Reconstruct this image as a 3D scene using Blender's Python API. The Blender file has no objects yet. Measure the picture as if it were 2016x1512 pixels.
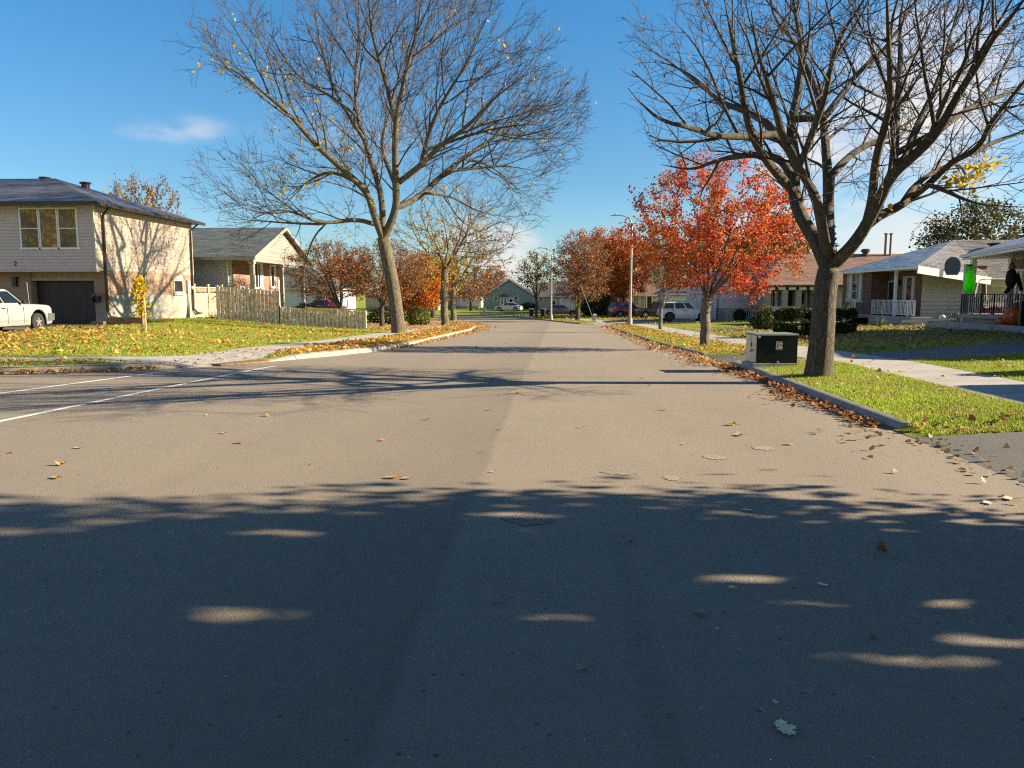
import bpy, bmesh, math, random
import numpy as np
from mathutils import Vector, Matrix
from mathutils.kdtree import KDTree
from mathutils.geometry import delaunay_2d_cdt
S = bpy.context.scene
COL = S.collection
R = math.radians
PI = math.pi
# ------------------------------------------------------------------ camera
YAW = math.atan(87 / 1510)
PITCH = math.atan(176 / 1510)
cam = bpy.data.objects.new('camera', bpy.data.cameras.new('camera'))
COL.objects.link(cam)
cam.data.sensor_width = 36
cam.data.lens = 36 * 1510 / 2016
cam.data.clip_start = .05
cam.data.clip_end = 5000
cam.location = (0, 0, 1.6)
cam.rotation_euler = (PI / 2 - PITCH, 0, YAW)
S.camera = cam
# ------------------------------------------------------------------ sky, sun, exposure
SUN_EL, SUN_AZ = R(23.5), R(87.5)          # azimuth from +Y towards +X
w = bpy.data.worlds.new('World')
S.world = w
w.use_nodes = True
wn, wl = w.node_tree.nodes, w.node_tree.links
bg = wn['Background']
sky = wn.new('ShaderNodeTexSky')
sky.sky_type = 'NISHITA'
sky.sun_disc = False
sky.sun_elevation = SUN_EL
sky.sun_rotation = SUN_AZ
sky.altitude = 250
sky.air_density = 1.0
sky.dust_density = 0.6
sky.ozone_density = 2.5
bg.inputs['Strength'].default_value = .05
def wnode(t, **k):
    n = wn.new(t)
    for a, b in k.items(): setattr(n, a, b)
    return n
def wmath(op, a, b=None):
    n = wnode('ShaderNodeMath', operation=op)
    for i, x in enumerate((a, b)):
        if x is None: continue
        if isinstance(x, (int, float)): n.inputs[i].default_value = x
        else: wl.new(x, n.inputs[i])
    return n.outputs[0]
tcw = wnode('ShaderNodeTexCoord')
nzw = wnode('ShaderNodeTexNoise')
nzw.inputs['Scale'].default_value = 7.0
nzw.inputs['Detail'].default_value = 9
nzw.inputs['Roughness'].default_value = .58
mpw = wnode('ShaderNodeMapping')
mpw.inputs['Scale'].default_value = (1, 1, 3.2)
wl.new(tcw.outputs['Generated'], mpw.inputs['Vector'])
wl.new(mpw.outputs[0], nzw.inputs['Vector'])
cl = None
# clouds stand at fixed directions of the sky: (direction, angular size, strength); two behind the camera are added to brighten shaded fronts
for d, sz, st, flat in (((-0.456, 0.872, 0.179), .09, .5, 3.0), ((-0.414, 0.890, 0.189), .06, .42, 2.2), ((.40, .89, .212), .17, 1.0, 1), ((.30, .94, .165), .13, .8, 1),
                  ((-.063, .997, .039), .085, 1.0, 1), ((-.11, .992, .07), .07, .7, 1), ((.40, .914, .045), .2, .8, 1), ((.25, .96, .06), .12, .6, 1), ((-.25, .96, .16), .16, .3, 1), ((.2, -.9, .35), .85, .9, 1), ((-.6, -.7, .3), .6, .8, 1), ((.04, .998, .03), .06, .6, 1)):
    v0 = wnode('ShaderNodeVectorMath', operation='SUBTRACT')
    wl.new(tcw.outputs['Generated'], v0.inputs[0])
    v0.inputs[1].default_value = Vector(d).normalized()
    v1 = wnode('ShaderNodeVectorMath', operation='MULTIPLY')
    wl.new(v0.outputs[0], v1.inputs[0])
    v1.inputs[1].default_value = (1, 1, flat)
    v = wnode('ShaderNodeVectorMath', operation='LENGTH')
    wl.new(v1.outputs[0], v.inputs[0])
    m = wnode('ShaderNodeMapRange', interpolation_type='SMOOTHSTEP')
    m.inputs['From Min'].default_value = sz
    m.inputs['From Max'].default_value = 0
    m.inputs['To Max'].default_value = st
    wl.new(v.outputs['Value'], m.inputs['Value'])
    cl = m.outputs[0] if cl is None else wmath('MAXIMUM', cl, m.outputs[0])
den = wnode('ShaderNodeMapRange', interpolation_type='SMOOTHSTEP')
den.inputs['From Min'].default_value = .55
den.inputs['From Max'].default_value = 1.15
wl.new(wmath('ADD', nzw.outputs['Fac'], wmath('MULTIPLY', cl, .52)), den.inputs['Value'])
mxw = wnode('ShaderNodeMix', data_type='RGBA')
wl.new(wmath('MULTIPLY', den.outputs[0], wmath('MINIMUM', wmath('MULTIPLY', cl, 2.2), 1.0)), mxw.inputs[0])
tint = wnode('ShaderNodeMix', data_type='RGBA', blend_type='MULTIPLY')
tint.inputs[0].default_value = 1
elev = wnode('ShaderNodeSeparateXYZ')
wl.new(tcw.outputs['Generated'], elev.inputs[0])
grad = wnode('ShaderNodeValToRGB')     # deeper blue overhead, as a polarised autumn sky
while len(grad.color_ramp.elements) < 4: grad.color_ramp.elements.new(.5)
for e_, (p_, c_) in zip(grad.color_ramp.elements, ((0, (1.0, 1.15, 1.25)), (.14, (.62, .96, 1.13)), (.34, (.43, 1.02, 1.31)), (1, (.27, .39, .60)))):
    e_.position = p_; e_.color = (*c_, 1)
wl.new(elev.outputs[2], grad.inputs[0])
wl.new(grad.outputs[0], tint.inputs[7])
wl.new(sky.outputs[0], tint.inputs[6])
wl.new(tint.outputs[2], mxw.inputs[6])
mxw.inputs[7].default_value = (6.6, 6.3, 6.0, 1)
wl.new(mxw.outputs[2], bg.inputs['Color'])
sl = bpy.data.lights.new('sun', 'SUN')
sl.energy = 5.0
sl.angle = R(.53)
sl.color = (1, .84, .60)
so = bpy.data.objects.new('sun', sl)
COL.objects.link(so)
sd = Vector((math.sin(SUN_AZ) * math.cos(SUN_EL), math.cos(SUN_AZ) * math.cos(SUN_EL), math.sin(SUN_EL)))
so.rotation_euler = sd.to_track_quat('Z', 'Y').to_euler()
so.location = (60, 0, 60)
S.view_settings.view_transform = 'Standard'
S.view_settings.look = 'None'
S.view_settings.exposure = 1.5
S.view_settings.gamma = 1
S.cycles.max_bounces = 6
S.cycles.transparent_max_bounces = 8
S.cycles.use_denoising = False
S.cycles.use_adaptive_sampling = False
w.cycles.sampling_method = 'MANUAL'
w.cycles.sample_map_resolution = 1024
S.cycles.filter_width = 1.2
# ------------------------------------------------------------------ helpers
class MB:
    """collects faces; build() links them as ONE mesh object"""
    def __init__(s): s.v = []; s.f = []; s.m = []
    def face(s, pts, m=0):
        i = len(s.v); s.v += [tuple(p) for p in pts]; s.f.append(tuple(range(i, i + len(pts)))); s.m.append(m); return s
    def grid(s, vs, fs, m=0):
        i = len(s.v); s.v += [tuple(p) for p in vs]
        for f in fs: s.f.append(tuple(i + k for k in f)); s.m.append(m)
        return s
    def hexa(s, p, m=0):   # 8 corners: bottom 4 ccw, top 4 ccw
        return s.grid(p, [(3, 2, 1, 0), (4, 5, 6, 7), (0, 1, 5, 4), (1, 2, 6, 5), (2, 3, 7, 6), (3, 0, 4, 7)], m)
    def box(s, x0, x1, y0, y1, z0, z1, m=0):
        return s.hexa([(x0, y0, z0), (x1, y0, z0), (x1, y1, z0), (x0, y1, z0), (x0, y0, z1), (x1, y0, z1), (x1, y1, z1), (x0, y1, z1)], m)
    def bar(s, a, b, wd, ht, m=0, up=(0, 0, 1)):   # square bar between two points
        a, b = Vector(a), Vector(b); d = (b - a).normalized(); u = Vector(up)
        if abs(d.dot(u)) > .95: u = Vector((1, 0, 0))
        r = d.cross(u).normalized() * wd / 2; u = r.cross(d).normalized() * ht / 2
        return s.hexa([a - r - u, a + r - u, b + r - u, b - r - u, a - r + u, a + r + u, b + r + u, b - r + u], m)
    def prism(s, pts, ext, m=0):   # planar polygon extruded by a vector
        n = len(pts); e = Vector(ext); a = [Vector(p) for p in pts]; b = [p + e for p in a]
        fs = [tuple(range(n))[::-1], tuple(range(n, 2 * n))] + [(i, (i + 1) % n, n + (i + 1) % n, n + i) for i in range(n)]
        return s.grid(a + b, fs, m)
    def tube(s, pts, rad, k=8, m=0, caps=True):
        pts = [Vector(p) for p in pts]; n = len(pts)
        if not hasattr(rad, '__len__'): rad = [rad] * n
        vs = []; u = None
        for i, p in enumerate(pts):
            d = (pts[min(i + 1, n - 1)] - pts[max(i - 1, 0)]).normalized()
            if u is None: u = d.orthogonal().normalized()
            u = (u - d * u.dot(d)).normalized(); w_ = d.cross(u)
            for j in range(k):
                a = 2 * PI * j / k; vs.append(p + (u * math.cos(a) + w_ * math.sin(a)) * rad[i])
        fs = [(i * k + j, i * k + (j + 1) % k, (i + 1) * k + (j + 1) % k, (i + 1) * k + j) for i in range(n - 1) for j in range(k)]
        if caps: fs += [tuple(range(k))[::-1], tuple(range((n - 1) * k, n * k))]
        return s.grid(vs, fs, m)
    def lathe(s, c, prof, k=16, m=0, axis='z', caps=True):   # prof: (radius, height)
        c = Vector(c); vs = []
        for r_, h in prof:
            for j in range(k):
                a = 2 * PI * j / k; q = (r_ * math.cos(a), r_ * math.sin(a), h)
                if axis == 'y': q = (q[0], q[2], q[1])
                if axis == 'x': q = (q[2], q[0], q[1])
                vs.append(c + Vector(q))
        n = len(prof)
        fs = [(i * k + j, i * k + (j + 1) % k, (i + 1) * k + (j + 1) % k, (i + 1) * k + j) for i in range(n - 1) for j in range(k)]
        if caps: fs += [tuple(range(k))[::-1], tuple(range((n - 1) * k, n * k))]
        return s.grid(vs, fs, m)
    def ball(s, c, r_, k=10, m=0, sc=(1, 1, 1)):
        c = Vector(c); vs = []; fs = []
        for i in range(k + 1):
            t = PI * i / k
            for j in range(2 * k):
                a = PI * j / k
                vs.append(c + Vector((r_ * sc[0] * math.sin(t) * math.cos(a), r_ * sc[1] * math.sin(t) * math.sin(a), r_ * sc[2] * math.cos(t))))
        n = 2 * k
        fs = [(i * n + j, (i + 1) * n + j, (i + 1) * n + (j + 1) % n, i * n + (j + 1) % n) for i in range(k) for j in range(n)]
        return s.grid(vs, fs, m)
    def build(s, name, mats, parent=None, local=False, smooth=0, **kw):
        me = bpy.data.meshes.new(name)
        off = Vector((0, 0, 0)) if (parent is None or local) else wpos(parent)
        me.from_pydata([Vector(p) - off for p in s.v], [], s.f)
        mats = mats if isinstance(mats, (list, tuple)) else [mats]
        for m in mats: me.materials.append(m)
        if len(mats) > 1: me.polygons.foreach_set('material_index', s.m)
        bm = bmesh.new(); bm.from_mesh(me); bmesh.ops.remove_doubles(bm, verts=bm.verts, dist=1e-5) if smooth else None
        bmesh.ops.recalc_face_normals(bm, faces=bm.faces); bm.to_mesh(me); bm.free()
        if smooth:
            me.shade_smooth(); me.set_sharp_from_angle(angle=R(smooth))
        return link(name, me, parent, **kw)
def wpos(o):
    p = Vector(o.location)
    while o.parent: o = o.parent; p += o.location
    return p
def link(name, me, parent=None, **kw):
    o = bpy.data.objects.new(name, me); COL.objects.link(o)
    if parent is not None: o.parent = parent
    for k, v in kw.items(): o[k] = v
    return o
def thing(name, label, cat, loc, rz=0, group=None):
    o = bpy.data.objects.new(name, None); COL.objects.link(o)
    o.empty_display_size = .3
    o.location = loc; o.rotation_euler = (0, 0, rz); tag(o, label, cat, group)
    return o
def tag(o, label, cat, group=None):
    o['label'] = label; o['category'] = cat
    if group: o['group'] = group
    return o
def copy_thing(src, loc, rz, label, group=None):
    def cp(o, par):
        c = o.copy(); COL.objects.link(c); c.parent = par
        for ch in list(o.children): cp(ch, c)
        return c
    r_ = cp(src, None); r_.location = loc; r_.rotation_euler = (0, 0, rz); r_['label'] = label
    if group: r_['group'] = group
    return r_
def np_mesh(name, V, F, mat, parent=None, smooth=False, **kw):
    """V (n,3), F (m,k) arrays, all faces alike"""
    V = np.asarray(V, dtype=np.float32); F = np.asarray(F, dtype=np.int32)
    if parent is not None: V = V - np.array(wpos(parent), dtype=np.float32)
    me = bpy.data.meshes.new(name); k = F.shape[1]
    me.vertices.add(len(V)); me.vertices.foreach_set('co', V.ravel())
    me.loops.add(F.size); me.loops.foreach_set('vertex_index', F.ravel())
    me.polygons.add(len(F)); me.polygons.foreach_set('loop_start', np.arange(len(F), dtype=np.int32) * k)
    me.update(calc_edges=True)
    if smooth: me.shade_smooth()
    me.materials.append(mat)
    return link(name, me, parent, **kw)
# ------------------------------------------------------------------ materials
class NT:
    def __init__(s, name):
        s.m = bpy.data.materials.new(name); s.m.use_nodes = True
        s.n, s.l = s.m.node_tree.nodes, s.m.node_tree.links
        s.b = s.n['Principled BSDF']; s.tc = s.n.new('ShaderNodeTexCoord').outputs['Object']
    def new(s, t, **k):
        n = s.n.new(t)
        for a, b in k.items(): setattr(n, a, b)
        return n
    def put(s, inp, x):
        if hasattr(x, 'is_output'): s.l.new(x, inp)
        else: inp.default_value = x if not (isinstance(x, tuple) and len(x) == 3 and len(inp.default_value) == 4) else (*x, 1)
    def math(s, op, a, b=0.0, c=None):
        n = s.new('ShaderNodeMath', operation=op); s.put(n.inputs[0], a); s.put(n.inputs[1], b)
        if c is not None: s.put(n.inputs[2], c)
        return n.outputs[0]
    def noise(s, sc, det=4, rough=.55, vec=None, out='Fac', dist=0):
        n = s.new('ShaderNodeTexNoise'); n.inputs['Scale'].default_value = sc; n.inputs['Detail'].default_value = det
        n.inputs['Roughness'].default_value = rough; n.inputs['Distortion'].default_value = dist
        s.l.new(vec if vec is not None else s.tc, n.inputs['Vector']); return n.outputs[out]
    def scale(s, v, vec=None):
        n = s.new('ShaderNodeMapping'); n.inputs['Scale'].default_value = v
        s.l.new(vec if vec is not None else s.tc, n.inputs['Vector']); return n.outputs[0]
    def rng(s, x, a, b, c=0.0, d=1.0, smooth=True):
        n = s.new('ShaderNodeMapRange', interpolation_type='SMOOTHSTEP' if smooth else 'LINEAR')
        s.put(n.inputs['Value'], x)
        for i, v in zip(('From Min', 'From Max', 'To Min', 'To Max'), (a, b, c, d)): n.inputs[i].default_value = v
        return n.outputs[0]
    def mix(s, f, a, b, mode='MIX'):
        n = s.new('ShaderNodeMix', data_type='RGBA', blend_type=mode)
        s.put(n.inputs[0], f); s.put(n.inputs[6], a); s.put(n.inputs[7], b); return n.outputs[2]
    def ramp(s, f, cols, interp='LINEAR'):
        n = s.new('ShaderNodeValToRGB'); r_ = n.color_ramp; r_.interpolation = interp; s.l.new(f, n.inputs[0])
        while len(r_.elements) < len(cols): r_.elements.new(1)
        for e, (p, c) in zip(r_.elements, cols): e.position = p; e.color = (*c, 1)
        return n.outputs[0]
    def bump(s, h, st=.3, dist=.02):
        n = s.new('ShaderNodeBump'); n.inputs['Strength'].default_value = st; n.inputs['Distance'].default_value = dist
        s.l.new(h, n.inputs['Height']); s.l.new(n.outputs[0], s.b.inputs['Normal'])
    def set(s, col=None, rough=None, **k):
        if col is not None: s.put(s.b.inputs['Base Color'], col)
        if rough is not None: s.put(s.b.inputs['Roughness'], rough)
        for a, b in k.items(): s.put(s.b.inputs[a.replace('_', ' ')], b)
        return s.m
    def sep(s, vec):
        n = s.new('ShaderNodeSeparateXYZ'); s.l.new(vec, n.inputs[0]); return n.outputs
    def wallvec(s):   # (along wall, height) whichever way the wall faces
        g = s.sep(s.new('ShaderNodeNewGeometry').outputs['Normal']); p = s.sep(s.tc)
        f = s.math('GREATER_THAN', s.math('ABSOLUTE', g[0]), .7)
        u = s.math('ADD', s.math('MULTIPLY', f, p[1]), s.math('MULTIPLY', s.math('SUBTRACT', 1.0, f), p[0]))
        c = s.new('ShaderNodeCombineXYZ'); s.l.new(u, c.inputs[0]); s.l.new(p[2], c.inputs[1]); return c.outputs[0]
MC = {}
def plain(name, col, rough=.6, var=.12, sc=3, bump=0, **k):
    if name in MC: return MC[name]
    t = NT(name)
    f = t.noise(sc, 5)
    c = t.mix(t.rng(f, .3, .7), tuple(x * (1 - var) for x in col), tuple(min(1, x * (1 + var)) for x in col))
    if bump: t.bump(t.noise(sc * 30, 3), bump, .01)
    MC[name] = t.set(c, rough, **k); return MC[name]
def brick_mat(name, c1, c2, mortar, sw=.22, sh=.075, msize=.012):
    t = NT(name); b = t.new('ShaderNodeTexBrick'); t.l.new(t.wallvec(), b.inputs['Vector'])
    b.inputs['Color1'].default_value = (*c1, 1); b.inputs['Color2'].default_value = (*c2, 1); b.inputs['Mortar'].default_value = (*mortar, 1)
    b.inputs['Scale'].default_value = 1; b.inputs['Brick Width'].default_value = sw; b.inputs['Row Height'].default_value = sh
    b.inputs['Mortar Size'].default_value = msize; b.inputs['Bias'].default_value = -.1
    c = t.mix(t.rng(t.noise(1.3, 5), .35, .75, 0, .45), b.outputs['Color'], tuple(x * .6 for x in c1))
    t.bump(t.math('SUBTRACT', 1.0, b.outputs['Fac']), .5, .01)
    return t.set(c, .85)
def shingle_mat(name, col, var=.35, rough=.75, sheen=0.0):
    t = NT(name)
    p = t.sep(t.tc)
    c = t.new('ShaderNodeCombineXYZ')
    t.l.new(t.math('ADD', p[0], t.math('MULTIPLY', p[1], .37)), c.inputs[0]); t.l.new(t.math('MULTIPLY', p[2], 2.3), c.inputs[1])
    b = t.new('ShaderNodeTexBrick'); t.l.new(c.outputs[0], b.inputs['Vector'])
    b.inputs['Scale'].default_value = 1; b.inputs['Brick Width'].default_value = .32; b.inputs['Row Height'].default_value = .15
    b.inputs['Mortar Size'].default_value = .018
    b.inputs['Color1'].default_value = (*[x * (1 - var) for x in col], 1); b.inputs['Color2'].default_value = (*[min(1, x * (1 + var)) for x in col], 1)
    b.inputs['Mortar'].default_value = (*[x * .35 for x in col], 1)
    st = t.mix(t.rng(t.noise(1.1, 6, .6), .4, .8, 0, .5), b.outputs['Color'], tuple(x * .55 for x in col))
    stk = t.noise(1.0, 5, .7, t.scale((.9, .9, 13)))
    st = t.mix(t.rng(stk, .38, .66, 0, .75), st, tuple(min(1, x * 1.9 + .01) for x in col))
    row = t.math('FRACT', t.math('MULTIPLY', p[2], 9.0)); st = t.mix(t.math('MULTIPLY', t.math('LESS_THAN', row, .22), .45), st, tuple(x * .3 for x in col))
    rough = t.rng(stk, .35, .65, rough, rough * .55)
    t.bump(t.math('ADD', t.math('SUBTRACT', 1.0, b.outputs['Fac']), t.noise(60, 2)), .6, .012)
    return t.set(st, rough, Specular_IOR_Level=.35)
def leaf_mat(name, cols, trans=.35, rough=.55, patch=None, psc=.8):
    t = NT(name)
    g = t.new('ShaderNodeNewGeometry')
    n = len(cols)
    c = t.ramp(g.outputs['Random Per Island'], [(i / n, x) for i, x in enumerate(cols)], 'CONSTANT')
    if patch:   # boughs that have turned a different colour
        c2 = t.ramp(g.outputs['Random Per Island'], [(i / len(patch), x) for i, x in enumerate(patch)], 'CONSTANT')
        c = t.mix(t.rng(t.noise(psc, 3), .46, .6), c, c2)
    hv = t.new('ShaderNodeHueSaturation')
    t.l.new(t.rng(t.noise(.55, 2), .3, .7, .78, 1.2, False), hv.inputs['Value']); t.l.new(c, hv.inputs['Color'])
    t.set(hv.outputs[0], rough, Specular_IOR_Level=.2)
    if trans:
        tr = t.new('ShaderNodeBsdfTranslucent'); t.l.new(hv.outputs[0], tr.inputs['Color'])
        mx = t.new('ShaderNodeMixShader'); mx.inputs[0].default_value = trans
        t.l.new(t.b.outputs[0], mx.inputs[1]); t.l.new(tr.outputs[0], mx.inputs[2])
        t.l.new(mx.outputs[0], t.n['Material Output'].inputs['Surface'])
    return t.m
def bark_mat(name, c1, c2, moss=.0, sc=1.0):
    t = NT(name)
    v = t.scale((8 * sc, 8 * sc, 1.5 * sc))
    n1 = t.noise(1.7, 5, .6, v, dist=1.2); n2 = t.noise(5.5, 4, .7, v)
    fur = t.rng(t.math('ABSOLUTE', t.math('SUBTRACT', n1, .5)), 0.0, .09)
    ridge = t.math('MULTIPLY', fur, t.rng(n2, .3, .65, .45, 1))
    c = t.mix(ridge, c1, c2)
    c = t.mix(t.rng(t.noise(.8, 4), .35, .7, 0, .45), c, tuple((p_ + q_) * .38 for p_, q_ in zip(c1, c2)))
    if moss:
        mz = t.rng(t.noise(1.2, 3), .5, .7, 0, moss); c = t.mix(mz, c, (.16, .15, .04))
    t.bump(ridge, .8, .025)
    return t.set(c, .9)
def glass_mat(name, col=(.02, .025, .03), rough=.04, spec=.9):
    if name in MC: return MC[name]
    t = NT(name); MC[name] = t.set(t.mix(t.rng(t.noise(.8, 2), .4, .6), col, tuple(x * 1.6 for x in col)), rough, Specular_IOR_Level=spec); return MC[name]
# ------------------------------------------------------------------ the lie of the land
_gk = [(-100, 0), (16, 0), (22, -.12), (30, -.36), (45, -.66), (60, -.95), (75, -1.2), (91, -1.42), (110, -1.55), (130, -1.6), (999, -1.6)]
GX, GY = [a for a, b in _gk], [b for a, b in _gk]
def gz(y): return float(np.interp(y, GX, GY))
KERB_R = [(4, -60), (4, 58), (3.7, 66), (1.7, 75), (-1, 89), (-5, 103), (-12, 113), (-25, 119), (-75, 122)]
KERB_L = [(-75, 108), (-25, 102), (-16, 93), (-11, 83), (-8, 71), (-6.3, 60), (-5.6, 50), (-5.5, 26), (-5.7, 23.4), (-6.2, 21), (-7.1, 18.6), (-8.1, 16.6), (-9.3, 15.6), (-11.2, 14.9), (-30, 12.4), (-75, 7)]
KERB_S = [(-75, 0), (-30, 2), (-12, 2.6), (-8, .5), (-6, -4), (-5.6, -60)]
ROAD = KERB_R + KERB_L + KERB_S
def segdist(x, y, pl):
    d = 1e9
    for (ax, ay), (bx, by) in zip(pl, pl[1:]):
        dx, dy = bx - ax, by - ay
        t = max(0, min(1, ((x - ax) * dx + (y - ay) * dy) / (dx * dx + dy * dy)))
        d = min(d, math.hypot(x - ax - t * dx, y - ay - t * dy))
    return d
def inside(x, y, pl):
    c = False; n = len(pl)
    for i in range(n):
        (ax, ay), (bx, by) = pl[i], pl[i - 1]
        if (ay > y) != (by > y) and x < (bx - ax) * (y - ay) / (by - ay) + ax: c = not c
    return c
def sst(x, a, b):
    t = max(0, min(1, (x - a) / (b - a))); return t * t * (3 - 2 * t)
def dip(y):   # where a driveway crosses the right kerb
    d = 1 - sst(y, 8.7, 9.5) if y > 0 else 1
    d = max(d, sst(y, 17.9, 18.6) * (1 - sst(y, 20.6, 21.2)))
    return max(d, sst(y, 62.2, 63) * (1 - sst(y, 73, 74)))
def land(x, y):
    wl_ = (1 - sst(x, -5, -1)) * (1 - sst(y, 75, 110)) * sst(y, 3, 8)
    r_ = l_ = 0
    if wl_ < 1:
        d = segdist(x, y, KERB_R) if x > -20 or y > 90 else 30
        r_ = float(np.interp(d, [0, 2, 3.4, 10, 17, 30], [.105, .20, .23, .42, .5, .55]))
        k = dip(y) if d < 4 else 0
        if k: r_ = r_ * (1 - k) + min(r_, .002 + .07 * d) * k
    if wl_ > 0:
        d = segdist(x, y, KERB_L)
        l_ = float(np.interp(d, [0, 3.5, 5.5, 10.4, 15, 22], [.13, .17, .2, .44, .83, .88]))
        dc = math.hypot(x + 7.5, y - 17.5)
        if dc < 2.6: l_ = l_ * sst(dc, 1.0, 2.6) + min(l_, .015 + .05 * d) * (1 - sst(dc, 1.0, 2.6))
        if x < -18.5 and 8 < y < 40: l_ = min(l_, .03 + .026 * segdist(x, y, KERB_L[-4:]) + .5 * sst(x, -20.5, -16))
    return r_ * (1 - wl_) + l_ * wl_
def gr(x, y): return gz(y) + land(x, y)
# regions laid on the land
SIDE_R = [(6.0, 8.8), (6.0, 20), (6.0, 58), (5.6, 67), (3.6, 76.4), (1.0, 90), (2.4, 90.6), (5.0, 77), (7.0, 67.4), (7.4, 58), (7.4, 20), (7.4, 8.8)]
SIDE_L = [(-7.45, 18.9), (-7.7, 24), (-7.75, 50), (-8.4, 60), (-10.1, 71), (-13, 82.4), (-14.3, 83), (-11.5, 71.5), (-9.85, 60.2), (-9.25, 50), (-9.2, 24), (-9.2, 18.6), (-9.9, 17.9), (-12, 17.5), (-30, 15.4), (-75, 10.1), (-75, 9.1), (-30, 14.3), (-12, 16.35), (-10.3, 16.5), (-9.3, 16.15), (-8.1, 16.75)]
DRIVE_NEAR = [(4, -3), (20, -3), (20, 9.6), (9, 8.9), (6.5, 8.72), (4, 8.75)]
DRIVE_MID = [(4, 18.2), (6, 17.7), (7.4, 16.7), (10.7, 18.0), (17, 22.5), (23.5, 30), (25.5, 47), (22.6, 47), (19.5, 33.5), (13.6, 23.3), (9.5, 20.3), (7.4, 19.3), (6, 20.3), (4, 21)]
DRIVE_SUV = [(3.9, 62.5), (8, 63.5), (16, 64), (24, 64), (24, 72), (14, 72), (3.0, 73.5)]
DRIVE_LEFT = [(-26.6, 13.0), (-21.3, 13.5), (-21.3, 36.3), (-26.6, 36.3)]
DRIVE_PATH = [(-9.2, 52.5), (-9.2, 57), (-20, 60), (-30, 61), (-30, 57)]
REG = [('road', ROAD), ('sidewalk', SIDE_R), ('sidewalk', SIDE_L), ('driveway', DRIVE_NEAR), ('asphalt_driveway', DRIVE_MID), ('concrete_driveway', DRIVE_SUV), ('driveway', DRIVE_LEFT), ('concrete_driveway', DRIVE_PATH)]
def in_kind(x, y):
    for k, pl in REG:
        if inside(x, y, pl): return k
    return 'lawn'
def make_ground():
    vs, es = [], []
    def ring(pl, closed=True):
        pts = []
        n = len(pl)
        for i in range(n if closed else n - 1):
            (ax, ay), (bx, by) = pl[i], pl[(i + 1) % n]
            L = math.hypot(bx - ax, by - ay); near = min(abs(ay), abs(by)) < 45 and max(abs(ax), abs(bx)) < 40
            k = max(1, int(L / (1.2 if near else 6)))
            for j in range(k): pts.append((ax + (bx - ax) * j / k, ay + (by - ay) * j / k))
        i0 = len(vs); vs.extend(Vector(p) for p in pts); m = len(pts)
        es.extend((i0 + j, i0 + (j + 1) % m) for j in range(m))
    for k, pl in REG: ring(pl)
    ring([(-900, -700), (900, -700), (900, 1600), (-900, 1600)])
    rn = random.Random(3)
    for x0, x1, y0, y1, st in ((-32, 28, -8, 60, 1.3), (-60, 60, -60, 140, 5), (-300, 300, -300, 600, 45), (-880, 880, -680, 1580, 200)):
        for i in range(int((x1 - x0) / st)):
            for j in range(int((y1 - y0) / st)):
                x, y = x0 + (i + .5 + rn.uniform(-.15, .15)) * st, y0 + (j + .5 + rn.uniform(-.15, .15)) * st
                vs.append(Vector((x, y)))
    ov, oe, of, *_ = delaunay_2d_cdt(vs, es, [], 0, 1e-4)
    by = {}
    for f in of:
        p = [ov[i] for i in f]; c = (p[0] + p[1] + p[2]) / 3
        by.setdefault(in_kind(c.x, c.y), []).append(f)
    zl = {}
    for kind, fs in by.items():
        ids = sorted({i for f in fs for i in f}); mp = {i: j for j, i in enumerate(ids)}
        V = []
        for i in ids:
            x, y = ov[i]
            if kind == 'road': z = gz(y)
            else:
                if i not in zl: zl[i] = gr(x, y)
                z = zl[i]
            V.append((x, y, z))
        o = np_mesh(kind, V, [[mp[i] for i in f] for f in fs], GM[kind], smooth=True)
        bm = bmesh.new(); bm.from_mesh(o.data)
        for f in bm.faces:
            if f.normal.z < 0: f.normal_flip()
        bm.to_mesh(o.data); bm.free()
        o['kind'] = 'structure'
def kerbs():
    mb = MB()
    def run(pl, flip, y0=None, y1=None):
        pts = []
        for (ax, ay), (bx, by) in zip(pl, pl[1:]):
            k = max(1, int(math.hypot(bx - ax, by - ay) / .6))
            pts += [(ax + (bx - ax) * j / k, ay + (by - ay) * j / k) for j in range(k)]
        pts.append(pl[-1])
        if y0 is not None: pts = [p for p in pts if y0 <= p[1] <= y1]
        vs = []; n = len(pts)
        for i, (x, y) in enumerate(pts):
            (ax, ay), (bx, by) = pts[max(i - 1, 0)], pts[min(i + 1, n - 1)]
            L = math.hypot(bx - ax, by - ay); nx, ny = (by - ay) / L, -(bx - ax) / L
            if flip: nx, ny = -nx, -ny
            if not flip and y < 9.6 and x > 0: x += .45 * ((9.6 - y) / .85) ** 2
            g = gz(y); h = max(.012, land(x, y)) if not flip or y > 13 or x > -5 else .13
            for o_, z in ((-.035, -.1), (-.03, .0), (-.005, h * .8), (.03, h + .006), (.15, h + .012), (.16, -.1)):
                vs.append((x + nx * o_, y + ny * o_, g + z))
        fs = [(i * 6 + j, i * 6 + j + 1, i * 6 + 7 + j, i * 6 + 6 + j) for i in range(n - 1) for j in range(5)]
        fs += [(0, 1, 2, 3, 4, 5), tuple((n - 1) * 6 + j for j in range(6))]
        mb.grid(vs, fs)
    run(KERB_R, False, 8.75, 18.6); run(KERB_R, False, 20.6, 63); run(KERB_R[2:], False, 73, 200)
    run(KERB_L[:-3][::-1], False) if False else run(KERB_L, False)
    o = mb.build('kerb', MAT['kerb'], smooth=50); o['kind'] = 'structure'
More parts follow.
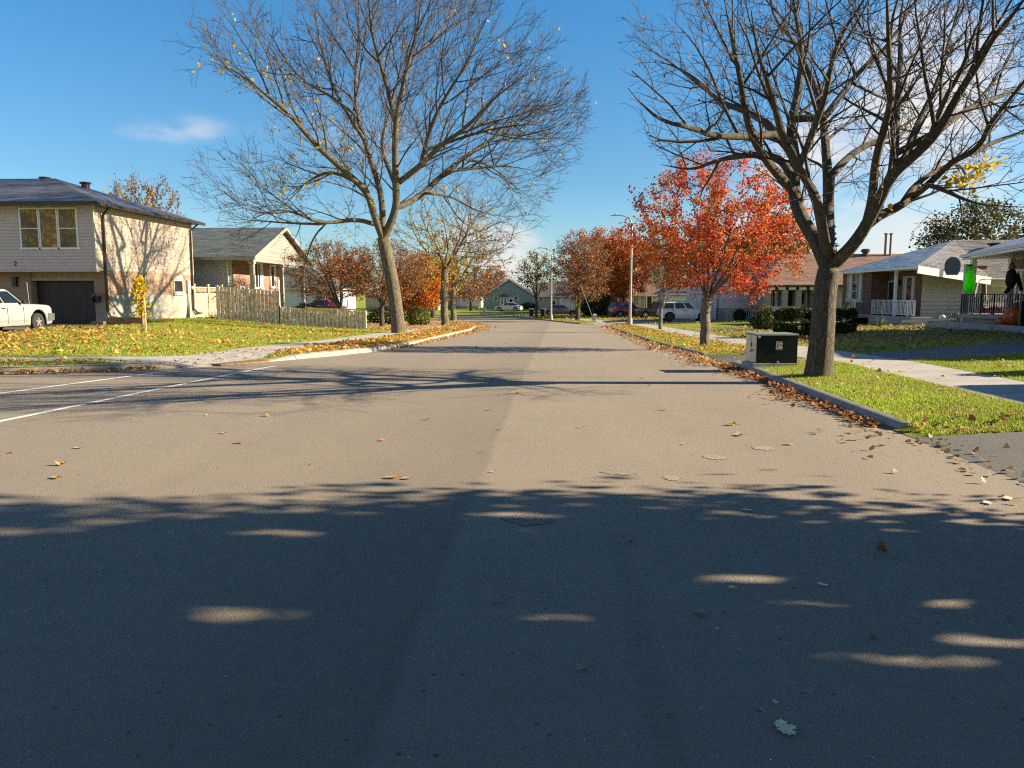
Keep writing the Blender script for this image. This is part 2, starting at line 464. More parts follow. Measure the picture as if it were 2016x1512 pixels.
# ------------------------------------------------------------------ named materials
MAT = {}; GM = {}
def mk_asphalt(name, col, seam=True, speck=.5):
    t = NT(name)
    big = t.noise(.35, 4); mid = t.noise(9, 3); fine = t.noise(170, 2, .7); gran = t.noise(55, 3, .75)
    c = t.mix(t.rng(big, .3, .7), tuple(x * .94 for x in col), tuple(x * 1.06 for x in col))
    c = t.mix(t.rng(fine, .35, .65, 0, .75), c, tuple(x * .5 for x in col))
    c = t.mix(t.rng(gran, .56, .72, 0, .7), c, tuple(x * .4 for x in col))
    c = t.mix(t.rng(t.noise(1.6, 5, .6), .5, .72, 0, .16), c, tuple(x * .45 for x in col))
    vo = t.new('ShaderNodeTexVoronoi'); vo.inputs['Scale'].default_value = 26; t.l.new(t.tc, vo.inputs['Vector'])
    sp = t.math('MULTIPLY', t.math('LESS_THAN', vo.outputs['Distance'], .10), t.math('GREATER_THAN', t.sep(vo.outputs['Color'])[0], 1 - speck * .3))
    c = t.mix(t.math('MULTIPLY', sp, .85), c, (.80, .76, .70))
    vp = t.new('ShaderNodeTexVoronoi'); vp.inputs['Scale'].default_value = 14; t.l.new(t.tc, vp.inputs['Vector'])
    pit = t.math('MULTIPLY', t.rng(vp.outputs['Distance'], .22, .1), t.math('GREATER_THAN', t.sep(vp.outputs['Color'])[1], .86))
    c = t.mix(t.math('MULTIPLY', pit, .75), c, tuple(x * .22 for x in col))
    if seam:
        p = t.sep(t.tc)
        u = t.math('ADD', t.math('ADD', p[0], .68), t.math('MULTIPLY', t.math('SUBTRACT', t.noise(.8, 3), .5), .12))
        u = t.math('ADD', u, t.math('MULTIPLY', t.math('SUBTRACT', t.noise(30, 2), .5), .05))
        left = t.rng(u, .06, -.06)
        band = t.math('MULTIPLY', left, t.rng(u, -2.2, 0.0, .3, 1))
        c = t.mix(t.math('MULTIPLY', band, .38), c, tuple(x * .45 for x in col))
        line = t.rng(t.math('ABSOLUTE', u), .07, 0.0, 0, .28)
        c = t.mix(t.math('MULTIPLY', line, t.rng(t.noise(60, 2), .35, .6)), c, tuple(x * .3 for x in col))
        # worn wheel tracks, real scuffs of the surface
        for x0, wd, k in ((.42, .09, .35), (-3.1, .5, .1), (2.6, .5, .1)):
            tr = t.rng(t.math('ABSOLUTE', t.math('SUBTRACT', t.math('ADD', p[0], t.math('MULTIPLY', t.noise(.25, 1), .4)), x0 + .2)), wd, wd * .4, 0, k)
            if x0 == .42: tr = t.math('MULTIPLY', tr, t.math('MULTIPLY', t.rng(p[1], 5.6, 4.6), t.rng(t.math('SINE', t.math('MULTIPLY', p[1], 95.0)), -.4, .4, .45, 1)))
            c = t.mix(tr, c, tuple(x * .5 for x in col))
    h = t.math('ADD', t.math('MULTIPLY', fine, .6), gran)
    t.bump(h, .8, .008)
    return t.set(c, t.rng(mid, .3, .7, .72, .9), Specular_IOR_Level=.35)
GM['road'] = mk_asphalt('fresh_asphalt', (.355, .298, .232))
GM['driveway'] = mk_asphalt('grey_gravelly_asphalt', (.20, .185, .165), False, 1.4)
GM['asphalt_driveway'] = mk_asphalt('dark_asphalt', (.17, .165, .16), False)
def mk_concrete(name, col, joint=1.5):
    t = NT(name); p = t.sep(t.tc)
    c = t.mix(t.rng(t.noise(2.2, 6, .6), .3, .7), tuple(x * .82 for x in col), tuple(x * 1.1 for x in col))
    c = t.mix(t.rng(t.noise(70, 3), .35, .7, 0, .35), c, tuple(x * .6 for x in col))
    if joint:
        fr = t.math('FRACT', t.math('DIVIDE', p[1], joint)); ln = t.math('LESS_THAN', t.math('ABSOLUTE', t.math('SUBTRACT', fr, .5)), .008)
        c = t.mix(t.math('MULTIPLY', ln, .65), c, (.07, .06, .05))
    t.bump(t.noise(90, 3), .25, .006)
    return t.set(c, .85)
GM['sidewalk'] = mk_concrete('pale_concrete', (.42, .395, .36))
GM['concrete_driveway'] = mk_concrete('leafy_concrete', (.34, .31, .28), 0)
MAT['kerb'] = mk_concrete('kerb_concrete', (.33, .305, .27), 3)
MAT['concrete'] = mk_concrete('plain_concrete', (.38, .36, .33), 0)
def mk_lawn():
    t = NT('lawn_turf')
    a = t.noise(.45, 5); b = t.noise(14, 4, .7); c_ = t.noise(70, 2, .7)
    c = t.mix(t.rng(a, .3, .7), (.21, .29, .028), (.31, .34, .05))
    c = t.mix(t.rng(b, .4, .75, 0, .6), c, (.42, .37, .10))
    c = t.mix(t.rng(c_, .45, .7, 0, .5), c, (.06, .08, .015))
    t.bump(t.math('ADD', c_, b), 1, .05)
    return t.set(c, .95, Specular_IOR_Level=.1)
GM['lawn'] = mk_lawn()
MAT['brick_tan'] = brick_mat('tan_brick', (.29, .155, .085), (.36, .21, .12), (.33, .28, .22))
MAT['brick_red'] = brick_mat('red_brick', (.13, .042, .03), (.20, .07, .05), (.16, .13, .12), .23, .09, .014)
MAT['brick_orange'] = brick_mat('orange_brick', (.26, .10, .055), (.32, .14, .08), (.33, .28, .24))
MAT['stone_veneer'] = brick_mat('stone_veneer', (.36, .31, .25), (.20, .18, .16), (.30, .27, .24), .36, .13, .02)
MAT['stone_pink'] = brick_mat('pink_stone', (.40, .27, .23), (.27, .2, .18), (.34, .3, .28), .4, .15, .02)
MAT['parge'] = plain('stained_parging', (.31, .29, .25), .9, .28, .9, .3)
MAT['siding_pink'] = plain('dusty_pink_siding', (.58, .46, .45), .5, .05)
MAT['siding_cream'] = plain('cream_siding', (.43, .345, .275), .5, .07)
MAT['siding_blue'] = plain('pale_blue_siding', (.50, .53, .56), .5, .05)
MAT['siding_white'] = plain('white_siding', (.74, .73, .72), .5, .05)
MAT['siding_lilac'] = plain('lilac_siding', (.55, .47, .50), .5, .05)
MAT['siding_tan'] = plain('tan_siding', (.42, .38, .30), .55, .06)
MAT['siding_yellow'] = plain('yellow_siding', (.58, .50, .32), .55, .06)
MAT['siding_green'] = plain('sage_green_siding', (.25, .34, .31), .55, .06)
MAT['trim_white'] = plain('white_trim', (.78, .77, .74), .45, .04)
MAT['trim_cream'] = plain('cream_trim', (.52, .46, .37), .5, .08)
MAT['gable_cream'] = plain('cream_gable_boards', (.28, .26, .225), .6, .08)
MAT['trim_brown'] = plain('brown_metal_trim', (.035, .022, .018), .35, .1)
MAT['garage_brown'] = plain('brown_garage_door', (.022, .014, .017), .5, .08)
MAT['soffit_tan'] = plain('tan_soffit', (.36, .25, .17), .6, .08)
MAT['black_metal'] = plain('black_metal', (.018, .018, .02), .4, .2)
MAT['grey_metal'] = plain('grey_metal', (.42, .42, .40), .45, .1)
MAT['galv'] = plain('galvanised_steel', (.40, .36, .29), .4, .12, 8, Metallic=.35)
MAT['roof_dark'] = shingle_mat('dark_grey_shingles', (.085, .078, .074), .4, .5)
MAT['roof_green'] = shingle_mat('greenish_grey_shingles', (.10, .108, .095), .3, .5)
MAT['roof_grey'] = shingle_mat('weathered_grey_shingles', (.19, .165, .14), .45, .34)
MAT['roof_brown'] = shingle_mat('brown_shingles', (.22, .13, .09), .3, .7)
MAT['roof_purple'] = shingle_mat('purple_grey_shingles', (.10, .085, .095), .25, .7)
MAT['glass'] = glass_mat('window_glass')
_t = NT('reflecting_window_glass'); MAT['glass_bright'] = _t.set((.20, .19, .17), .03, Metallic=.55)
MAT['glass_car'] = glass_mat('tinted_car_glass', (.008, .011, .013), .08, .35)
MAT['curtain'] = plain('pale_curtain', (.55, .54, .50), .9, .15, 6)
MAT['blind'] = plain('vertical_blind', (.13, .115, .085), .8, .2, 3)
MAT['rubber'] = plain('tyre_rubber', (.022, .022, .022), .85, .2, 20)
MAT['alloy'] = plain('alloy_rim', (.55, .54, .52), .3, .1, 9, Metallic=.7)
MAT['dark_plastic'] = plain('dark_plastic', (.02, .02, .022), .6, .15)
MAT['lamp_clear'] = plain('headlight_glass', (.62, .62, .6), .15, .1)
MAT['lamp_red'] = plain('taillight_red', (.30, .012, .012), .2, .1)
MAT['lamp_amber'] = plain('amber_lens', (.55, .2, .02), .2, .1)
MAT['wood_grey'] = plain('weathered_grey_planks', (.64, .55, .44), .9, .35, 5, .4)
MAT['wood_new'] = plain('pale_pine_boards', (.60, .52, .36), .8, .15, 4, .2)
MAT['wood_brown'] = plain('brown_timber', (.22, .13, .07), .8, .2, 5, .2)
MAT['paint_white'] = plain('white_road_paint', (.72, .70, .66), .7, .18, 12)
MAT['tape_yellow'] = plain('yellow_tape', (.75, .62, .02), .5, .1)
MAT['white_enamel'] = plain('white_enamel', (.80, .80, .78), .3, .03)
MAT['bark_maple'] = bark_mat('maple_bark', (.042, .034, .027), (.20, .16, .115), .35, 1.6)
MAT['bark_locust'] = bark_mat('locust_bark', (.06, .048, .036), (.24, .195, .135), .85, .9)
MAT['twig_dark'] = plain('dark_twigs', (.075, .055, .05), .85, .3, 6)
MAT['twig_black'] = plain('blackish_twigs', (.055, .042, .034), .85, .3, 6)
MAT['bark_dark'] = bark_mat('dark_bark', (.035, .027, .022), (.11, .09, .072), .2)
MAT['bark_pale'] = bark_mat('pale_smooth_bark', (.13, .10, .08), (.27, .22, .18), 0, 1.3)
LIMBS_LOCUST=[[[-8.24,40.0,0.26],[-8.5,40.0,1.88],[-8.75,40.0,3.27],[-9.0,40.0,4.44]],[[-9.0,40.0,4.44],[-9.3,39.33,5.63],[-9.45,38.73,6.69],[-10.32,37.98,7.54],[-11.49,36.92,8.68],[-12.38,35.87,9.92],[-13.34,34.93,10.75],[-14.11,34.14,11.34],[-14.96,33.4,11.57]],[[-8.99,40.0,4.54],[-9.15,40.5,6.71],[-9.6,40.82,8.02],[-10.16,41.21,9.68],[-10.65,41.52,11.03],[-10.76,41.86,12.6],[-10.75,42.15,13.95],[-10.63,42.51,15.64],[-10.74,42.87,17.36],[-10.73,43.15,18.73]],[[-10.01,40.6,9.57],[-11.13,41.64,11.06],[-12.02,42.54,12.47],[-12.84,43.53,14.16],[-13.62,44.76,16.43],[-14.01,45.81,18.49],[-14.57,46.53,19.91]],[[-10.45,40.75,10.85],[-12.22,42.04,12.24],[-13.89,43.1,13.18],[-15.41,44.25,14.74],[-16.44,45.27,16.42],[-18.02,46.3,17.83]],[[-9.0,40.0,4.44],[-8.18,39.58,5.96],[-8.15,39.31,7.06],[-8.07,38.81,9.0],[-7.85,38.42,10.49],[-7.53,38.17,11.4],[-7.14,37.82,12.64],[-6.55,37.39,14.09],[-6.38,37.09,15.17],[-6.03,36.82,16.06]],[[-8.12,39.4,10.12],[-8.22,38.07,11.48],[-8.35,36.96,12.5],[-8.45,35.87,13.44],[-8.25,34.75,14.36],[-8.17,33.79,15.09]],[[-8.18,39.7,7.22],[-6.74,38.54,7.94],[-5.54,37.43,8.71],[-4.21,36.3,9.22],[-2.85,34.83,10.13],[-1.61,33.57,10.65]],[[-8.1,40.0,6.11],[-7.14,40.72,6.72],[-6.27,41.53,7.78],[-5.16,42.42,8.89],[-3.89,43.33,9.91],[-1.9,44.67,11.51],[0.07,45.85,12.78]],[[-6.67,40.5,6.85],[-5.6,41.39,6.79],[-4.6,42.32,6.24],[-3.77,43.07,5.76]],[[-9.47,40.0,5.23],[-10.24,39.43,5.44],[-11.73,38.3,5.09],[-12.68,37.45,5.56],[-13.45,36.78,5.69],[-14.34,35.92,5.13]],[[-11.94,39.0,5.15],[-13.89,39.7,5.28],[-15.53,40.27,5.45],[-17.21,40.85,5.62]],[[-9.61,39.4,6.78],[-10.73,40.27,7.63],[-12.06,41.11,8.09],[-13.18,41.8,7.88],[-15.0,43.03,7.06]],[[-7.37,39.0,12.98],[-6.41,40.14,14.3],[-5.52,41.44,16.12],[-5.09,42.4,17.69]],[[-6.86,39.2,8.05],[-6.05,37.61,9.71],[-5.06,36.31,10.8],[-3.94,34.93,11.75],[-3.36,33.76,12.66]],[[-8.3,40.0,7.16],[-9.5,41.67,9.55],[-9.16,42.82,11.3],[-8.9,44.62,14.29]],[[-5.73,40.8,7.99],[-4.47,41.18,8.19],[-2.65,41.72,8.42],[-1.12,42.18,8.16]],[[-3.73,41.5,9.56],[-2.28,41.09,9.68],[-0.67,40.6,9.98],[0.38,40.24,10.5]],[[-5.01,41.2,8.68],[-3.76,41.84,8.56],[-2.48,42.63,7.69],[-1.83,43.15,6.87]],[[-5.77,39.0,9.01],[-3.83,38.2,9.42],[-1.78,37.35,9.6],[-0.32,36.72,9.36]]]
LIMBS_MAPLE=[[[4.76,14.17,0.2],[4.81,14.17,1.08],[4.8,14.17,1.61],[4.87,14.17,2.05]],[[4.88,14.17,1.98],[4.69,14.34,2.53],[4.4,14.52,3.06],[4.32,14.65,3.52],[4.38,14.77,3.98],[4.34,14.88,4.37],[4.32,14.98,4.76],[4.49,15.14,5.35],[4.59,15.34,6.14],[4.47,15.54,6.95],[4.42,15.74,7.77]],[[4.25,14.47,3.5],[3.79,14.03,3.76],[3.38,13.56,4.06],[3.09,13.11,4.37],[2.81,12.43,4.84],[2.52,11.76,5.24],[2.25,11.1,5.57]],[[4.21,14.47,4.15],[4.03,14.87,4.56],[3.85,15.21,4.89],[3.54,15.59,5.17],[3.22,15.95,5.37],[2.89,16.44,5.9],[2.53,16.86,6.31],[2.07,17.29,6.6]],[[3.92,14.47,4.46],[3.22,13.93,4.32],[2.59,13.41,4.24],[2.18,13.04,4.3],[1.61,12.52,4.3],[1.24,12.06,4.47],[1.03,11.74,4.6]],[[4.21,14.37,3.7],[4.09,14.74,4.09],[3.77,15.13,4.23],[3.4,15.54,4.27],[3.08,15.89,4.22],[2.74,16.26,4.12],[2.19,16.79,4.33]],[[4.27,14.37,3.74],[4.34,14.02,4.14],[4.37,13.64,4.54],[4.4,13.37,4.81],[4.34,13.04,5.14],[4.32,12.74,5.43],[4.36,12.47,5.64],[4.48,12.09,5.89],[4.48,11.7,6.16]],[[4.86,14.17,2.27],[4.94,14.51,2.65],[5.19,15.36,3.68],[5.32,16.04,4.58],[5.39,16.44,5.14],[5.39,16.89,5.78],[5.29,17.32,6.39],[5.15,17.8,7.09],[4.82,18.29,7.69],[4.77,18.95,8.82]],[[4.72,13.97,2.44],[4.26,13.14,3.19],[3.88,12.68,3.48],[3.4,12.08,3.85],[2.96,11.22,4.38],[2.57,10.51,4.72],[2.32,9.85,5.0]],[[4.99,14.77,3.72],[5.49,15.24,4.2],[6.0,15.62,4.49],[6.46,15.93,4.66],[7.01,16.32,5.01],[7.63,16.75,5.42]],[[4.84,14.77,4.78],[5.32,15.25,5.33],[5.71,15.64,5.8],[6.39,16.18,6.36],[6.81,16.56,6.87],[7.42,17.12,7.65]],[[4.92,14.17,2.12],[5.2,13.86,2.5],[5.36,13.47,3.08],[5.43,13.15,3.54],[5.7,12.83,3.84],[5.87,12.57,4.1],[5.95,12.18,4.58],[6.05,11.85,4.92],[6.1,11.56,5.23],[6.22,11.27,5.45],[6.25,10.89,5.79]],[[5.41,14.17,2.73],[5.79,14.44,3.01],[6.31,14.75,3.22],[6.95,15.16,3.64],[7.52,15.54,4.11],[8.03,15.82,4.35],[8.76,16.19,4.65],[9.37,16.48,4.86],[10.37,16.95,5.11]],[[5.75,13.87,3.68],[5.96,14.32,4.25],[6.22,14.96,5.1],[6.5,15.59,6.0],[6.7,16.22,6.95],[6.88,16.53,7.44],[7.08,16.99,8.21]],[[5.44,14.07,2.87],[5.36,13.66,3.24],[5.15,13.12,3.7],[5.04,12.58,4.11],[4.95,12.11,4.43],[4.62,11.45,4.83],[4.16,10.48,5.31],[3.93,10.0,5.49]],[[6.38,13.67,4.32],[7.16,14.28,4.85],[7.94,14.78,5.14],[8.57,15.18,5.41],[9.59,15.8,5.82]],[[7.1,14.67,3.97],[7.33,14.17,4.13],[7.25,13.75,4.46],[7.29,13.26,4.74],[7.29,12.75,5.01],[7.23,12.2,5.29]],[[5.93,13.87,3.89],[6.4,14.49,4.63],[7.05,15.21,5.51],[7.49,15.86,6.44],[7.88,16.35,7.17],[8.18,16.89,8.03]],[[6.23,13.67,4.12],[6.1,12.99,4.63],[6.08,12.37,4.98],[5.93,11.88,5.28],[5.83,11.26,5.56]],[[6.64,14.47,3.55],[6.77,14.22,3.44],[6.99,13.73,3.17],[7.15,13.39,3.06],[7.25,13.13,2.94]],[[6.19,14.47,3.19],[6.66,14.94,3.69],[7.63,15.61,4.16],[8.04,15.92,3.94],[8.15,16.26,3.58]]]
# ------------------------------------------------------------------ trees
def grow(limbs, attr, step, di, dk, iters=60, inertia=.5, up=.08, seed=1, jit=.12, out=.0, hub=None):
    """space colonisation from the given limbs towards the attractor points; returns node positions and parents"""
    rn = random.Random(seed)
    P, par, dr = [], [], []
    for pl in limbs:
        pl = [Vector(p) for p in pl]
        if P:
            k = min(range(len(P)), key=lambda i: (P[i] - pl[0]).length_squared)
        else:
            P.append(pl[0]); par.append(-1); dr.append(Vector((0, 0, 1))); k = 0
        cur = P[k]
        for a, b in zip([cur] + pl[1:], pl[1:]):
            L = (b - a).length; n = max(1, round(L / step)); d = (b - a).normalized()
            for j in range(1, n + 1):
                q = a.lerp(b, j / n)
                if j < n: q += Vector((rn.uniform(-1, 1), rn.uniform(-1, 1), rn.uniform(-1, 1))) * step * jit
                P.append(q); par.append(k); dr.append(d); k = len(P) - 1
    nl = len(P); kids = {}; A = [Vector(a) for a in attr]; alive = list(range(len(A)))
    near = [(-1, 1e9)] * len(A); done = 0
    for it in range(iters):
        kd = KDTree(len(P) - done)
        for i in range(done, len(P)): kd.insert(P[i], i)
        kd.balance(); done = len(P)
        pull = {}; keep = []
        for a in alive:
            c, i, d = kd.find(A[a])
            if i is not None and d < near[a][1]: near[a] = (i, d)
            i, d = near[a]
            if d < dk: continue
            keep.append(a)
            if d < di:
                q = (A[a] - P[i]) / d
                if q.dot(dr[i]) > -.12: pull.setdefault(i, Vector()); pull[i] += q
        alive = keep; n0 = len(P)
        for i, v in pull.items():
            if v.length < 1e-6: continue
            d = (v.normalized() + dr[i] * inertia + ((P[i] - hub).normalized() * out if hub is not None else Vector()) + Vector((0, 0, up)) + Vector((rn.uniform(-1, 1), rn.uniform(-1, 1), rn.uniform(-1, 1))) * jit).normalized()
            if any(d.dot(dr[k]) > .8 for k in kids.get(i, ())) or len(kids.get(i, ())) > 3: continue
            q = P[i] + d * step
            kids.setdefault(i, []).append(len(P))
            P.append(q); par.append(i); dr.append(d)
        if len(P) == n0: break
    kid = {}
    for i in range(len(P)): kid.setdefault(par[i], []).append(i)
    for _ in range(5):   # ease the kinks out of the thin growth
        Q = list(P)
        for i in range(nl, len(P)):
            k = kid.get(i)
            if k: Q[i] = P[i] * .5 + P[par[i]] * .25 + P[k[0]] * .25
        P = Q
    return P, par, dr
def radii(P, par, tip, base):
    n = len(P); ch = [0] * n; cnt = [0.0] * n
    for i in range(n):
        if par[i] >= 0: ch[par[i]] += 1
    for i in range(n - 1, -1, -1):
        if ch[i] == 0: cnt[i] = 1
        if par[i] >= 0: cnt[par[i]] += cnt[i]
    e = math.log(max(2, cnt[0])) / math.log(base / tip)
    return [tip * c ** (1 / e) for c in cnt]
def branch_mesh(P, par, r_, keep=lambda i: True, flare=None):
    n = len(P); kids = [[] for _ in range(n)]
    for i in range(n):
        if par[i] >= 0: kids[par[i]].append(i)
    VV, FF = [], []; nv = 0
    starts = [0] + [c for i in range(n) for c in sorted(kids[i], key=lambda c: -r_[c])[1:]]
    for s in starts:
        chain = [s]
        while kids[chain[-1]]: chain.append(max(kids[chain[-1]], key=lambda c: r_[c]))
        pts = [P[i] for i in chain]; rr = [r_[i] for i in chain]
        if par[s] >= 0: pts = [P[par[s]]] + pts; rr = [min(rr[0] * 1.15, r_[par[s]] * .9)] + rr
        if len(pts) < 2: continue
        if not keep(rr[0]): continue
        if len(pts) > 3 and rr[0] < .05:   # thin ones: fewer rings
            pts = pts[:1] + pts[1:-1:2] + pts[-1:]; rr = rr[:1] + rr[1:-1:2] + rr[-1:]
        if s == 0 and flare:
            rr = [a * (1 + flare * math.exp(-(p.z - pts[0].z) / .28)) for a, p in zip(rr, pts)]
        k = 12 if rr[0] > .12 else 6 if rr[0] > .035 else 4 if rr[0] > .014 else 3
        p = np.array([tuple(q) for q in pts]); m = len(p)
        t = np.gradient(p, axis=0); t /= np.linalg.norm(t, axis=1)[:, None] + 1e-9
        u = np.cross(t, np.array([.31, .55, .77])); u /= np.linalg.norm(u, axis=1)[:, None] + 1e-9
        v = np.cross(t, u); a = np.arange(k) * 2 * PI / k
        ring = p[:, None, :] + (u[:, None, :] * np.cos(a)[None, :, None] + v[:, None, :] * np.sin(a)[None, :, None]) * np.array(rr)[:, None, None]
        VV.append(ring.reshape(-1, 3))
        i, j = np.meshgrid(np.arange(m - 1), np.arange(k), indexing='ij')
        f = np.stack([i * k + j, i * k + (j + 1) % k, (i + 1) * k + (j + 1) % k, (i + 1) * k + j], -1).reshape(-1, 4)
        FF.append(f + nv); nv += m * k
    if not VV: return np.zeros((0, 3)), np.zeros((0, 4), int)
    return np.concatenate(VV), np.concatenate(FF)
def twigs(P, dr, r_, thin, per, length, rad, rng, up=.15, seg=3, hub=None):
    idx = np.array([i for i in range(len(P)) if r_[i] < thin])
    if len(idx) == 0: return np.zeros((0, 3)), np.zeros((0, 4), int), np.zeros((0, 3))
    n = int(len(idx) * per); pick = rng.choice(idx, n)
    p = np.array([tuple(P[i]) for i in pick]); d = np.array([tuple(dr[i]) for i in pick])
    o = p - np.array(hub if hub is not None else (0, 0, 0)); o /= np.linalg.norm(o, axis=1)[:, None] + 1e-6
    d = d * .6 + rng.normal(0, .5, (n, 3)) + np.array([0, 0, up]) + o * (.45 if hub is not None else 0); d /= np.linalg.norm(d, axis=1)[:, None]
    L = length * rng.uniform(.4, 1.25, n) / seg
    rings = [p]; cur = p
    for s in range(seg):
        d = d + rng.normal(0, .2, (n, 3)) + np.array([0, 0, up * .6]); d /= np.linalg.norm(d, axis=1)[:, None]
        cur = cur + d * L[:, None]; rings.append(cur)
    u = np.cross(d, np.array([.3, .5, .8])); u /= np.linalg.norm(u, axis=1)[:, None]; v = np.cross(d, u)
    V = np.zeros((n, seg + 1, 3, 3))
    for s in range(seg + 1):
        rr = rad * (1 - .55 * s / seg)
        for k in range(3):
            a = 2 * PI * k / 3; V[:, s, k] = rings[s] + (u * math.cos(a) + v * math.sin(a)) * rr
    base = (np.arange(n) * (seg + 1) * 3)[:, None, None, None]
    s, k = np.meshgrid(np.arange(seg), np.arange(3), indexing='ij')
    f = np.stack([s * 3 + k, s * 3 + (k + 1) % 3, (s + 1) * 3 + (k + 1) % 3, (s + 1) * 3 + k], -1)[None]
    return V.reshape(-1, 3), (base + f).reshape(-1, 4), np.concatenate(rings[1:])
def leaf_arrays(pos, size, rng, droop=.3, squash=.75):
    """folded pointed leaves, six corners, two quads sharing the midrib"""
    n = len(pos)
    sz = size * rng.uniform(.6, 1.3, n)
    a = rng.normal(0, 1, (n, 3)); a[:, 2] -= droop; a /= np.linalg.norm(a, axis=1)[:, None]
    b = np.cross(a, rng.normal(0, 1, (n, 3))); b /= np.linalg.norm(b, axis=1)[:, None]
    c = np.cross(a, b); w_ = squash * .5
    f = rng.uniform(.05, .3, n)[:, None]
    def pt(l, s, h): return pos + (a * l + b * s * w_ + c * h * f) * sz[:, None]
    V = np.stack([pt(0, 0, 0), pt(.32, -1, .8), pt(.75, -.7, .6), pt(1.0, 0, 0), pt(.75, .7, .6), pt(.32, 1, .8)], 1)
    F = (np.arange(n) * 6)[:, None, None] + np.array([[0, 1, 2, 3], [0, 3, 4, 5]])[None]
    return V.reshape(-1, 3), F.reshape(-1, 4)
def ellips(rng, n, c, r_, shell=.0, cut=None):
    """points in an ellipsoid, crowded towards its skin as shell grows"""
    out = []
    while len(out) < n:
        q = rng.uniform(-1, 1, 3); d = np.linalg.norm(q)
        if d > 1 or d < 1e-3 or rng.uniform() > (1 - shell) + shell * d ** 2: continue
        p = np.array(c) + q * np.array(r_)
        if cut and not cut(p): continue
        out.append(p)
    return out
def fan(limbs, base_r, cc, cr, k_len, lvls, seed, up=.05, slope=.016, tip=.006, first=.25):
    """side branches sprouting along hand-placed limbs, each fanning upwards and outwards and sprouting again"""
    rn = random.Random(seed); P, par, dr, rr = [], [], [], []
    cc = Vector(cc)
    def inside_(p, k=1.0): return sum(((p[i] - cc[i]) / (cr[i] * k)) ** 2 for i in range(3)) < 1
    def add(p, k, d, r_): P.append(p); par.append(k); dr.append(d); rr.append(r_); return len(P) - 1
    todo = []
    for n, pl in enumerate(limbs):
        pl = [Vector(p) for p in pl]
        k = -1 if not P else min(range(len(P)), key=lambda i: (P[i] - pl[0]).length_squared)
        if k < 0: k = add(pl[0], -1, Vector((0, 0, 1)), base_r)
        L = sum((b - a).length for a, b in zip(pl, pl[1:])); r0 = base_r if n == 0 else min(slope * L + .012, rr[k] * .86); s = 0; chain = []
        # round the corners of the traced line
        q = pl
        for _ in range(2):
            q = [q[0]] + [w_ for a, b in zip(q, q[1:]) for w_ in (a.lerp(b, .25), a.lerp(b, .75))] + [q[-1]]
        for a, b in zip(q, q[1:]):
            if (b - a).length < 1e-4: continue
            s += (b - a).length; t = min(1, s / L)
            r_ = base_r * (1 - .14 * t) if n == 0 else max(tip * 1.6, r0 * (1 - t) ** .72)
            k = add(b, k, (b - a).normalized(), r_); chain.append((k, s))
        if n: todo.append((chain, L, 1))
    while todo:
        chain, L, lv = todo.pop(); sp = lvls[lv - 1][0]; nxt = L * (first if lv == 1 else .18); az = rn.uniform(0, 6.28)
        for k, s in chain:
            while s >= nxt:
                nxt += sp * rn.uniform(.6, 1.4); az += 2.4 + rn.uniform(-.5, .5)
                d0 = dr[k]; u = d0.orthogonal().normalized(); v = d0.cross(u)
                side = u * math.cos(az) + v * math.sin(az); side.z += .25
                ang = rn.uniform(.55, .95); d = (d0 * math.cos(ang) + side.normalized() * math.sin(ang)).normalized()
                ln = min((L - s) * .62 + k_len * .5 ** (lv - 1) * .55, k_len * lvls[lv - 1][1]) * rn.uniform(.55, 1.15)
                if ln < lvls[lv - 1][2]: continue
                r0 = min(rr[k] * .62, slope * .62 * ln + tip); stp = lvls[lv - 1][3]; m = max(2, int(ln / stp)); p = P[k]; kk = k; sub_ = []
                ben = Vector((rn.uniform(-1, 1), rn.uniform(-1, 1), rn.uniform(-.4, 1))) * .05
                for j in range(1, m + 1):
                    d = (d + Vector((0, 0, up)) + ben + Vector((rn.uniform(-1, 1), rn.uniform(-1, 1), rn.uniform(-1, 1))) * .11 + ((p - cc).normalized() * .04)).normalized()
                    p = p + d * stp
                    if not inside_(p, 1.06): break
                    kk = add(p, kk, d, max(tip, r0 * (1 - j / m) ** .8)); sub_.append((kk, j * stp))
                if lv < len(lvls) and len(sub_) > 1: todo.append((sub_, ln, lv + 1))
    return P, par, dr, rr
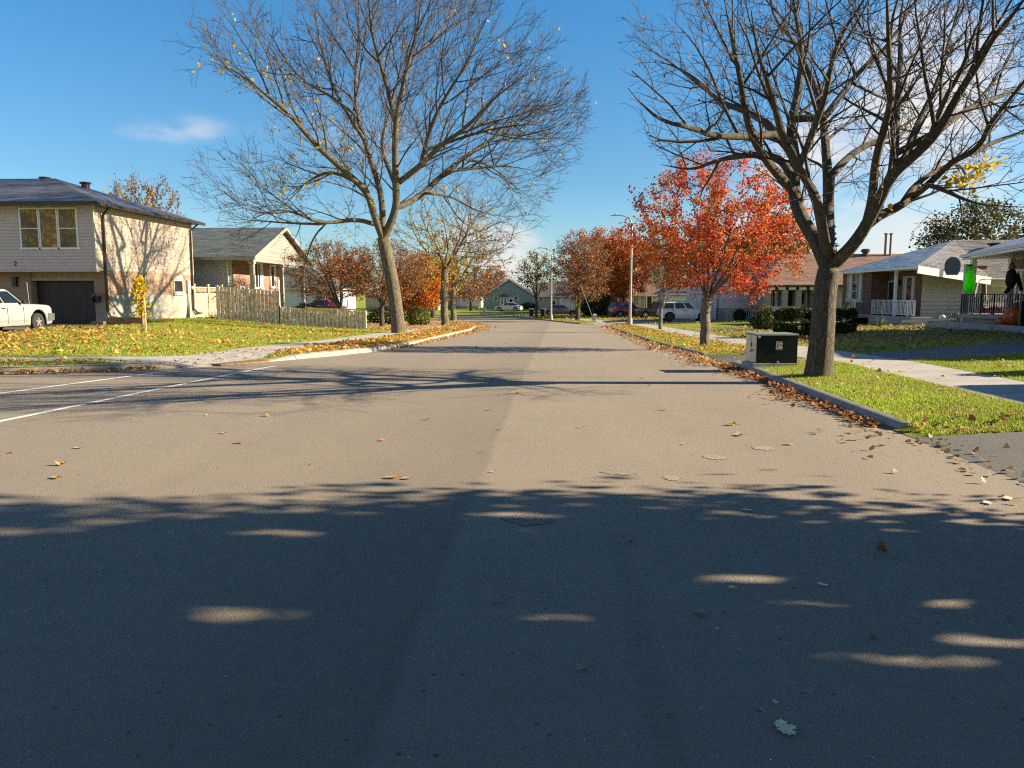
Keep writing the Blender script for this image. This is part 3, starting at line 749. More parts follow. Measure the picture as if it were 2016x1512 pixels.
def make_tree(name, label, loc, crown_c, crown_r, base_r, tip=.012, n_attr=900, step=.3, dk=.5, di=4, limbs=None, fork=2.0, seed=1, bark=None, leaf=None,
              n_leaf=0, leaf_size=.12, leaf_thin=.03, leaf_spread=.18, twig=(0, .4, .008), thin=.02, group=None, cat='tree', up=.08, inertia=.5, shell=.35, lean=(0, 0), flare=.35, cut=None, leaf_where=None, extra_attr=None, n_limb=5, squash=.75, out=.3, twig_mat=None, fan_args=None):
    rng = np.random.default_rng(seed); rn = random.Random(seed)
    loc = Vector(loc); cc = Vector(crown_c)
    T = thing(name, label, cat, loc, 0, group)
    if limbs is None:
        f = loc + Vector((lean[0], lean[1], fork)); limbs = [[loc - Vector((0, 0, .25)), loc.lerp(f, .5) + Vector((rn.uniform(-.05, .05), rn.uniform(-.05, .05), 0)) * fork, f]]
        for k in range(n_limb):
            a = 2 * PI * (k + rn.uniform(-.3, .3)) / n_limb; e = rn.uniform(.25, .75)
            q = cc + Vector((math.cos(a) * crown_r[0] * .45 * (1.2 - e), math.sin(a) * crown_r[1] * .45 * (1.2 - e), (e - .5) * crown_r[2] * .9))
            m = f.lerp(q, .5) + Vector((0, 0, -.06 * (q - f).length))
            limbs.append([f, m, q])
    if fan_args: P, par, dr, r_ = fan(limbs, base_r, crown_c, crown_r, seed=seed, up=up, tip=tip, **fan_args)
    else:
        at = ellips(rng, n_attr, crown_c, crown_r, shell, cut)
        P, par, dr = grow(limbs, at, step, di, dk, 70, inertia, up, seed, out=out, hub=loc + Vector((0, 0, fork if limbs is None else (cc.z - loc.z) * .45)))
        r_ = radii(P, par, tip, base_r)
    cutr = max(.045, base_r * .16)
    V, F = branch_mesh(P, par, r_, lambda x: x >= cutr, flare); np_mesh('trunk', V, F, bark, T, True)
    V, F = branch_mesh(P, par, r_, lambda x: x < cutr)
    ends = np.array([tuple(P[i]) for i in range(len(P)) if r_[i] < leaf_thin])
    if twig[0]:
        V2, F2, e2 = twigs(P, dr, r_, thin, twig[0], twig[1], twig[2], rng, up, hub=(loc.x, loc.y, loc.z + (cc.z - loc.z) * .5))
        F = np.concatenate([F, F2 + len(V)]) if len(F) else F2; V = np.concatenate([V, V2]) if len(V) else V2
        ends = np.concatenate([ends, e2]) if len(ends) else e2
    if len(V): np_mesh('branches', V, F, twig_mat or bark, T, True)
    if n_leaf and leaf is not None:
        e = ends
        if leaf_where is not None:
            wt = np.array([leaf_where(p) for p in e]); wt = wt / wt.sum(); pk = e[rng.choice(len(e), n_leaf, p=wt)]
        else: pk = e[rng.integers(0, len(e), n_leaf)]
        pk = pk + rng.normal(0, leaf_spread, pk.shape)
        V, F = leaf_arrays(pk, leaf_size, rng, squash=squash); np_mesh('foliage', V, F, leaf, T)
    return T
def make_bush(name, label, loc, r_, n, size, leaf, seed=1, cat='shrub', group=None, box=False, stems=True):
    """clipped or loose shrub: leaf-sized faces crowded towards its skin, stems inside"""
    rng = np.random.default_rng(seed); T = thing(name, label, cat, loc, 0, group)
    lx, ly, lz = loc
    q = rng.normal(0, 1, (n, 3)); q /= np.linalg.norm(q, axis=1)[:, None]
    if box: q = np.sign(q) * np.abs(q) ** .38
    else: q[:, 2] = np.where(q[:, 2] < -.75, -.75, q[:, 2])
    lump = 1 + .09 * np.sin(q[:, 0] * 5 + seed) * np.cos(q[:, 1] * 6 + 2 * seed) + .07 * np.sin(q[:, 2] * 9 + q[:, 0] * 4)
    rad = (1 - .35 * rng.uniform(0, 1, n) ** 2.2) * (lump if not box else 1 + (lump - 1) * .35)
    pos = np.array([lx, ly, lz + r_[2] * (.74 if not box else .98)]) + q * rad[:, None] * np.array(r_)
    pos[:, 2] = np.maximum(pos[:, 2], lz + .02)
    V, F = leaf_arrays(pos, size, rng, 0); np_mesh('foliage', V, F, leaf, T)
    if stems:
        mb = MB()
        for k in range(7):
            a = k * 2.4; mb.tube([(lx + .1 * math.cos(a), ly + .1 * math.sin(a), lz - .05), (lx + .35 * r_[0] * math.cos(a), ly + .35 * r_[1] * math.sin(a), lz + r_[2] * .7), (lx + .6 * r_[0] * math.cos(a), ly + .6 * r_[1] * math.sin(a), lz + r_[2] * 1.15)], [.03, .02, .008], 5)
        mb.build('stems', MAT['bark_dark'], T)
    return T
def make_spruce(name, label, loc, h, r_, leaf, seed, n=2600, size=.35):
    rng = np.random.default_rng(seed); T = thing(name, label, 'tree', loc); x, y, z = loc
    MB().tube([(x, y, z - .2), (x, y, z + h * .5), (x, y, z + h * .97)], [.2, .12, .02], 7).build('trunk', MAT['bark_dark'], T)
    t = rng.uniform(.08, 1, n) ** 1.0; lay = np.floor(t * 16) / 16 + rng.uniform(0, .03, n)
    rr = (1 - lay) * r_ * rng.uniform(.15, 1, n) ** .6 + .06; a = rng.uniform(0, 2 * PI, n); a = np.floor(a / .7 + lay * 31) * .7 + rng.normal(0, .17, n)
    pos = np.stack([x + rr * np.cos(a), y + rr * np.sin(a), z + h * lay - rr * .28 + rng.normal(0, .06, n)], 1)
    V, F = leaf_arrays(pos, size, rng, .2, .35); np_mesh('foliage', V, F, leaf, T)
    return T
# ------------------------------------------------------------------ house pieces
def clapboards(mb, p0, u, n, wid, z0, z1, pitch=.2, m=0, shape=None, lip=.045):
    """lapped boards on a wall plane from p0 along u; shape(z) gives (from, to) along the wall"""
    p0, u, n = Vector(p0), Vector(u), Vector(n); z = z0
    while z < z1 - .01:
        zt = min(z + pitch, z1); a, b = (0, wid) if shape is None else shape((z + zt) / 2)
        if b - a > .05:
            A = p0 + u * a; B = p0 + u * b; A.z = B.z = 0
            q = lambda P, o, h: (P + n * o) + Vector((0, 0, h))
            mb.grid([q(A, lip, z + lip * .6), q(B, lip, z + lip * .6), q(B, .006, zt), q(A, .006, zt), q(A, -.01, z + lip * .6), q(B, -.01, z + lip * .6)], [(0, 1, 2, 3), (4, 5, 1, 0)], m)
        z = zt
def frame_axes(u, n): return Vector(u).normalized(), Vector(n).normalized()
def window(par, c, u, n, wd, ht, bars=(1, 0), frame='trim_white', back='curtain', depth=.06, label=None, bw=.05, pane='glass'):
    """part 'window' = frame and bars; its pane and curtain are sub-parts. c = centre on the wall face"""
    c = Vector(c); u, n = frame_axes(u, n); z = Vector((0, 0, 1)); mb = MB()
    def bx(m, a0, a1, b0, b1, o0, o1):
        p = lambda a, b, o: c + u * a + z * b + n * o
        m.hexa([p(a0, b0, o0), p(a1, b0, o0), p(a1, b0, o1), p(a0, b0, o1), p(a0, b1, o0), p(a1, b1, o0), p(a1, b1, o1), p(a0, b1, o1)])
    w2, h2 = wd / 2, ht / 2
    bx(mb, -w2, w2, h2 - bw, h2, -.02, depth); bx(mb, -w2 - .03, w2 + .03, -h2 - .02, -h2 + bw, -.02, depth + .03)
    bx(mb, -w2, -w2 + bw, -h2 + bw, h2 - bw, -.02, depth); bx(mb, w2 - bw, w2, -h2 + bw, h2 - bw, -.02, depth)
    for i in range(1, bars[0]):
        a = -w2 + wd * i / bars[0]; bx(mb, a - bw * .42, a + bw * .42, -h2 + bw, h2 - bw, -.02, depth - .012)
    for j in range(1, bars[1]):
        b = -h2 + ht * j / bars[1]; bx(mb, -w2 + bw, w2 - bw, b - bw * .3, b + bw * .3, -.02, depth - .016)
    o = mb.build('window', MAT[frame], par)
    if label: o['label'] = label
    g = MB(); bx(g, -w2 + bw * .6, w2 - bw * .6, -h2 + bw * .6, h2 - bw * .6, -.005, .025)
    gg = g.build('pane', MAT[pane], par); gg.parent = o
    if back:
        for s in (-1, 1):
            k = MB(); a0, a1 = (-w2 + bw, -w2 * .45) if s < 0 else (w2 * .45, w2 - bw)
            bx(k, a0, a1, -h2 + bw, h2 - bw, .0255, .028)
            kk = k.build('curtain', MAT[back], par); kk.parent = o
    return o
def door(par, c, u, n, wd, ht, mat, frame='trim_white', glass=None, label=None):
    c = Vector(c); u, n = frame_axes(u, n); z = Vector((0, 0, 1))
    def bx(m, a0, a1, b0, b1, o0, o1):
        p = lambda a, b, o: c + u * a + z * b + n * o
        m.hexa([p(a0, b0, o0), p(a1, b0, o0), p(a1, b0, o1), p(a0, b0, o1), p(a0, b1, o0), p(a1, b1, o0), p(a1, b1, o1), p(a0, b1, o1)])
    mb = MB(); bx(mb, -wd / 2, wd / 2, 0, ht, -.02, .035)
    for b0, b1 in ((.12, .42), (.5, .9)):
        bx(mb, -wd * .36, wd * .36, ht * b0, ht * b1, .035, .05)
    d = mb.build('door', MAT[mat], par)
    if label: d['label'] = label
    f = MB(); bx(f, -wd / 2 - .09, -wd / 2, 0, ht + .09, -.02, .06); bx(f, wd / 2, wd / 2 + .09, 0, ht + .09, -.02, .06); bx(f, -wd / 2, wd / 2, ht, ht + .09, -.02, .06)
    q = f.build('frame', MAT[frame], par); q.parent = d
    if glass:
        g = MB(); bx(g, -wd * .3, wd * .3, ht * glass[0], ht * glass[1], .05, .056); q = g.build('pane', MAT['glass'], par); q.parent = d
    h = MB(); h.ball(c + u * wd * .4 + z * ht * .46 + n * .08, .04, 6); q = h.build('handle', MAT['alloy'], par); q.parent = d
    return d
def garage_door(par, c, u, n, wd, ht, mat, rows=4, cols=4):
    c = Vector(c); u, n = frame_axes(u, n); z = Vector((0, 0, 1)); mb = MB()
    def bx(a0, a1, b0, b1, o0, o1):
        p = lambda a, b, o: c + u * a + z * b + n * o
        mb.hexa([p(a0, b0, o0), p(a1, b0, o0), p(a1, b0, o1), p(a0, b0, o1), p(a0, b1, o0), p(a1, b1, o0), p(a1, b1, o1), p(a0, b1, o1)])
    for r_ in range(rows):
        b0, b1 = ht * r_ / rows, ht * (r_ + 1) / rows; bx(-wd / 2, wd / 2, b0 + .008, b1 - .008, -.02, .03)
        for k in range(cols):
            a0 = -wd / 2 + wd * k / cols; bx(a0 + .06, a0 + wd / cols - .06, b0 + .09, b1 - .09, .03, .045)
    return mb.build('garage_door', MAT[mat], par)
def roof_slab(par, planes, th, mat, fascia, name='roof'):
    """planes: polygons of the roof surface; each gets thickness downwards"""
    mb = MB()
    for pl in planes:
        mb.prism([Vector(p) - Vector((0, 0, th)) for p in pl], (0, 0, th))
    return mb.build(name, MAT[mat], par)
def strip(par, name, pts, wd, ht, mat):
    mb = MB()
    for a, b in zip(pts, pts[1:]): mb.bar(a, b, wd, ht)
    return mb.build(name, MAT[mat], par)
def railing(par, pts, h, mat, gap=.12, rad=.012, fancy=False, name='railing'):
    mb = MB()
    for a, b in zip(pts, pts[1:]):
        a, b = Vector(a), Vector(b); L = (b - a).length; up = Vector((0, 0, h))
        mb.bar(a + up, b + up, .045, .035); mb.bar(a + Vector((0, 0, .1)), b + Vector((0, 0, .1)), .03, .025)
        n = max(1, round(L / gap))
        for i in range(n + 1):
            p = a.lerp(b, i / n); r_ = rad * 1.9 if i % 9 == 0 or i == n else rad
            mb.bar(p + Vector((0, 0, 0 if i % 9 == 0 else .1)), p + up, 2 * r_, 2 * r_)
            if fancy and i % 3 == 1 and i < n:
                q = p.lerp(a.lerp(b, (i + 1) / n), .5)
                mb.tube([q + Vector((0, 0, h * t)) + (b - a).normalized() * .05 * math.sin(t * 9) for t in (.15, .3, .45, .6, .75, .9)], .011, 4)
    return mb.build(name, MAT[mat], par)
def steps(par, x0, x1, y0, y1, z0, z1, n, axis, mat='concrete'):
    mb = MB()
    for i in range(n):
        t0 = i / n
        if axis == '-y': mb.box(x0, x1, y0 + (y1 - y0) * t0, y1, z0 - .3, z0 + (z1 - z0) * (i + 1) / n)
        if axis == '-x': mb.box(x0 + (x1 - x0) * t0, x1, y0, y1, z0 - .3, z0 + (z1 - z0) * (i + 1) / n)
    return mb.build('steps', MAT[mat], par)
def text_obj(par, txt, loc, rot, size, mat, name='house_number', ext=.012):
    cu = bpy.data.curves.new(name, 'FONT'); cu.body = txt; cu.size = size; cu.extrude = ext; cu.align_x = 'CENTER'
    tmp = bpy.data.objects.new(name, cu); COL.objects.link(tmp)
    dg = bpy.context.evaluated_depsgraph_get(); me = bpy.data.meshes.new_from_object(tmp.evaluated_get(dg))
    bpy.data.objects.remove(tmp); me.materials.clear(); me.materials.append(MAT[mat])
    o = link(name, me, par); o.location = Vector(loc) - wpos(par); o.rotation_euler = rot
    return o
def roof_vent(par, p, mat='black_metal', r_=.2, h=.32, name='roof_vent'):
    p = Vector(p); mb = MB(); mb.lathe(p, [(r_ * .7, -.15), (r_ * .7, h * .5), (r_, h * .55), (r_ * 1.02, h * .9), (r_ * .6, h)], 14)
    return mb.build(name, MAT[mat], par, smooth=40)
def block(par, name, x0, x1, y0, y1, z0, z1, mat):
    return MB().box(x0, x1, y0, y1, z0, z1).build(name, MAT[mat], par)
# ------------------------------------------------------------------ vehicles (local: +x forward, wheels on z=0)
def paint(name, col, rough=.25, dirt=.0):
    t = NT(name); c = t.mix(t.rng(t.noise(2.5, 5), .35, .75, 0, .25 + dirt), col, tuple(x * .8 for x in col))
    return t.set(c, rough, Coat_Weight=.3, Coat_Roughness=.08, Specular_IOR_Level=.5)
def car(label, cat, loc, rz, pm, L=4.5, W=1.78, kind='sedan', group=None, rim='alloy', wr=.32, plate=True):
    T = thing('parked_car' if cat != 'pickup truck' else 'pickup_truck', label, cat, loc, rz, group)
    hw = W / 2; F = L / 2; z0 = .26 if kind in ('suv', 'pickup') else .2
    if kind == 'sedan':
        top = [(-F, .62), (-F + .06, .86), (-F + .5, .97), (-F + 1.0, .98), (F - 1.25, .93), (F - .5, .84), (F - .1, .68), (F, .5)]; cab = dict(b0=-F + .35, b1=F - 1.25, t0=-F + 1.25, t1=F - 2.15, zb=.93, zt=1.43); cuts = (.0,)
    elif kind == 'hatch':
        top = [(-F, .7), (-F + .05, .95), (-F + .5, 1.02), (F - 1.1, .98), (F - .45, .86), (F - .1, .68), (F, .5)]; cab = dict(b0=-F + .02, b1=F - 1.0, t0=-F + .55, t1=F - 2.0, zb=.97, zt=1.55); cuts = (.0, -.95)
    elif kind == 'suv':
        top = [(-F, .75), (-F + .04, 1.05), (-F + .5, 1.10), (F - 1.35, 1.09), (F - .5, 1.03), (F - .12, .9), (F, .6)]; cab = dict(b0=-F + .05, b1=F - 1.3, t0=-F + .38, t1=F - 2.0, zb=1.06, zt=1.72); cuts = (.05, -1.0)
    else:
        top = [(-F, .85), (-F + .03, 1.12), (-F + .5, 1.14), (F - 1.7, 1.14), (F - 1.1, 1.13), (F - .3, 1.09), (F - .07, 1.05), (F - .02, .98), (F, .6)]; cab = dict(b0=F - 3.75, b1=F - 1.55, t0=F - 3.55, t1=F - 2.5, zb=1.1, zt=1.73); cuts = (F - 2.75,)
    # body shell: rounded cross-sections along the length, open wheel arches cut from the sides
    wx = (-F + (.85 if kind != 'pickup' else 1.15), F - (.88 if kind != 'pickup' else .95)); ar = wr + (.085 if kind != 'pickup' else .14)
    xs = sorted(set([x for x, z in top] + [wx[k] + ar * math.cos(a) for k in (0, 1) for a in np.linspace(0, PI, 13)] + list(np.linspace(-F + .2, F - .3, 12))))
    tx, tz = [a for a, b in top], [b for a, b in top]
    vs = []; nr = 8
    for x in xs:
        zt = float(np.interp(x, tx, tz)); ez = .45 if kind != 'pickup' else .16; e = max(0, (abs(x) - F + ez) / ez); h = hw * (1 - (.13 if kind != 'pickup' else .07) * e * e)
        zb = z0 + (.05 * e if e else 0)
        for k in (0, 1):
            dx = abs(x - wx[k])
            if dx < ar: zb = max(zb, wr + math.sqrt(max(0, ar * ar - dx * dx)) - .0)
        zb = min(zb, zt - .12)
        zm = max(zb + .02, .62 if zt > .7 else zt - .1)
        half = [(h - .03, zb), (h, min(zb + .06, zm)), (h + .012, zm), (h - .015, max(zm + .01, zt - .13)), (h - .09, zt - .03), (h * .6, zt), (0, zt + .015)]
        ring = [(x, y, z) for y, z in half] + [(x, -y, z) for y, z in half[-2::-1]]
        vs += ring; nr = len(ring)
    n = len(xs); fs = [(i * nr + j, i * nr + j + 1, (i + 1) * nr + j + 1, (i + 1) * nr + j) for i in range(n - 1) for j in range(nr - 1)]
    fs += [tuple(range(nr)), tuple((n - 1) * nr + j for j in range(nr))]
    b = MB(); b.grid(vs, fs)
    # cabin: tapered box with rounded roof
    c = cab; wb, wt = hw - .1, hw - .27; zb, zt = c['zb'], c['zt']
    st = [(0, wb, c['b0'], c['b1'], zb - .05), (.85, wt + .05, c['b0'] + (c['t0'] - c['b0']) * .85, c['b1'] + (c['t1'] - c['b1']) * .85, zb + (zt - zb) * .85), (.96, wt - .02, c['t0'] + .02, c['t1'] + .05, zt - .02), (1, wt - .16, c['t0'] + .15, c['t1'] - .15, zt)]
    cv = []
    for _, w_, a0, a1, z in st: cv += [(a0, -w_, z), (a1, -w_, z), (a1, w_, z), (a0, w_, z)]
    b.grid(cv, [(i * 4 + j, i * 4 + (j + 1) % 4, (i + 1) * 4 + (j + 1) % 4, (i + 1) * 4 + j) for i in range(3) for j in range(4)] + [(12, 13, 14, 15)])
    if kind == 'pickup':   # open bed walls
        b.box(-F + .05, c['b0'] - .05, -hw + .06, -hw + .14, 1.1, 1.22); b.box(-F + .05, c['b0'] - .05, hw - .14, hw - .06, 1.1, 1.22)
    body = b.build('body', pm, T, True, smooth=38)
    u = MB(); u.box(-F + .25, F - .3, -hw + .12, hw - .12, z0 - .04, z0 + .42); u.build('underbody', MAT['dark_plastic'], T, True)
    # glass, each pane a part
    def P(t, s, side):   # point on the cabin side: t along (0 rear 1 front), s height
        a0 = c['b0'] + (c['t0'] - c['b0']) * s; a1 = c['b1'] + (c['t1'] - c['b1']) * s
        return Vector((a0 + (a1 - a0) * t, side * (wb + (wt + .035 - wb) * s + .004), zb + (zt - zb) * s))
    segs = []; full = (c['b0'], c['b1'])
    ed = [.03] + [(q - (c['b0'] + c['b1']) / 2) / (c['b1'] - c['b0']) + .5 for q in sorted(cuts)] + [.95]
    for side in (-1, 1):
        for i in range(len(ed) - 1):
            a, d = ed[i] + .025, ed[i + 1] - .02
            if d - a < .05: continue
            lo, hi = .12, .84
            pts = [P(a, lo, side), P(d, lo, side), P(d - (.0 if i < len(ed) - 2 else .0), hi, side), P(a, hi, side)]
            g = MB(); g.prism(pts, (0, side * .008, 0)); g.build('window', MAT['glass_car'], T, True)
    for t, nm in ((1, 'windshield'), (0, 'rear_window')):
        o_ = .008 if t else -.008
        q = lambda s, y: Vector(((c['b1'] + (c['t1'] - c['b1']) * s if t else c['b0'] + (c['t0'] - c['b0']) * s) + o_ * 2, y * (wb + (wt - wb) * s - .09), zb + (zt - zb) * s))
        g = MB(); g.prism([q(.1, -1), q(.1, 1), q(.82, 1), q(.82, -1)], (o_, 0, .004)); g.build(nm, MAT['glass_car'], T, True)
    for k in (0, 1):
        for s in (-1, 1):
            y = s * (hw - .11); x = wx[k]
            m = MB(); m.lathe((x, y, wr), [(wr * .62, -.1), (wr * .93, -.105), (wr, -.08), (wr, .08), (wr * .93, .105), (wr * .62, .1)], 26, axis='y')
            t_ = m.build('wheel', MAT['rubber'], T, True, smooth=40)
            rw = wr * (.63 if kind != 'pickup' else .55); m = MB(); m.lathe((x, y + s * .1, wr), [(rw, -.02), (rw, .014), (rw * .86, .014), (rw * .86, -.01)], 22, axis='y', caps=rim != 'alloy')
            for j in range(5 if rim == 'alloy' else 0):
                a = 2 * PI * j / 5 + .3; m.bar((x, y + s * .1, wr), (x + rw * .9 * math.cos(a), y + s * .104, wr + rw * .9 * math.sin(a)), .06, .02, up=(0, 1, 0))
            m.lathe((x, y + s * .1, wr), [(.07, -.01), (.07, .012), (.03, .02)], 12, axis='y')
            r__ = m.build('rim', MAT[rim], T, True, smooth=40); r__.parent = t_
    zl = .68 if kind in ('sedan', 'hatch') else .86
    for s in (-1, 1):
        m = MB(); m.hexa([(F - .28, s * (hw - .02) - .02 * s, zl - .09), (F - .03, s * (hw - .3), zl - .1), (F - .06, s * (hw - .5), zl - .09), (F - .4, s * (hw - .3), zl - .09), (F - .3, s * (hw - .015), zl + .07), (F - .08, s * (hw - .3), zl + .05), (F - .1, s * (hw - .5), zl + .04), (F - .4, s * (hw - .3), zl + .07)])
        m.build('headlight', MAT['lamp_clear'], T, True)
        m = MB(); m.box(-F - .01, -F + .16, s * (hw - .17) - .1, s * (hw - .17) + .1, zl + .02, zl + .26); m.build('taillight', MAT['lamp_red'], T, True)
        m = MB(); xm = c['b1'] - .35; m.ball((xm, s * (hw + .07), zb + .1), .1, 8, 0, (.55, 1, .8)); m.bar((xm, s * (hw - .1), zb + .04), (xm, s * (hw + .04), zb + .08), .05, .05); m.build('wing_mirror', MAT['dark_plastic'] if kind == 'pickup' else pm, T, True, smooth=60)
        for q in list(cuts) + ([c['b1'] - .95] if kind != 'pickup' else []):
            m = MB(); m.box(q - .3, q - .12, s * (hw + .0) - .015, s * (hw + .0) + .025, .82 if kind in ('sedan', 'hatch') else .95, .86 if kind in ('sedan', 'hatch') else .99); m.build('handle', MAT['dark_plastic'] if kind in ('suv', 'pickup') else pm, T, True)
    m = MB(); m.hexa([(F - .25, -hw + .02, .3), (F + .03, -hw + .18, .32), (F + .03, hw - .18, .32), (F - .25, hw - .02, .3), (F - .25, -hw + .02, .5), (F + .05, -hw + .18, .5), (F + .05, hw - .18, .5), (F - .25, hw - .02, .5)])
    if kind == 'pickup':
        m = MB(); m.hexa([(F - .42, -hw - .03, .4), (F + .1, -hw + .03, .42), (F + .1, hw - .03, .42), (F - .42, hw + .03, .4), (F - .38, -hw - .03, .72), (F + .12, -hw + .03, .7), (F + .12, hw - .03, .7), (F - .38, hw + .03, .72)])
    m.build('front_bumper', plain('dark_bumper', (.09, .09, .085), .5) if kind == 'pickup' else pm, T, True)
    m = MB(); m.box(-F - .05, -F + .12, -hw + .08, hw - .08, .34, .55); m.build('rear_bumper', MAT['dark_plastic'] if kind == 'suv' else pm, T, True)
    m = MB(); m.box(F - .06, F + .012, -.42, .42, .55, .72 if kind != 'pickup' else .85); m.build('grille', MAT['dark_plastic'], T, True)
    for side in (-1, 1):
        for q in list(cuts) + [c['b1'] - .28, ]:
            sm = MB(); sm.box(q - .006, q + .006, side * (hw + .008) - .006, side * (hw + .008) + .006, .36, zb - .1); sm.build('door_seam', MAT['dark_plastic'], T, True)
    if kind == 'pickup':
        MB().tube([(F - 1.3, -hw + .12, 1.1), (F - 1.36, -hw + .12, 2.0)], .008, 5).build('antenna', MAT['grey_metal'], T, True)
        for s in (-1, 1): m = MB(); m.box(-F + .3, F - 1.6, s * hw - .012, s * hw + .022, .44, .47); m.build('side_moulding', plain('grey_moulding', (.2, .2, .19), .5), T, True)
    if kind == 'suv':
        m = MB()
        for s in (-1, 1): m.bar((c['t0'] + .2, s * (wt - .08), zt + .05), (c['t1'] - .1, s * (wt - .08), zt + .05), .04, .04)
        m.build('roof_rails', MAT['dark_plastic'], T, True)
    return T
# ================================================================== ground
make_ground(); kerbs()
def road_line(pts, wd):
    mb = MB()
    for (ax, ay), (bx, by) in zip(pts, pts[1:]):
        L = math.hypot(bx - ax, by - ay); nx, ny = (by - ay) / L * wd / 2, -(bx - ax) / L * wd / 2; n = 12
        for i in range(n):
            q = [(ax + (bx - ax) * t / n + s * nx, ay + (by - ay) * t / n + s * ny) for t, s in ((i, -1), (i, 1), (i + 1, 1), (i + 1, -1))]
            mb.face([(x, y, gz(y) + .005) for x, y in q])
    o = mb.build('crosswalk_line', MAT['paint_white']); o['kind'] = 'structure'
road_line([(-7.6, 3.2), (-7.04, 9.23), (-6.38, 17.1)], .11)
road_line([(-10.9, 4.5), (-9.04, 11.9), (-8.2, 15.3)], .11)
def patch(name, x, y, r_, mat, sq=1.0, rag=.12, seed=0):   # low painted or worn spots that belong to the road
    rn = random.Random(seed); pts = [(x + r_ * (1 + rn.uniform(-rag, rag)) * math.cos(a), y + r_ * sq * (1 + rn.uniform(-rag, rag)) * math.sin(a), gz(y) + .004) for a in np.linspace(0, 2 * PI, 22)[:-1]]
    o = MB().face(pts).build(name, mat); o['kind'] = 'structure'
mt = NT('chalky_spot'); MAT['chalk'] = mt.set(mt.mix(mt.rng(mt.noise(38, 4), .4, .62), (.20, .165, .135), (.36, .32, .27)), .9)
mt = NT('rough_patch'); MAT['rough'] = mt.set(mt.mix(mt.rng(mt.noise(45, 3), .4, .6), (.16, .13, .10), (.32, .268, .208)), .95)
patch('road_paint_spot', 1.58, 7.55, .12, MAT['chalk'], .9, seed=1); patch('road_paint_spot', 2.17, 8.04, .115, MAT['chalk'], .9, seed=2); patch('road_paint_spot', 1.03, 6.67, .08, MAT['chalk'], 1.1, .3, 3)
patch('rough_asphalt_patch', -.5, 12.5, .26, MAT['rough'], 1.1, .25, 4); patch('rough_asphalt_patch', -.2, 5.35, .16, MAT['rough'], .8, .35, 5); patch('rough_asphalt_patch', .58, 6.85, .14, MAT['rough'], .8, .4, 6)
mb = MB(); pl = [(-7.62, 16.98), (-6.98, 18.35), (-7.3, 18.6), (-8.0, 17.2)]
mb.prism([(x, y, gr(x, y) - .02) for x, y in pl], (0, 0, .035))
tag(mb.build('tactile_plate', plain('rusty_iron_plate', (.20, .105, .06), .8, .35, 6, .4)), 'rusty brown tactile plate set in the kerb ramp', 'plate')
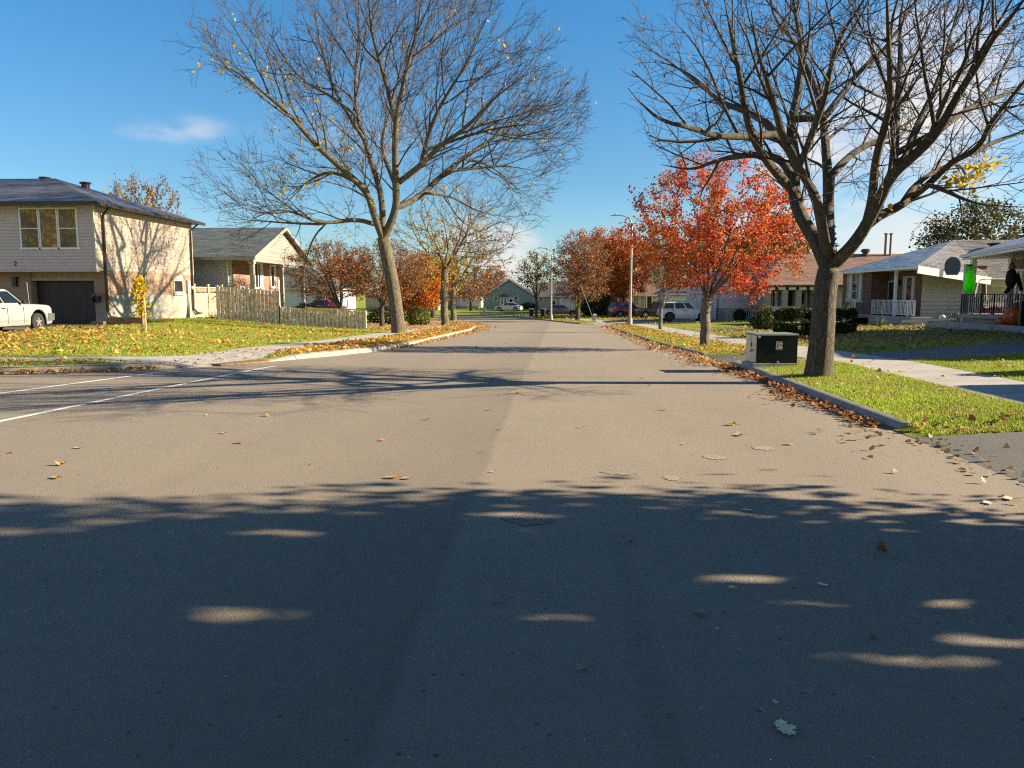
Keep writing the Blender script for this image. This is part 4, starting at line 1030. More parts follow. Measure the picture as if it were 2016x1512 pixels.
# ================================================================== houses
def house(name, label, x0, x1, y0, y1, zg, ze, zr, wall, roof, ridge='x', hip=0.0, ov=.45, base=.5, cat='house', sid=True, th=.16):
    T = thing(name, label, cat, ((x0 + x1) / 2, (y0 + y1) / 2, zg))
    if base: block(T, 'foundation', x0 + .03, x1 - .03, y0 + .03, y1 - .03, zg - .6, zg + base, 'parge')
    mb = MB(); mb.box(x0, x1, y0, y1, zg + base, ze); xm, ym = (x0 + x1) / 2, (y0 + y1) / 2
    if not hip:
        if ridge == 'x':
            for x in (x0, x1 - .1): mb.prism([(x, y0, ze), (x, y1, ze), (x, ym, zr - .1)], (.1, 0, 0))
        else:
            for y in (y0, y1 - .1): mb.prism([(x0, y, ze), (x1, y, ze), (xm, y, zr - .1)], (0, .1, 0))
    if sid:
        k = (zr - .1 - ze)
        clapboards(mb, (x0, y0, 0), (1, 0, 0), (0, -1, 0), x1 - x0, zg + base, ze if (hip or ridge == 'x') else zr - .2, .2, 0, (lambda z: (0, x1 - x0) if z < ze else ((z - ze) / k * (xm - x0), (x1 - x0) - (z - ze) / k * (xm - x0))))
        clapboards(mb, (x0, y0, 0), (0, 1, 0), (-1, 0, 0), y1 - y0, zg + base, ze if (hip or ridge == 'y') else zr - .2, .2, 0, (lambda z: (0, y1 - y0) if z < ze else ((z - ze) / k * (ym - y0), (y1 - y0) - (z - ze) / k * (ym - y0))))
        clapboards(mb, (x1, y0, 0), (0, 1, 0), (1, 0, 0), y1 - y0, zg + base, ze if (hip or ridge == 'y') else zr - .2, .2, 0, (lambda z: (0, y1 - y0) if z < ze else ((z - ze) / k * (ym - y0), (y1 - y0) - (z - ze) / k * (ym - y0))))
    mb.build('wall', MAT[wall], T)
    X0, X1, Y0, Y1 = x0 - ov, x1 + ov, y0 - ov, y1 + ov
    if ridge == 'x':
        h = hip * (Y1 - Y0) / 2; s = (zr - ze) / ((y1 - y0) / 2); zo = ze - ov * s
        pl = [[(X0, Y0, zo), (X1, Y0, zo), (X1 - h, ym, zr), (X0 + h, ym, zr)], [(X1, Y1, zo), (X0, Y1, zo), (X0 + h, ym, zr), (X1 - h, ym, zr)]]
        if hip: pl += [[(X0, Y1, zo), (X0, Y0, zo), (X0 + h, ym, zr)], [(X1, Y0, zo), (X1, Y1, zo), (X1 - h, ym, zr)]]
    else:
        h = hip * (X1 - X0) / 2; s = (zr - ze) / ((x1 - x0) / 2); zo = ze - ov * s
        pl = [[(X0, Y1, zo), (X0, Y0, zo), (xm, Y0 + h, zr), (xm, Y1 - h, zr)], [(X1, Y0, zo), (X1, Y1, zo), (xm, Y1 - h, zr), (xm, Y0 + h, zr)]]
        if hip: pl += [[(X0, Y0, zo), (X1, Y0, zo), (xm, Y0 + h, zr)], [(X1, Y1, zo), (X0, Y1, zo), (xm, Y1 - h, zr)]]
    rf = roof_slab(T, pl, th, roof, None)
    g = MB(); z = zo - th / 2
    for a, b in (((X0, Y0), (X1, Y0)), ((X1, Y0), (X1, Y1)), ((X1, Y1), (X0, Y1)), ((X0, Y1), (X0, Y0))):
        flat = hip or (ridge == 'x' and a[1] == b[1]) or (ridge == 'y' and a[0] == b[0])
        if flat:
            nx, ny = (b[1] - a[1]), -(b[0] - a[0]); L = math.hypot(nx, ny); o = .06
            g.bar((a[0] + nx / L * o, a[1] + ny / L * o, z - .02), (b[0] + nx / L * o, b[1] + ny / L * o, z - .02), .1, .14)
        else:
            m_ = ((a[0] + b[0]) / 2, (a[1] + b[1]) / 2); nx, ny = (b[1] - a[1]), -(b[0] - a[0]); L = math.hypot(nx, ny); o = .02
            q = lambda p, zz: (p[0] + nx / L * o, p[1] + ny / L * o, zz)
            g.bar(q(a, zo - .07), q(m_, zr - .07), .05, .22); g.bar(q(m_, zr - .07), q(b, zo - .07), .05, .22)
    gt = g.build('fascia', MAT['trim_white'], T)
    return T, rf
W_, S_, E_ = ((0, 1, 0), (-1, 0, 0)), ((1, 0, 0), (0, -1, 0)), ((0, 1, 0), (1, 0, 0))
# ---- the two-storey house on the left
def left_house():
    T = thing('two_storey_house', 'two storey pink sided house with brown garage door and hip roof', 'house', (-26, 41, .3))
    X, Y0, Y1 = -22.1, 36.65, 46.0
    block(T, 'foundation', -33, X, 37.15, Y1, -.4, 1.6, 'parge')
    mb = MB(); mb.box(-33, X + .012, 37.15, Y1, 1.6, 2.75); mb.box(-33, -25.85, Y0, 37.15, -.3, 2.75); mb.build('brick_wall', MAT['brick_tan'], T)
    mb = MB(); mb.box(-22.62, X + .012, Y0, 37.15, 1.0, 2.75); mb.build('brick_pier', MAT['brick_tan'], T)
    block(T, 'pier_base', -22.62, X, Y0, 37.15, -.3, 1.0, 'parge')
    mb = MB(); mb.box(-25.85, -22.62, 36.75, 37.0, 2.28, 2.75)
    for i in range(27): mb.box(-25.85 + i * .12, -25.85 + i * .12 + .09, 36.73, 36.75, 2.45, 2.74)
    mb.box(-25.85, -22.62, 36.70, 36.76, 2.28, 2.42); mb.build('garage_lintel', MAT['soffit_tan'], T)
    garage_door(T, (-24.23, 37.1, .08), (1, 0, 0), (0, -1, 0), 3.22, 2.2, 'garage_brown', 5, 5)
    mb = MB(); mb.box(-33, X, 36.06, Y1 + .01, 2.75, 5.95)
    clapboards(mb, (-33, 36.06, 0), (1, 0, 0), (0, -1, 0), 33 + X, 2.8, 5.9, .155)
    mb.build('upper_wall', MAT['siding_pink'], T)
    mb = MB(); mb.box(X, X + .012, 36.2, Y1 + .02, 2.76, 5.85); clapboards(mb, (X + .012, 36.12, 0), (0, 1, 0), (1, 0, 0), Y1 - 36.1, 2.78, 5.85, .2, lip=.016); mb.build('side_wall', MAT['siding_cream'], T)
    mb = MB(); mb.bar((X + .01, 36.05, 2.74), (X + .01, 36.05, 5.9), .09, .09); mb.box(-33, X + .03, 36.03, 36.3, 2.7, 2.75); mb.build('corner_trim', MAT['trim_cream'], T)
    # hip roof
    e0, e1, ex, zr, zo = 35.5, 46.6, -21.6, 7.85, 5.98; ym = 41.05; ax = ex - (ym - e0)
    rf = roof_slab(T, [[(-40, e0, zo), (ex, e0, zo), (ax, ym, zr), (-40, ym, zr)], [(ex, e0, zo), (ex, e1, zo), (ax, ym, zr)], [(ex, e1, zo), (-40, e1, zo), (-40, ym, zr), (ax, ym, zr)]], .1, 'roof_dark', None)
    for p in ((-27.9, 41.3, 7.75), (-26.0, 41.9, 7.55)): v = roof_vent(T, p, 'trim_brown', .3, .22); v.parent = rf
    strip(T, 'gutter', [(-33, 35.42, 5.86), (ex + .07, 35.42, 5.86), (ex + .07, 46.6, 5.86)], .12, .15, 'trim_brown')
    block(T, 'soffit', -33, ex - .02, 35.5, 46.5, 5.84, 5.88, 'trim_brown')
    for y, s in ((36.55, 1), (45.75, -1)):
        pts = [(ex + .05, y, 5.8), (X + .12, y + .12 * s, 5.42), (X + .09, y + .12 * s, .75), (X + .16, y + .2, .52), (X + .3, y + 1.5, .3)]
        strip(T, 'downspout', pts, .09, .09, 'trim_brown')
    for xc, wd, bars, bk in ((-25.25, .98, (1, 2), 'blind'), (-24.3, .95, (1, 1), None), (-23.35, .98, (1, 2), 'blind')):
        o = window(T, (xc, 36.04, 4.75), (1, 0, 0), (0, -1, 0), wd, 1.95, bars, 'trim_white', None, .06, None, .07, 'glass_bright')
        if bk:
            k = MB()
            for i in range(9):
                a = xc - wd / 2 + .09 + i * (wd - .18) / 9; k.box(a, a + (wd - .18) / 9 * .28, 36.008, 36.014, 3.85, 5.65)
            kk = k.build('vertical_blind', MAT['blind'], T); kk.parent = o
    window(T, (X, 44.0, 2.08), (0, 1, 0), (1, 0, 0), 1.1, .74, (1, 1), 'trim_cream', None, .05, None, .06)
    block(T, 'window_sill', X, X + .1, 43.4, 44.6, 1.56, 1.66, 'trim_cream'); block(T, 'window_head', X, X + .03, 43.45, 44.55, 2.5, 2.72, 'trim_cream')
    mb = MB(); mb.box(X, X + .14, 44.95, 45.3, 1.75, 2.45); mb.build('meter_box', MAT['grey_metal'], T)
    mb = MB(); mb.lathe((X + .12, 45.38, 2.0), [(.12, 0), (.12, .12), (.08, .16)], 14, axis='x'); mb.build('electric_meter', MAT['galv'], T)
    strip(T, 'conduit', [(X + .06, 45.1, 1.76), (X + .06, 45.1, .2)], .07, .07, 'grey_metal')
    text_obj(T, '2', (-26.1, 36.02, 2.98), (PI / 2, 0, 0), .34, 'black_metal')
    mb = MB(); mb.box(-26.68, -26.48, Y0 - .16, Y0, 2.0, 2.4); mb.box(-26.71, -26.45, Y0 - .2, Y0, 2.38, 2.46); mb.build('wall_lantern', MAT['black_metal'], T)
    return T
left_house()
mb = MB(); mb.lathe((-22.42, 36.45, 1.42), [(.2, -.14), (.22, -.1), (.1, -.08), (.1, .08), (.22, .1), (.2, .14)], 16, axis='x'); mb.bar((-22.42, 36.66, 1.42), (-22.42, 36.45, 1.42), .12, .1)
t = thing('hose_reel', 'black hose reel mounted beside the brown garage door', 'hose reel', (-22.42, 36.6, 1.42)); mb.build('reel', MAT['black_metal'], t)
MB().tube([(-22.4, 36.4, 1.25), (-22.42, 36.38, .8), (-22.36, 36.4, .5)], .015, 6).build('hose', MAT['black_metal'], t)
mb = MB(); mb.box(-22.0, -20.2, 36.5, 36.75, .1, .5); mb.box(-22.6, -22.0, 36.2, 36.45, .02, .3)
tag(mb.build('retaining_wall', MAT['wood_brown']), 'low brown timber edging between driveway and lawn', 'retaining wall')
# ---- bungalow with the gabled porch
def porch_house():
    T = thing('porch_bungalow', 'brick bungalow with cream gabled porch behind the plank fence', 'house', (-25, 53, .1))
    X, y0, y1, z0, ze = -20.2, 48.3, 57.4, .1, 4.0
    block(T, 'foundation', -33, X, y0, y1, -.6, .5, 'parge')
    mb = MB(); mb.box(-33, X - .25, y0, y1, .5, ze + .1); clapboards(mb, (-33, y0, 0), (1, 0, 0), (0, -1, 0), 12.75, .5, ze, .2); mb.build('side_wall', MAT['siding_blue'], T)
    block(T, 'front_wall', X - .25, X, y0, y1, .5, ze + .1, 'brick_orange')
    ym, zr = 52.8, 6.2
    roof_slab(T, [[(-34, 47.0, 3.94), (-18.25, 47.0, 3.94), (-18.25, ym, zr), (-34, ym, zr)], [(-18.25, 58.6, 3.94), (-34, 58.6, 3.94), (-34, ym, zr), (-18.25, ym, zr)]], .14, 'roof_green', None)
    mb = MB(); mb.prism([(-18.6, 47.3, 3.86), (-18.6, 58.2, 3.86), (-18.6, ym, 6.02)], (-.15, 0, 0))
    clapboards(mb, (-18.6, 47.3, 0), (0, 1, 0), (1, 0, 0), 10.9, 3.9, 5.9, .2, 0, lambda z: ((z - 3.86) / 2.16 * 5.4 + .1, 10.9 - (z - 3.86) / 2.16 * 5.4 - .1), lip=.02); mb.build('gable', MAT['gable_cream'], T)
    mb = MB(); mb.bar((-18.22, 47.0, 3.86), (-18.22, ym, 6.12), .06, .2); mb.bar((-18.22, ym, 6.12), (-18.22, 58.6, 3.86), .06, .2); mb.bar((-34, 46.95, 3.82), (-18.2, 46.95, 3.82), .1, .16); mb.box(-18.75, -18.45, 47.3, 58.2, 3.66, 3.86); mb.build('fascia', MAT['gable_cream'], T)
    block(T, 'porch_ceiling', -20.2, -18.75, 47.1, 58.3, 3.8, 3.84, 'trim_cream')
    block(T, 'porch_floor', -20.2, -18.3, 47.2, 58.2, -.4, .5, 'concrete')
    for y in (47.45, 52.6, 57.0):
        mb = MB(); mb.box(-18.72, -18.48, y - .12, y + .12, .5, 3.66); mb.box(-18.77, -18.43, y - .17, y + .17, .5, .72); mb.box(-18.77, -18.43, y - .17, y + .17, 3.5, 3.66); mb.build('porch_column', MAT['gable_cream'], T)
    window(T, (X, 52.3, 2.9), *E_, 1.7, 1.8, (2, 1), 'trim_white', 'curtain', .08, None, .1)
    window(T, (X, 55.1, 2.9), *E_, 1.1, 1.65, (1, 1), 'trim_white', 'curtain', .08, None, .1)
    window(T, (X, 49.6, 1.7), *E_, .7, .9, (1, 1), 'trim_white', None, .06, None, .08)
    door(T, (X, 56.7, .5), *E_, .9, 2.1, 'trim_white', 'trim_white', (.55, .9))
    strip(T, 'downspout', [(-20.5, 48.2, 3.8), (-20.5, 48.2, .3)], .08, .08, 'trim_white')
    return T
porch_house()
# ---- far left, white house behind the crab-apple trees
T, rf = house('white_bungalow', 'white sided bungalow behind the red minivan', -42, -26.2, 92, 101, -.5, 2.6, 5.0, 'siding_blue', 'roof_green', 'x', 1, base=.3)
window(T, (-28.4, 92, 1.3), *S_, 1.2, 1.1, (2, 1)); door(T, (-26.9, 92, -.15), *S_, .9, 2.1, 'trim_white', 'trim_white', (.5, .9)); block(T, 'entry_porch', -27.5, -26.2, 91.2, 91.95, 2.0, 2.4, 'trim_white')
for x in (-27.4, -26.3): block(T, 'porch_post', x - .07, x + .07, 91.25, 91.4, -.5, 2.0, 'trim_white')
T, rf = house('grey_bungalow', 'dim grey bungalow beyond the bend of the street', -33, -20.5, 132, 141, -.9, 1.9, 4.2, 'siding_tan', 'roof_purple', 'x', 1, base=.3)
for x in (-29, -26, -22.5): window(T, (x, 132, .6), *S_, 1.2, 1.3, (2, 1))
door(T, (-24.3, 132, -.6), *S_, .9, 2.1, 'garage_brown')
T, rf = house('white_cottage', 'long white house with purple grey roof left of the green gable', -29.5, -15.5, 158, 167, -1.0, 1.7, 3.8, 'siding_white', 'roof_purple', 'x', 0, base=.3)
for x in (-27.6, -23.2, -20.6, -17.5): window(T, (x, 158, .6), *S_, 1.1, 1.4, (2, 1))
door(T, (-25.4, 158, -.7), *S_, .95, 2.1, 'siding_blue', 'trim_white', (.5, .9)); railing(T, [(-22, 156.6, -.9), (-16, 156.6, -.9)], 1.0, 'white_enamel', .25, .03); block(T, 'porch_floor', -22.2, -15.8, 156.5, 157.95, -1.4, -.9, 'concrete')
# ---- green gable house closing the view
def green_house():
    T, rf = house('green_gable_house', 'sage green house whose gable faces down the street', -13.3, -3.9, 140, 150, -1.25, 1.5, 4.45, 'siding_green', 'roof_purple', 'y', 0, base=.25, ov=.4)
    for x, wd, h, z in ((-11.0, .75, .8, .95), (-7.35, .95, .85, .95)): window(T, (x, 139.97, z), *S_, wd, h, (2, 1))
    mb = MB(); mb.prism([(-10.3, 139.97, -.6), (-8.8, 139.97, -.6), (-9.0, 139.5, -.6), (-10.1, 139.5, -.6)], (0, 0, 1.75)); mb.build('bay', MAT['trim_white'], T)
    for x in (-9.85, -9.25): window(T, (x, 139.5, .35), *S_, .5, 1.5, (1, 1), bw=.07)
    mb = MB(); mb.prism([(-10.45, 139.4, 1.15), (-8.65, 139.4, 1.15), (-9.0, 139.5, 1.55), (-9.55, 139.55, 1.72), (-10.1, 139.5, 1.55)], (0, .55, 0)); mb.build('bay_roof', MAT['roof_purple'], T)
    door(T, (-8.25, 139.97, -.95), *S_, .85, 1.95, 'trim_white', 'trim_white', (.4, .9))
    block(T, 'garage_wall', -3.9, 4.6, 141, 149, -1.5, 1.4, 'siding_tan')
    roof_slab(T, [[(-4.4, 140.5, 1.35), (5, 140.5, 1.35), (5, 145, 3.9), (-4.4, 145, 3.9)], [(5, 149.5, 1.35), (-4.4, 149.5, 1.35), (-4.4, 145, 3.9), (5, 145, 3.9)]], .14, 'roof_purple', None)
    strip(T, 'gutter', [(-3.8, 140.42, 1.28), (5, 140.42, 1.28)], .12, .14, 'trim_white')
    window(T, (-2.8, 141, .75), *S_, 1.05, .75, (1, 1)); garage_door(T, (2.0, 141, -1.3), *S_, 2.9, 2.3, 'trim_white', 4, 4); door(T, (-.55, 141, -1.25), *S_, 1.0, 2.1, 'siding_blue', 'trim_white', (.5, .8))
green_house()
# ---- right side, from the far end
T, rf = house('stucco_bungalow', 'pale bungalow with white porch posts behind the dark van', 9.5, 19, 110, 119, -1.0, 1.8, 4.3, 'siding_tan', 'roof_brown', 'x', 1, base=.3)
for x in (11.2, 14.6): window(T, (x, 110, .6), *S_, 1.3, 1.1, (2, 1), frame='trim_white')
for x in (10.0, 12.6, 13.4): block(T, 'porch_post', x - .08, x + .08, 108.9, 109.1, -1.1, 1.65, 'trim_white')
door(T, (13.0, 110, -.7), *S_, .95, 2.1, 'garage_brown')
T, rf = house('pale_blue_bungalow', 'pale blue sided bungalow behind the white parked wagon', 12.6, 24, 88, 97, -.75, 2.0, 4.4, 'siding_white', 'roof_purple', 'x', 1, base=.35)
window(T, (17.2, 88, .9), *S_, .8, 1.1, (1, 1)); door(T, (18.4, 88, -.45), *S_, .95, 2.1, 'siding_blue', 'trim_white', (.5, .9))
mb = MB(); mb.box(17.3, 22, 84.9, 85.02, -.9, .5); mb.box(17.3, 22, 84.86, 84.9, .3, .42)
tag(mb.build('wooden_fence', MAT['wood_brown']), 'short brown timber fence behind the white wagon', 'fence')
def pink_house():
    T, rf = house('lilac_bungalow', 'lilac sided house with barred basement window behind the red maple', 15.3, 25, 68.5, 78, -.72, 2.7, 4.6, 'siding_lilac', 'roof_purple', 'x', 1, base=1.1)
    o = window(T, (17.5, 68.5, -.1), *S_, .8, .62, (5, 1), 'trim_white', None, .05, None, .04)
    block(T, 'entry', 13.4, 15.27, 71.5, 77, -.9, 2.6, 'siding_blue')
    door(T, (14.2, 71.5, -.6), *S_, .85, 2.05, 'siding_blue', 'trim_white', (.55, .9)); railing(T, [(13.4, 70.5, -.75), (14.6, 70.5, -.75)], 1.0, 'white_enamel', .25, .035)
    mb = MB(); mb.box(14.95, 15.2, 71.2, 71.48, -.9, 2.5); mb.build('white_post', MAT['trim_white'], T)
pink_house()
def stone_house():
    T = thing('stone_porch_house', 'stone faced house with white porch rail and brown shingle roof', 'house', (22, 67, -.6))
    block(T, 'foundation', 17.6, 31, 63.4, 72, -1.2, .2, 'parge')
    block(T, 'front_wall', 17.6, 21.1, 63.4, 72, .2, 2.5, 'stone_veneer')
    mb = MB(); mb.box(21.1, 31, 62.2, 72, -.2, 2.5); clapboards(mb, (21.1, 62.2, 0), (1, 0, 0), (0, -1, 0), 9.9, -.2, 2.5, .18); mb.build('side_wall', MAT['siding_cream'], T)
    ym, zr = 66.9, 5.0
    roof_slab(T, [[(16.9, 61.6, 2.35), (31.5, 61.6, 2.35), (31.5, ym, zr), (19.5, ym, zr)], [(31.5, 72.4, 2.35), (16.9, 72.4, 2.35), (19.5, ym, zr), (31.5, ym, zr)], [(16.9, 72.4, 2.35), (16.9, 61.6, 2.35), (19.5, ym, zr)]], .14, 'roof_brown', None)
    mb = MB(); mb.box(17.0, 21.1, 61.75, 61.95, 1.95, 2.28); mb.build('porch_beam', MAT['garage_brown'], T)
    mb = MB()
    for i in range(5): mb.box(17.2 + i * .8, 17.75 + i * .8, 61.72, 61.75, 1.98, 2.26)
    mb.build('beam_panels', MAT['trim_white'], T)
    strip(T, 'gutter', [(16.8, 61.5, 2.26), (31.5, 61.5, 2.26)], .12, .13, 'garage_brown')
    for x in (17.25, 18.55, 19.6, 20.85): block(T, 'stone_pier', x - .22, x + .22, 61.75, 62.2, -1.0, 1.95, 'stone_veneer')
    window(T, (18.0, 63.4, 1.0), *S_, .8, 1.7, (2, 1)); window(T, (19.1, 63.4, 1.0), *S_, .95, 1.7, (1, 1), 'garage_brown', None)
    door(T, (20.25, 63.4, -.2), *S_, .85, 2.1, 'siding_blue', 'trim_white', (.5, .92))
    block(T, 'porch_floor', 17.0, 21.1, 61.7, 63.4, -1.2, -.2, 'concrete')
    railing(T, [(17.3, 61.8, -.2), (19.6, 61.8, -.2)], .85, 'white_enamel', .16, .03)
    mb = MB(); mb.box(20.95, 21.12, 61.6, 61.7, .75, .98); mb.build('mailbox', MAT['black_metal'], T)
    mb = MB(); mb.ball((20.7, 61.6, 1.5), .13, 8); mb.box(20.63, 20.77, 61.6, 61.74, 1.56, 1.7); mb.build('wall_lantern', MAT['black_metal'], T, smooth=60)
    for x in (28.0, 28.42): 
        mb = MB(); mb.lathe((x, 66.6, 4.7), [(.09, 0), (.09, 1.85), (.15, 1.87), (.15, 1.98)], 12); mb.build('flue_pipe', plain('rusty_flue', (.22, .12, .10), .6, .2), T, smooth=40)
    roof_vent(T, (26.4, 66.6, 4.8), 'black_metal', .34, .6)
    mb = MB(); mb.box(20.0, 20.45, 67, 67.6, 4.6, 5.6); mb.build('chimney', MAT['brick_red'], T)
stone_house()
# ---- brick bungalow with white railings
def brick_house():
    T = thing('brick_bungalow', 'dark red brick bungalow with white iron railing and shiny hip roof', 'house', (26, 51, -.3))
    X = 21.2
    block(T, 'foundation', X, 34, 47.35, 57, -.8, .3, 'concrete')
    block(T, 'front_wall', X, 26, 51.9, 57, .3, 3.3, 'brick_red')
    block(T, 'porch_wall', 22.3, 26, 47.36, 51.9, .3, 3.3, 'brick_red')
    block(T, 'porch_floor', 21.1, 22.3, 45.6, 51.9, -.8, .3, 'concrete'); block(T, 'stoop', 22.3, 25.8, 46.2, 47.35, -.8, .22, 'concrete')
    mb = MB(); k0 = 3.3
    mb.prism([(22.35, 47.34, .22), (25.75, 47.34, .22), (25.75, 47.34, 2.5), (22.35, 47.34, 3.3)], (0, .1, 0))
    clapboards(mb, (22.32, 47.34, 0), (1, 0, 0), (0, -1, 0), 3.45, .22, 3.3, .24, 0, lambda z: (0, 3.45 if z < 2.5 else 3.45 - (z - 2.5) / .8 * 3.4)); mb.build('side_wall', MAT['siding_tan'], T)
    A, B, Cn, Rg, E2, F2 = (20.8, 44.7, 3.22), (20.8, 57.5, 3.22), (33, 57.5, 3.22), (25.8, 51, 5.05), (25.7, 46.4, 2.56), (33, 46.4, 2.56); R2 = (33, 51, 5.05)
    rf = roof_slab(T, [[B, A, Rg], [A, E2, Rg], [E2, F2, R2, Rg], [Cn, B, Rg, R2]], .08, 'roof_grey', None)
    mb = MB(); mb.bar((20.74, 57.6, 3.12), (20.74, 44.7, 3.12), .12, .15); mb.build('gutter', MAT['trim_white'], T)
    mb = MB(); mb.bar((20.8, 44.64, 3.0), (25.72, 46.34, 2.38), .05, .42); mb.build('fascia', MAT['trim_white'], T)
    mb = MB(); mb.prism([(20.9, 44.9, 3.08), (22.4, 45.4, 3.04), (22.4, 57.4, 3.08), (20.9, 57.4, 3.08)], (0, 0, .03)); mb.build('soffit', MAT['trim_white'], T)
    window(T, (X, 54.6, 2.15), *W_, 2.6, 1.85, (3, 3), 'trim_cream', 'curtain', .1, None, .09)
    mb = MB(); mb.box(X - .08, X, 53.1, 56.1, 1.08, 1.2); mb.build('window_sill', MAT['trim_cream'], T)
    door(T, (22.3, 51.3, .3), *W_, .9, 2.1, 'garage_brown', 'trim_cream', (.45, .9))
    window(T, (22.3, 48.9, 1.95), *W_, 1.5, 1.55, (1, 1), 'trim_cream', 'curtain', .08, None, .09)
    mb = MB(); mb.box(22.1, 22.3, 50.1, 50.35, 2.2, 2.5); mb.build('wall_lantern', MAT['black_metal'], T)
    mb = MB(); mb.box(21.3, 21.45, 48.6, 48.75, .3, 3.1); mb.build('porch_post', MAT['trim_white'], T)
    railing(T, [(21.3, 51.8, .3), (21.3, 45.8, .3)], .95, 'white_enamel', .19, .013, True)
    railing(T, [(21.3, 53.6, -.35), (21.3, 51.9, .3)], .95, 'white_enamel', .3, .02); railing(T, [(20.2, 53.6, -.35), (20.2, 51.9, .3)], .95, 'white_enamel', .3, .02)
    steps(T, 20.2, 21.2, 53.6, 51.9, -.5, .3, 4, '-y')
    block(T, 'garage_wall', 25.8, 32, 48.2, 49, -.4, 2.5, 'siding_yellow'); block(T, 'garage_header', 25.78, 32, 48.0, 48.2, 2.05, 2.5, 'trim_white')
    garage_door(T, (28.4, 48.19, -.3), (1, 0, 0), (0, -1, 0), 4.8, 2.35, 'siding_yellow', 5, 1)
    v = roof_vent(T, (27.6, 49.6, 4.5), 'dark_plastic', .42, .28); v.parent = rf
    mb = MB(); mb.lathe((30.0, 48.9, 3.5), [(.2, 0), (.2, 1.5), (.26, 1.5), (.26, 1.62)], 14); v = mb.build('chimney', MAT['grey_metal'], T, smooth=40); v.parent = rf
brick_house()
mb = MB(); c = Vector((22.95, 45.15, 3.2))
mb.prism([c + Vector((.43 * a, 0, .5 * b)) for a, b in ((-.7, -1), (.7, -1), (1, -.45), (1, .3), (.75, .75), (.3, 1), (-.3, 1), (-.75, .75), (-1, .3), (-1, -.45))], (0, .05, 0))
t = thing('basketball_backboard', 'dark blue rounded backboard fixed to the white fascia', 'backboard', tuple(c)); mb.build('board', plain('navy_board', (.04, .055, .085), .5), t)
mb = MB()
for i in range(16):
    a0, a1 = 2 * PI * i / 16, 2 * PI * (i + 1) / 16; mb.bar(c + Vector((.23 * math.cos(a0), -.3 + .23 * math.sin(a0), -.42)), c + Vector((.23 * math.cos(a1), -.3 + .23 * math.sin(a1), -.42)), .025, .025)
mb.build('hoop', plain('dark_hoop', (.05, .03, .03), .5), t); strip(t, 'bracket', [c + Vector((0, .05, 0)), c + Vector((0, .6, -.2))], .08, .08, 'black_metal')
# ---- porch house at the right edge
def edge_house():
    T = thing('decorated_porch_house', 'brick house at the right edge with hanging decorations on its porch', 'house', (23, 36.5, -.2))
    A, B = Vector((19.4, 37.2, 3.42)), Vector((14.7, 17.6, 3.42)); up = Vector((4.9, -1.1, 1.62)); bk = Vector((11, -2.5, 0))
    roof_slab(T, [[A, B, B + up, A + up], [A + up, B + up, B + up + Vector((5, -1.1, -1.6)), A + up + Vector((5, -1.1, -1.6))]], .12, 'roof_grey', None)
    mb = MB(); o = Vector((-.05, .01, -.06)); mb.bar(B + o, A + o, .1, .14); mb.build('gutter', MAT['trim_white'], T)
    mb = MB(); mb.bar(A + Vector((.05, .03, -.1)), A + up + Vector((.05, .03, -.1)), .06, .2); mb.build('fascia', MAT['trim_white'], T)
    mb = MB(); q = Vector((0, 0, -.22)); mb.prism([A + q, B + q, B + q + Vector((5, -1.1, 0)), A + q + Vector((5, -1.1, 0))], (0, 0, .05)); mb.build('porch_ceiling', MAT['trim_white'], T)
    mb = MB(); mb.prism([(21.45, 36.75, .0), (21.45, 31.5, .0), (17.4, 18.4, .0), (25, 18.4, .0), (27, 36.75, .0)], (0, 0, 3.2)); mb.build('wall', MAT['brick_red'], T)
    for p in ((19.85, 37.0), (20.75, 35.6)):
        mb = MB(); mb.box(p[0] - .1, p[0] + .1, p[1] - .1, p[1] + .1, .7, 3.2); mb.build('porch_post', MAT['trim_white'], T)
    mb = MB(); mb.box(19.55, 19.75, 37.05, 37.25, .1, 3.0); mb.build('porch_post', MAT['grey_metal'], T)
    window(T, (21.45, 35.6, 2.0), *W_, 1.4, 1.5, (2, 1), 'trim_cream', 'curtain', .1, None, .12); 
    window(T, (22.6, 36.85, 2.0), (1, 0, 0), (0, 1, 0), 1.2, 1.4, (1, 1), 'trim_cream', 'curtain', .08)
    mb = MB(); mb.prism([(19.45, 37.3, .52), (20.1, 35.6, .52), (20.9, 34.4, .52), (26, 34.4, .52), (26, 38.2, .52), (20.2, 38.2, .52)], (0, 0, .18)); mb.build('porch_floor', MAT['concrete'], T)
    mb = MB(); mb.prism([(19.55, 37.2, -.5), (20.2, 35.7, -.5), (20.95, 34.5, -.5), (26, 34.5, -.5), (26, 38.1, -.5), (20.3, 38.1, -.5)], (0, 0, 1.015)); mb.build('porch_base', MAT['stone_pink'], T)
    railing(T, [(19.5, 37.15, .7), (20.15, 35.65, .7), (20.95, 34.5, .7)], .92, 'black_metal', .11, .013, True)
    mb = MB(); mb.bar((19.6, 32.6, -.3), (19.6, 32.6, 1.35), .16, .16); mb.bar((19.6, 32.6, 1.3), (21.1, 33.8, 1.7), .07, .06); mb.bar((19.6, 32.6, .6), (20.9, 33.7, 1.1), .06, .05); mb.build('stair_rail', MAT['black_metal'], T)
edge_house()
t = thing('garden_bed', 'raised garden bed with low concrete edge before the decorated porch', 'garden bed', (20.4, 37.5, -.2))
edge = [(20.1, 41.6), (19.7, 39.5), (19.3, 37), (19.35, 35.2), (19.5, 33.4), (19.3, 31)]
mb = MB()
for a, b in zip(edge, edge[1:]): mb.bar((*a, .02), (*b, .02), .18, .62)
mb.build('low_wall', MAT['concrete'], t)
mb = MB()
for (ax, ay), (bx, by) in zip(edge, edge[1:]): mb.face([(ax, ay, .24), (bx, by, .24), (bx + 1.6, by + .2, .3), (ax + 1.6, ay + .2, .3)])
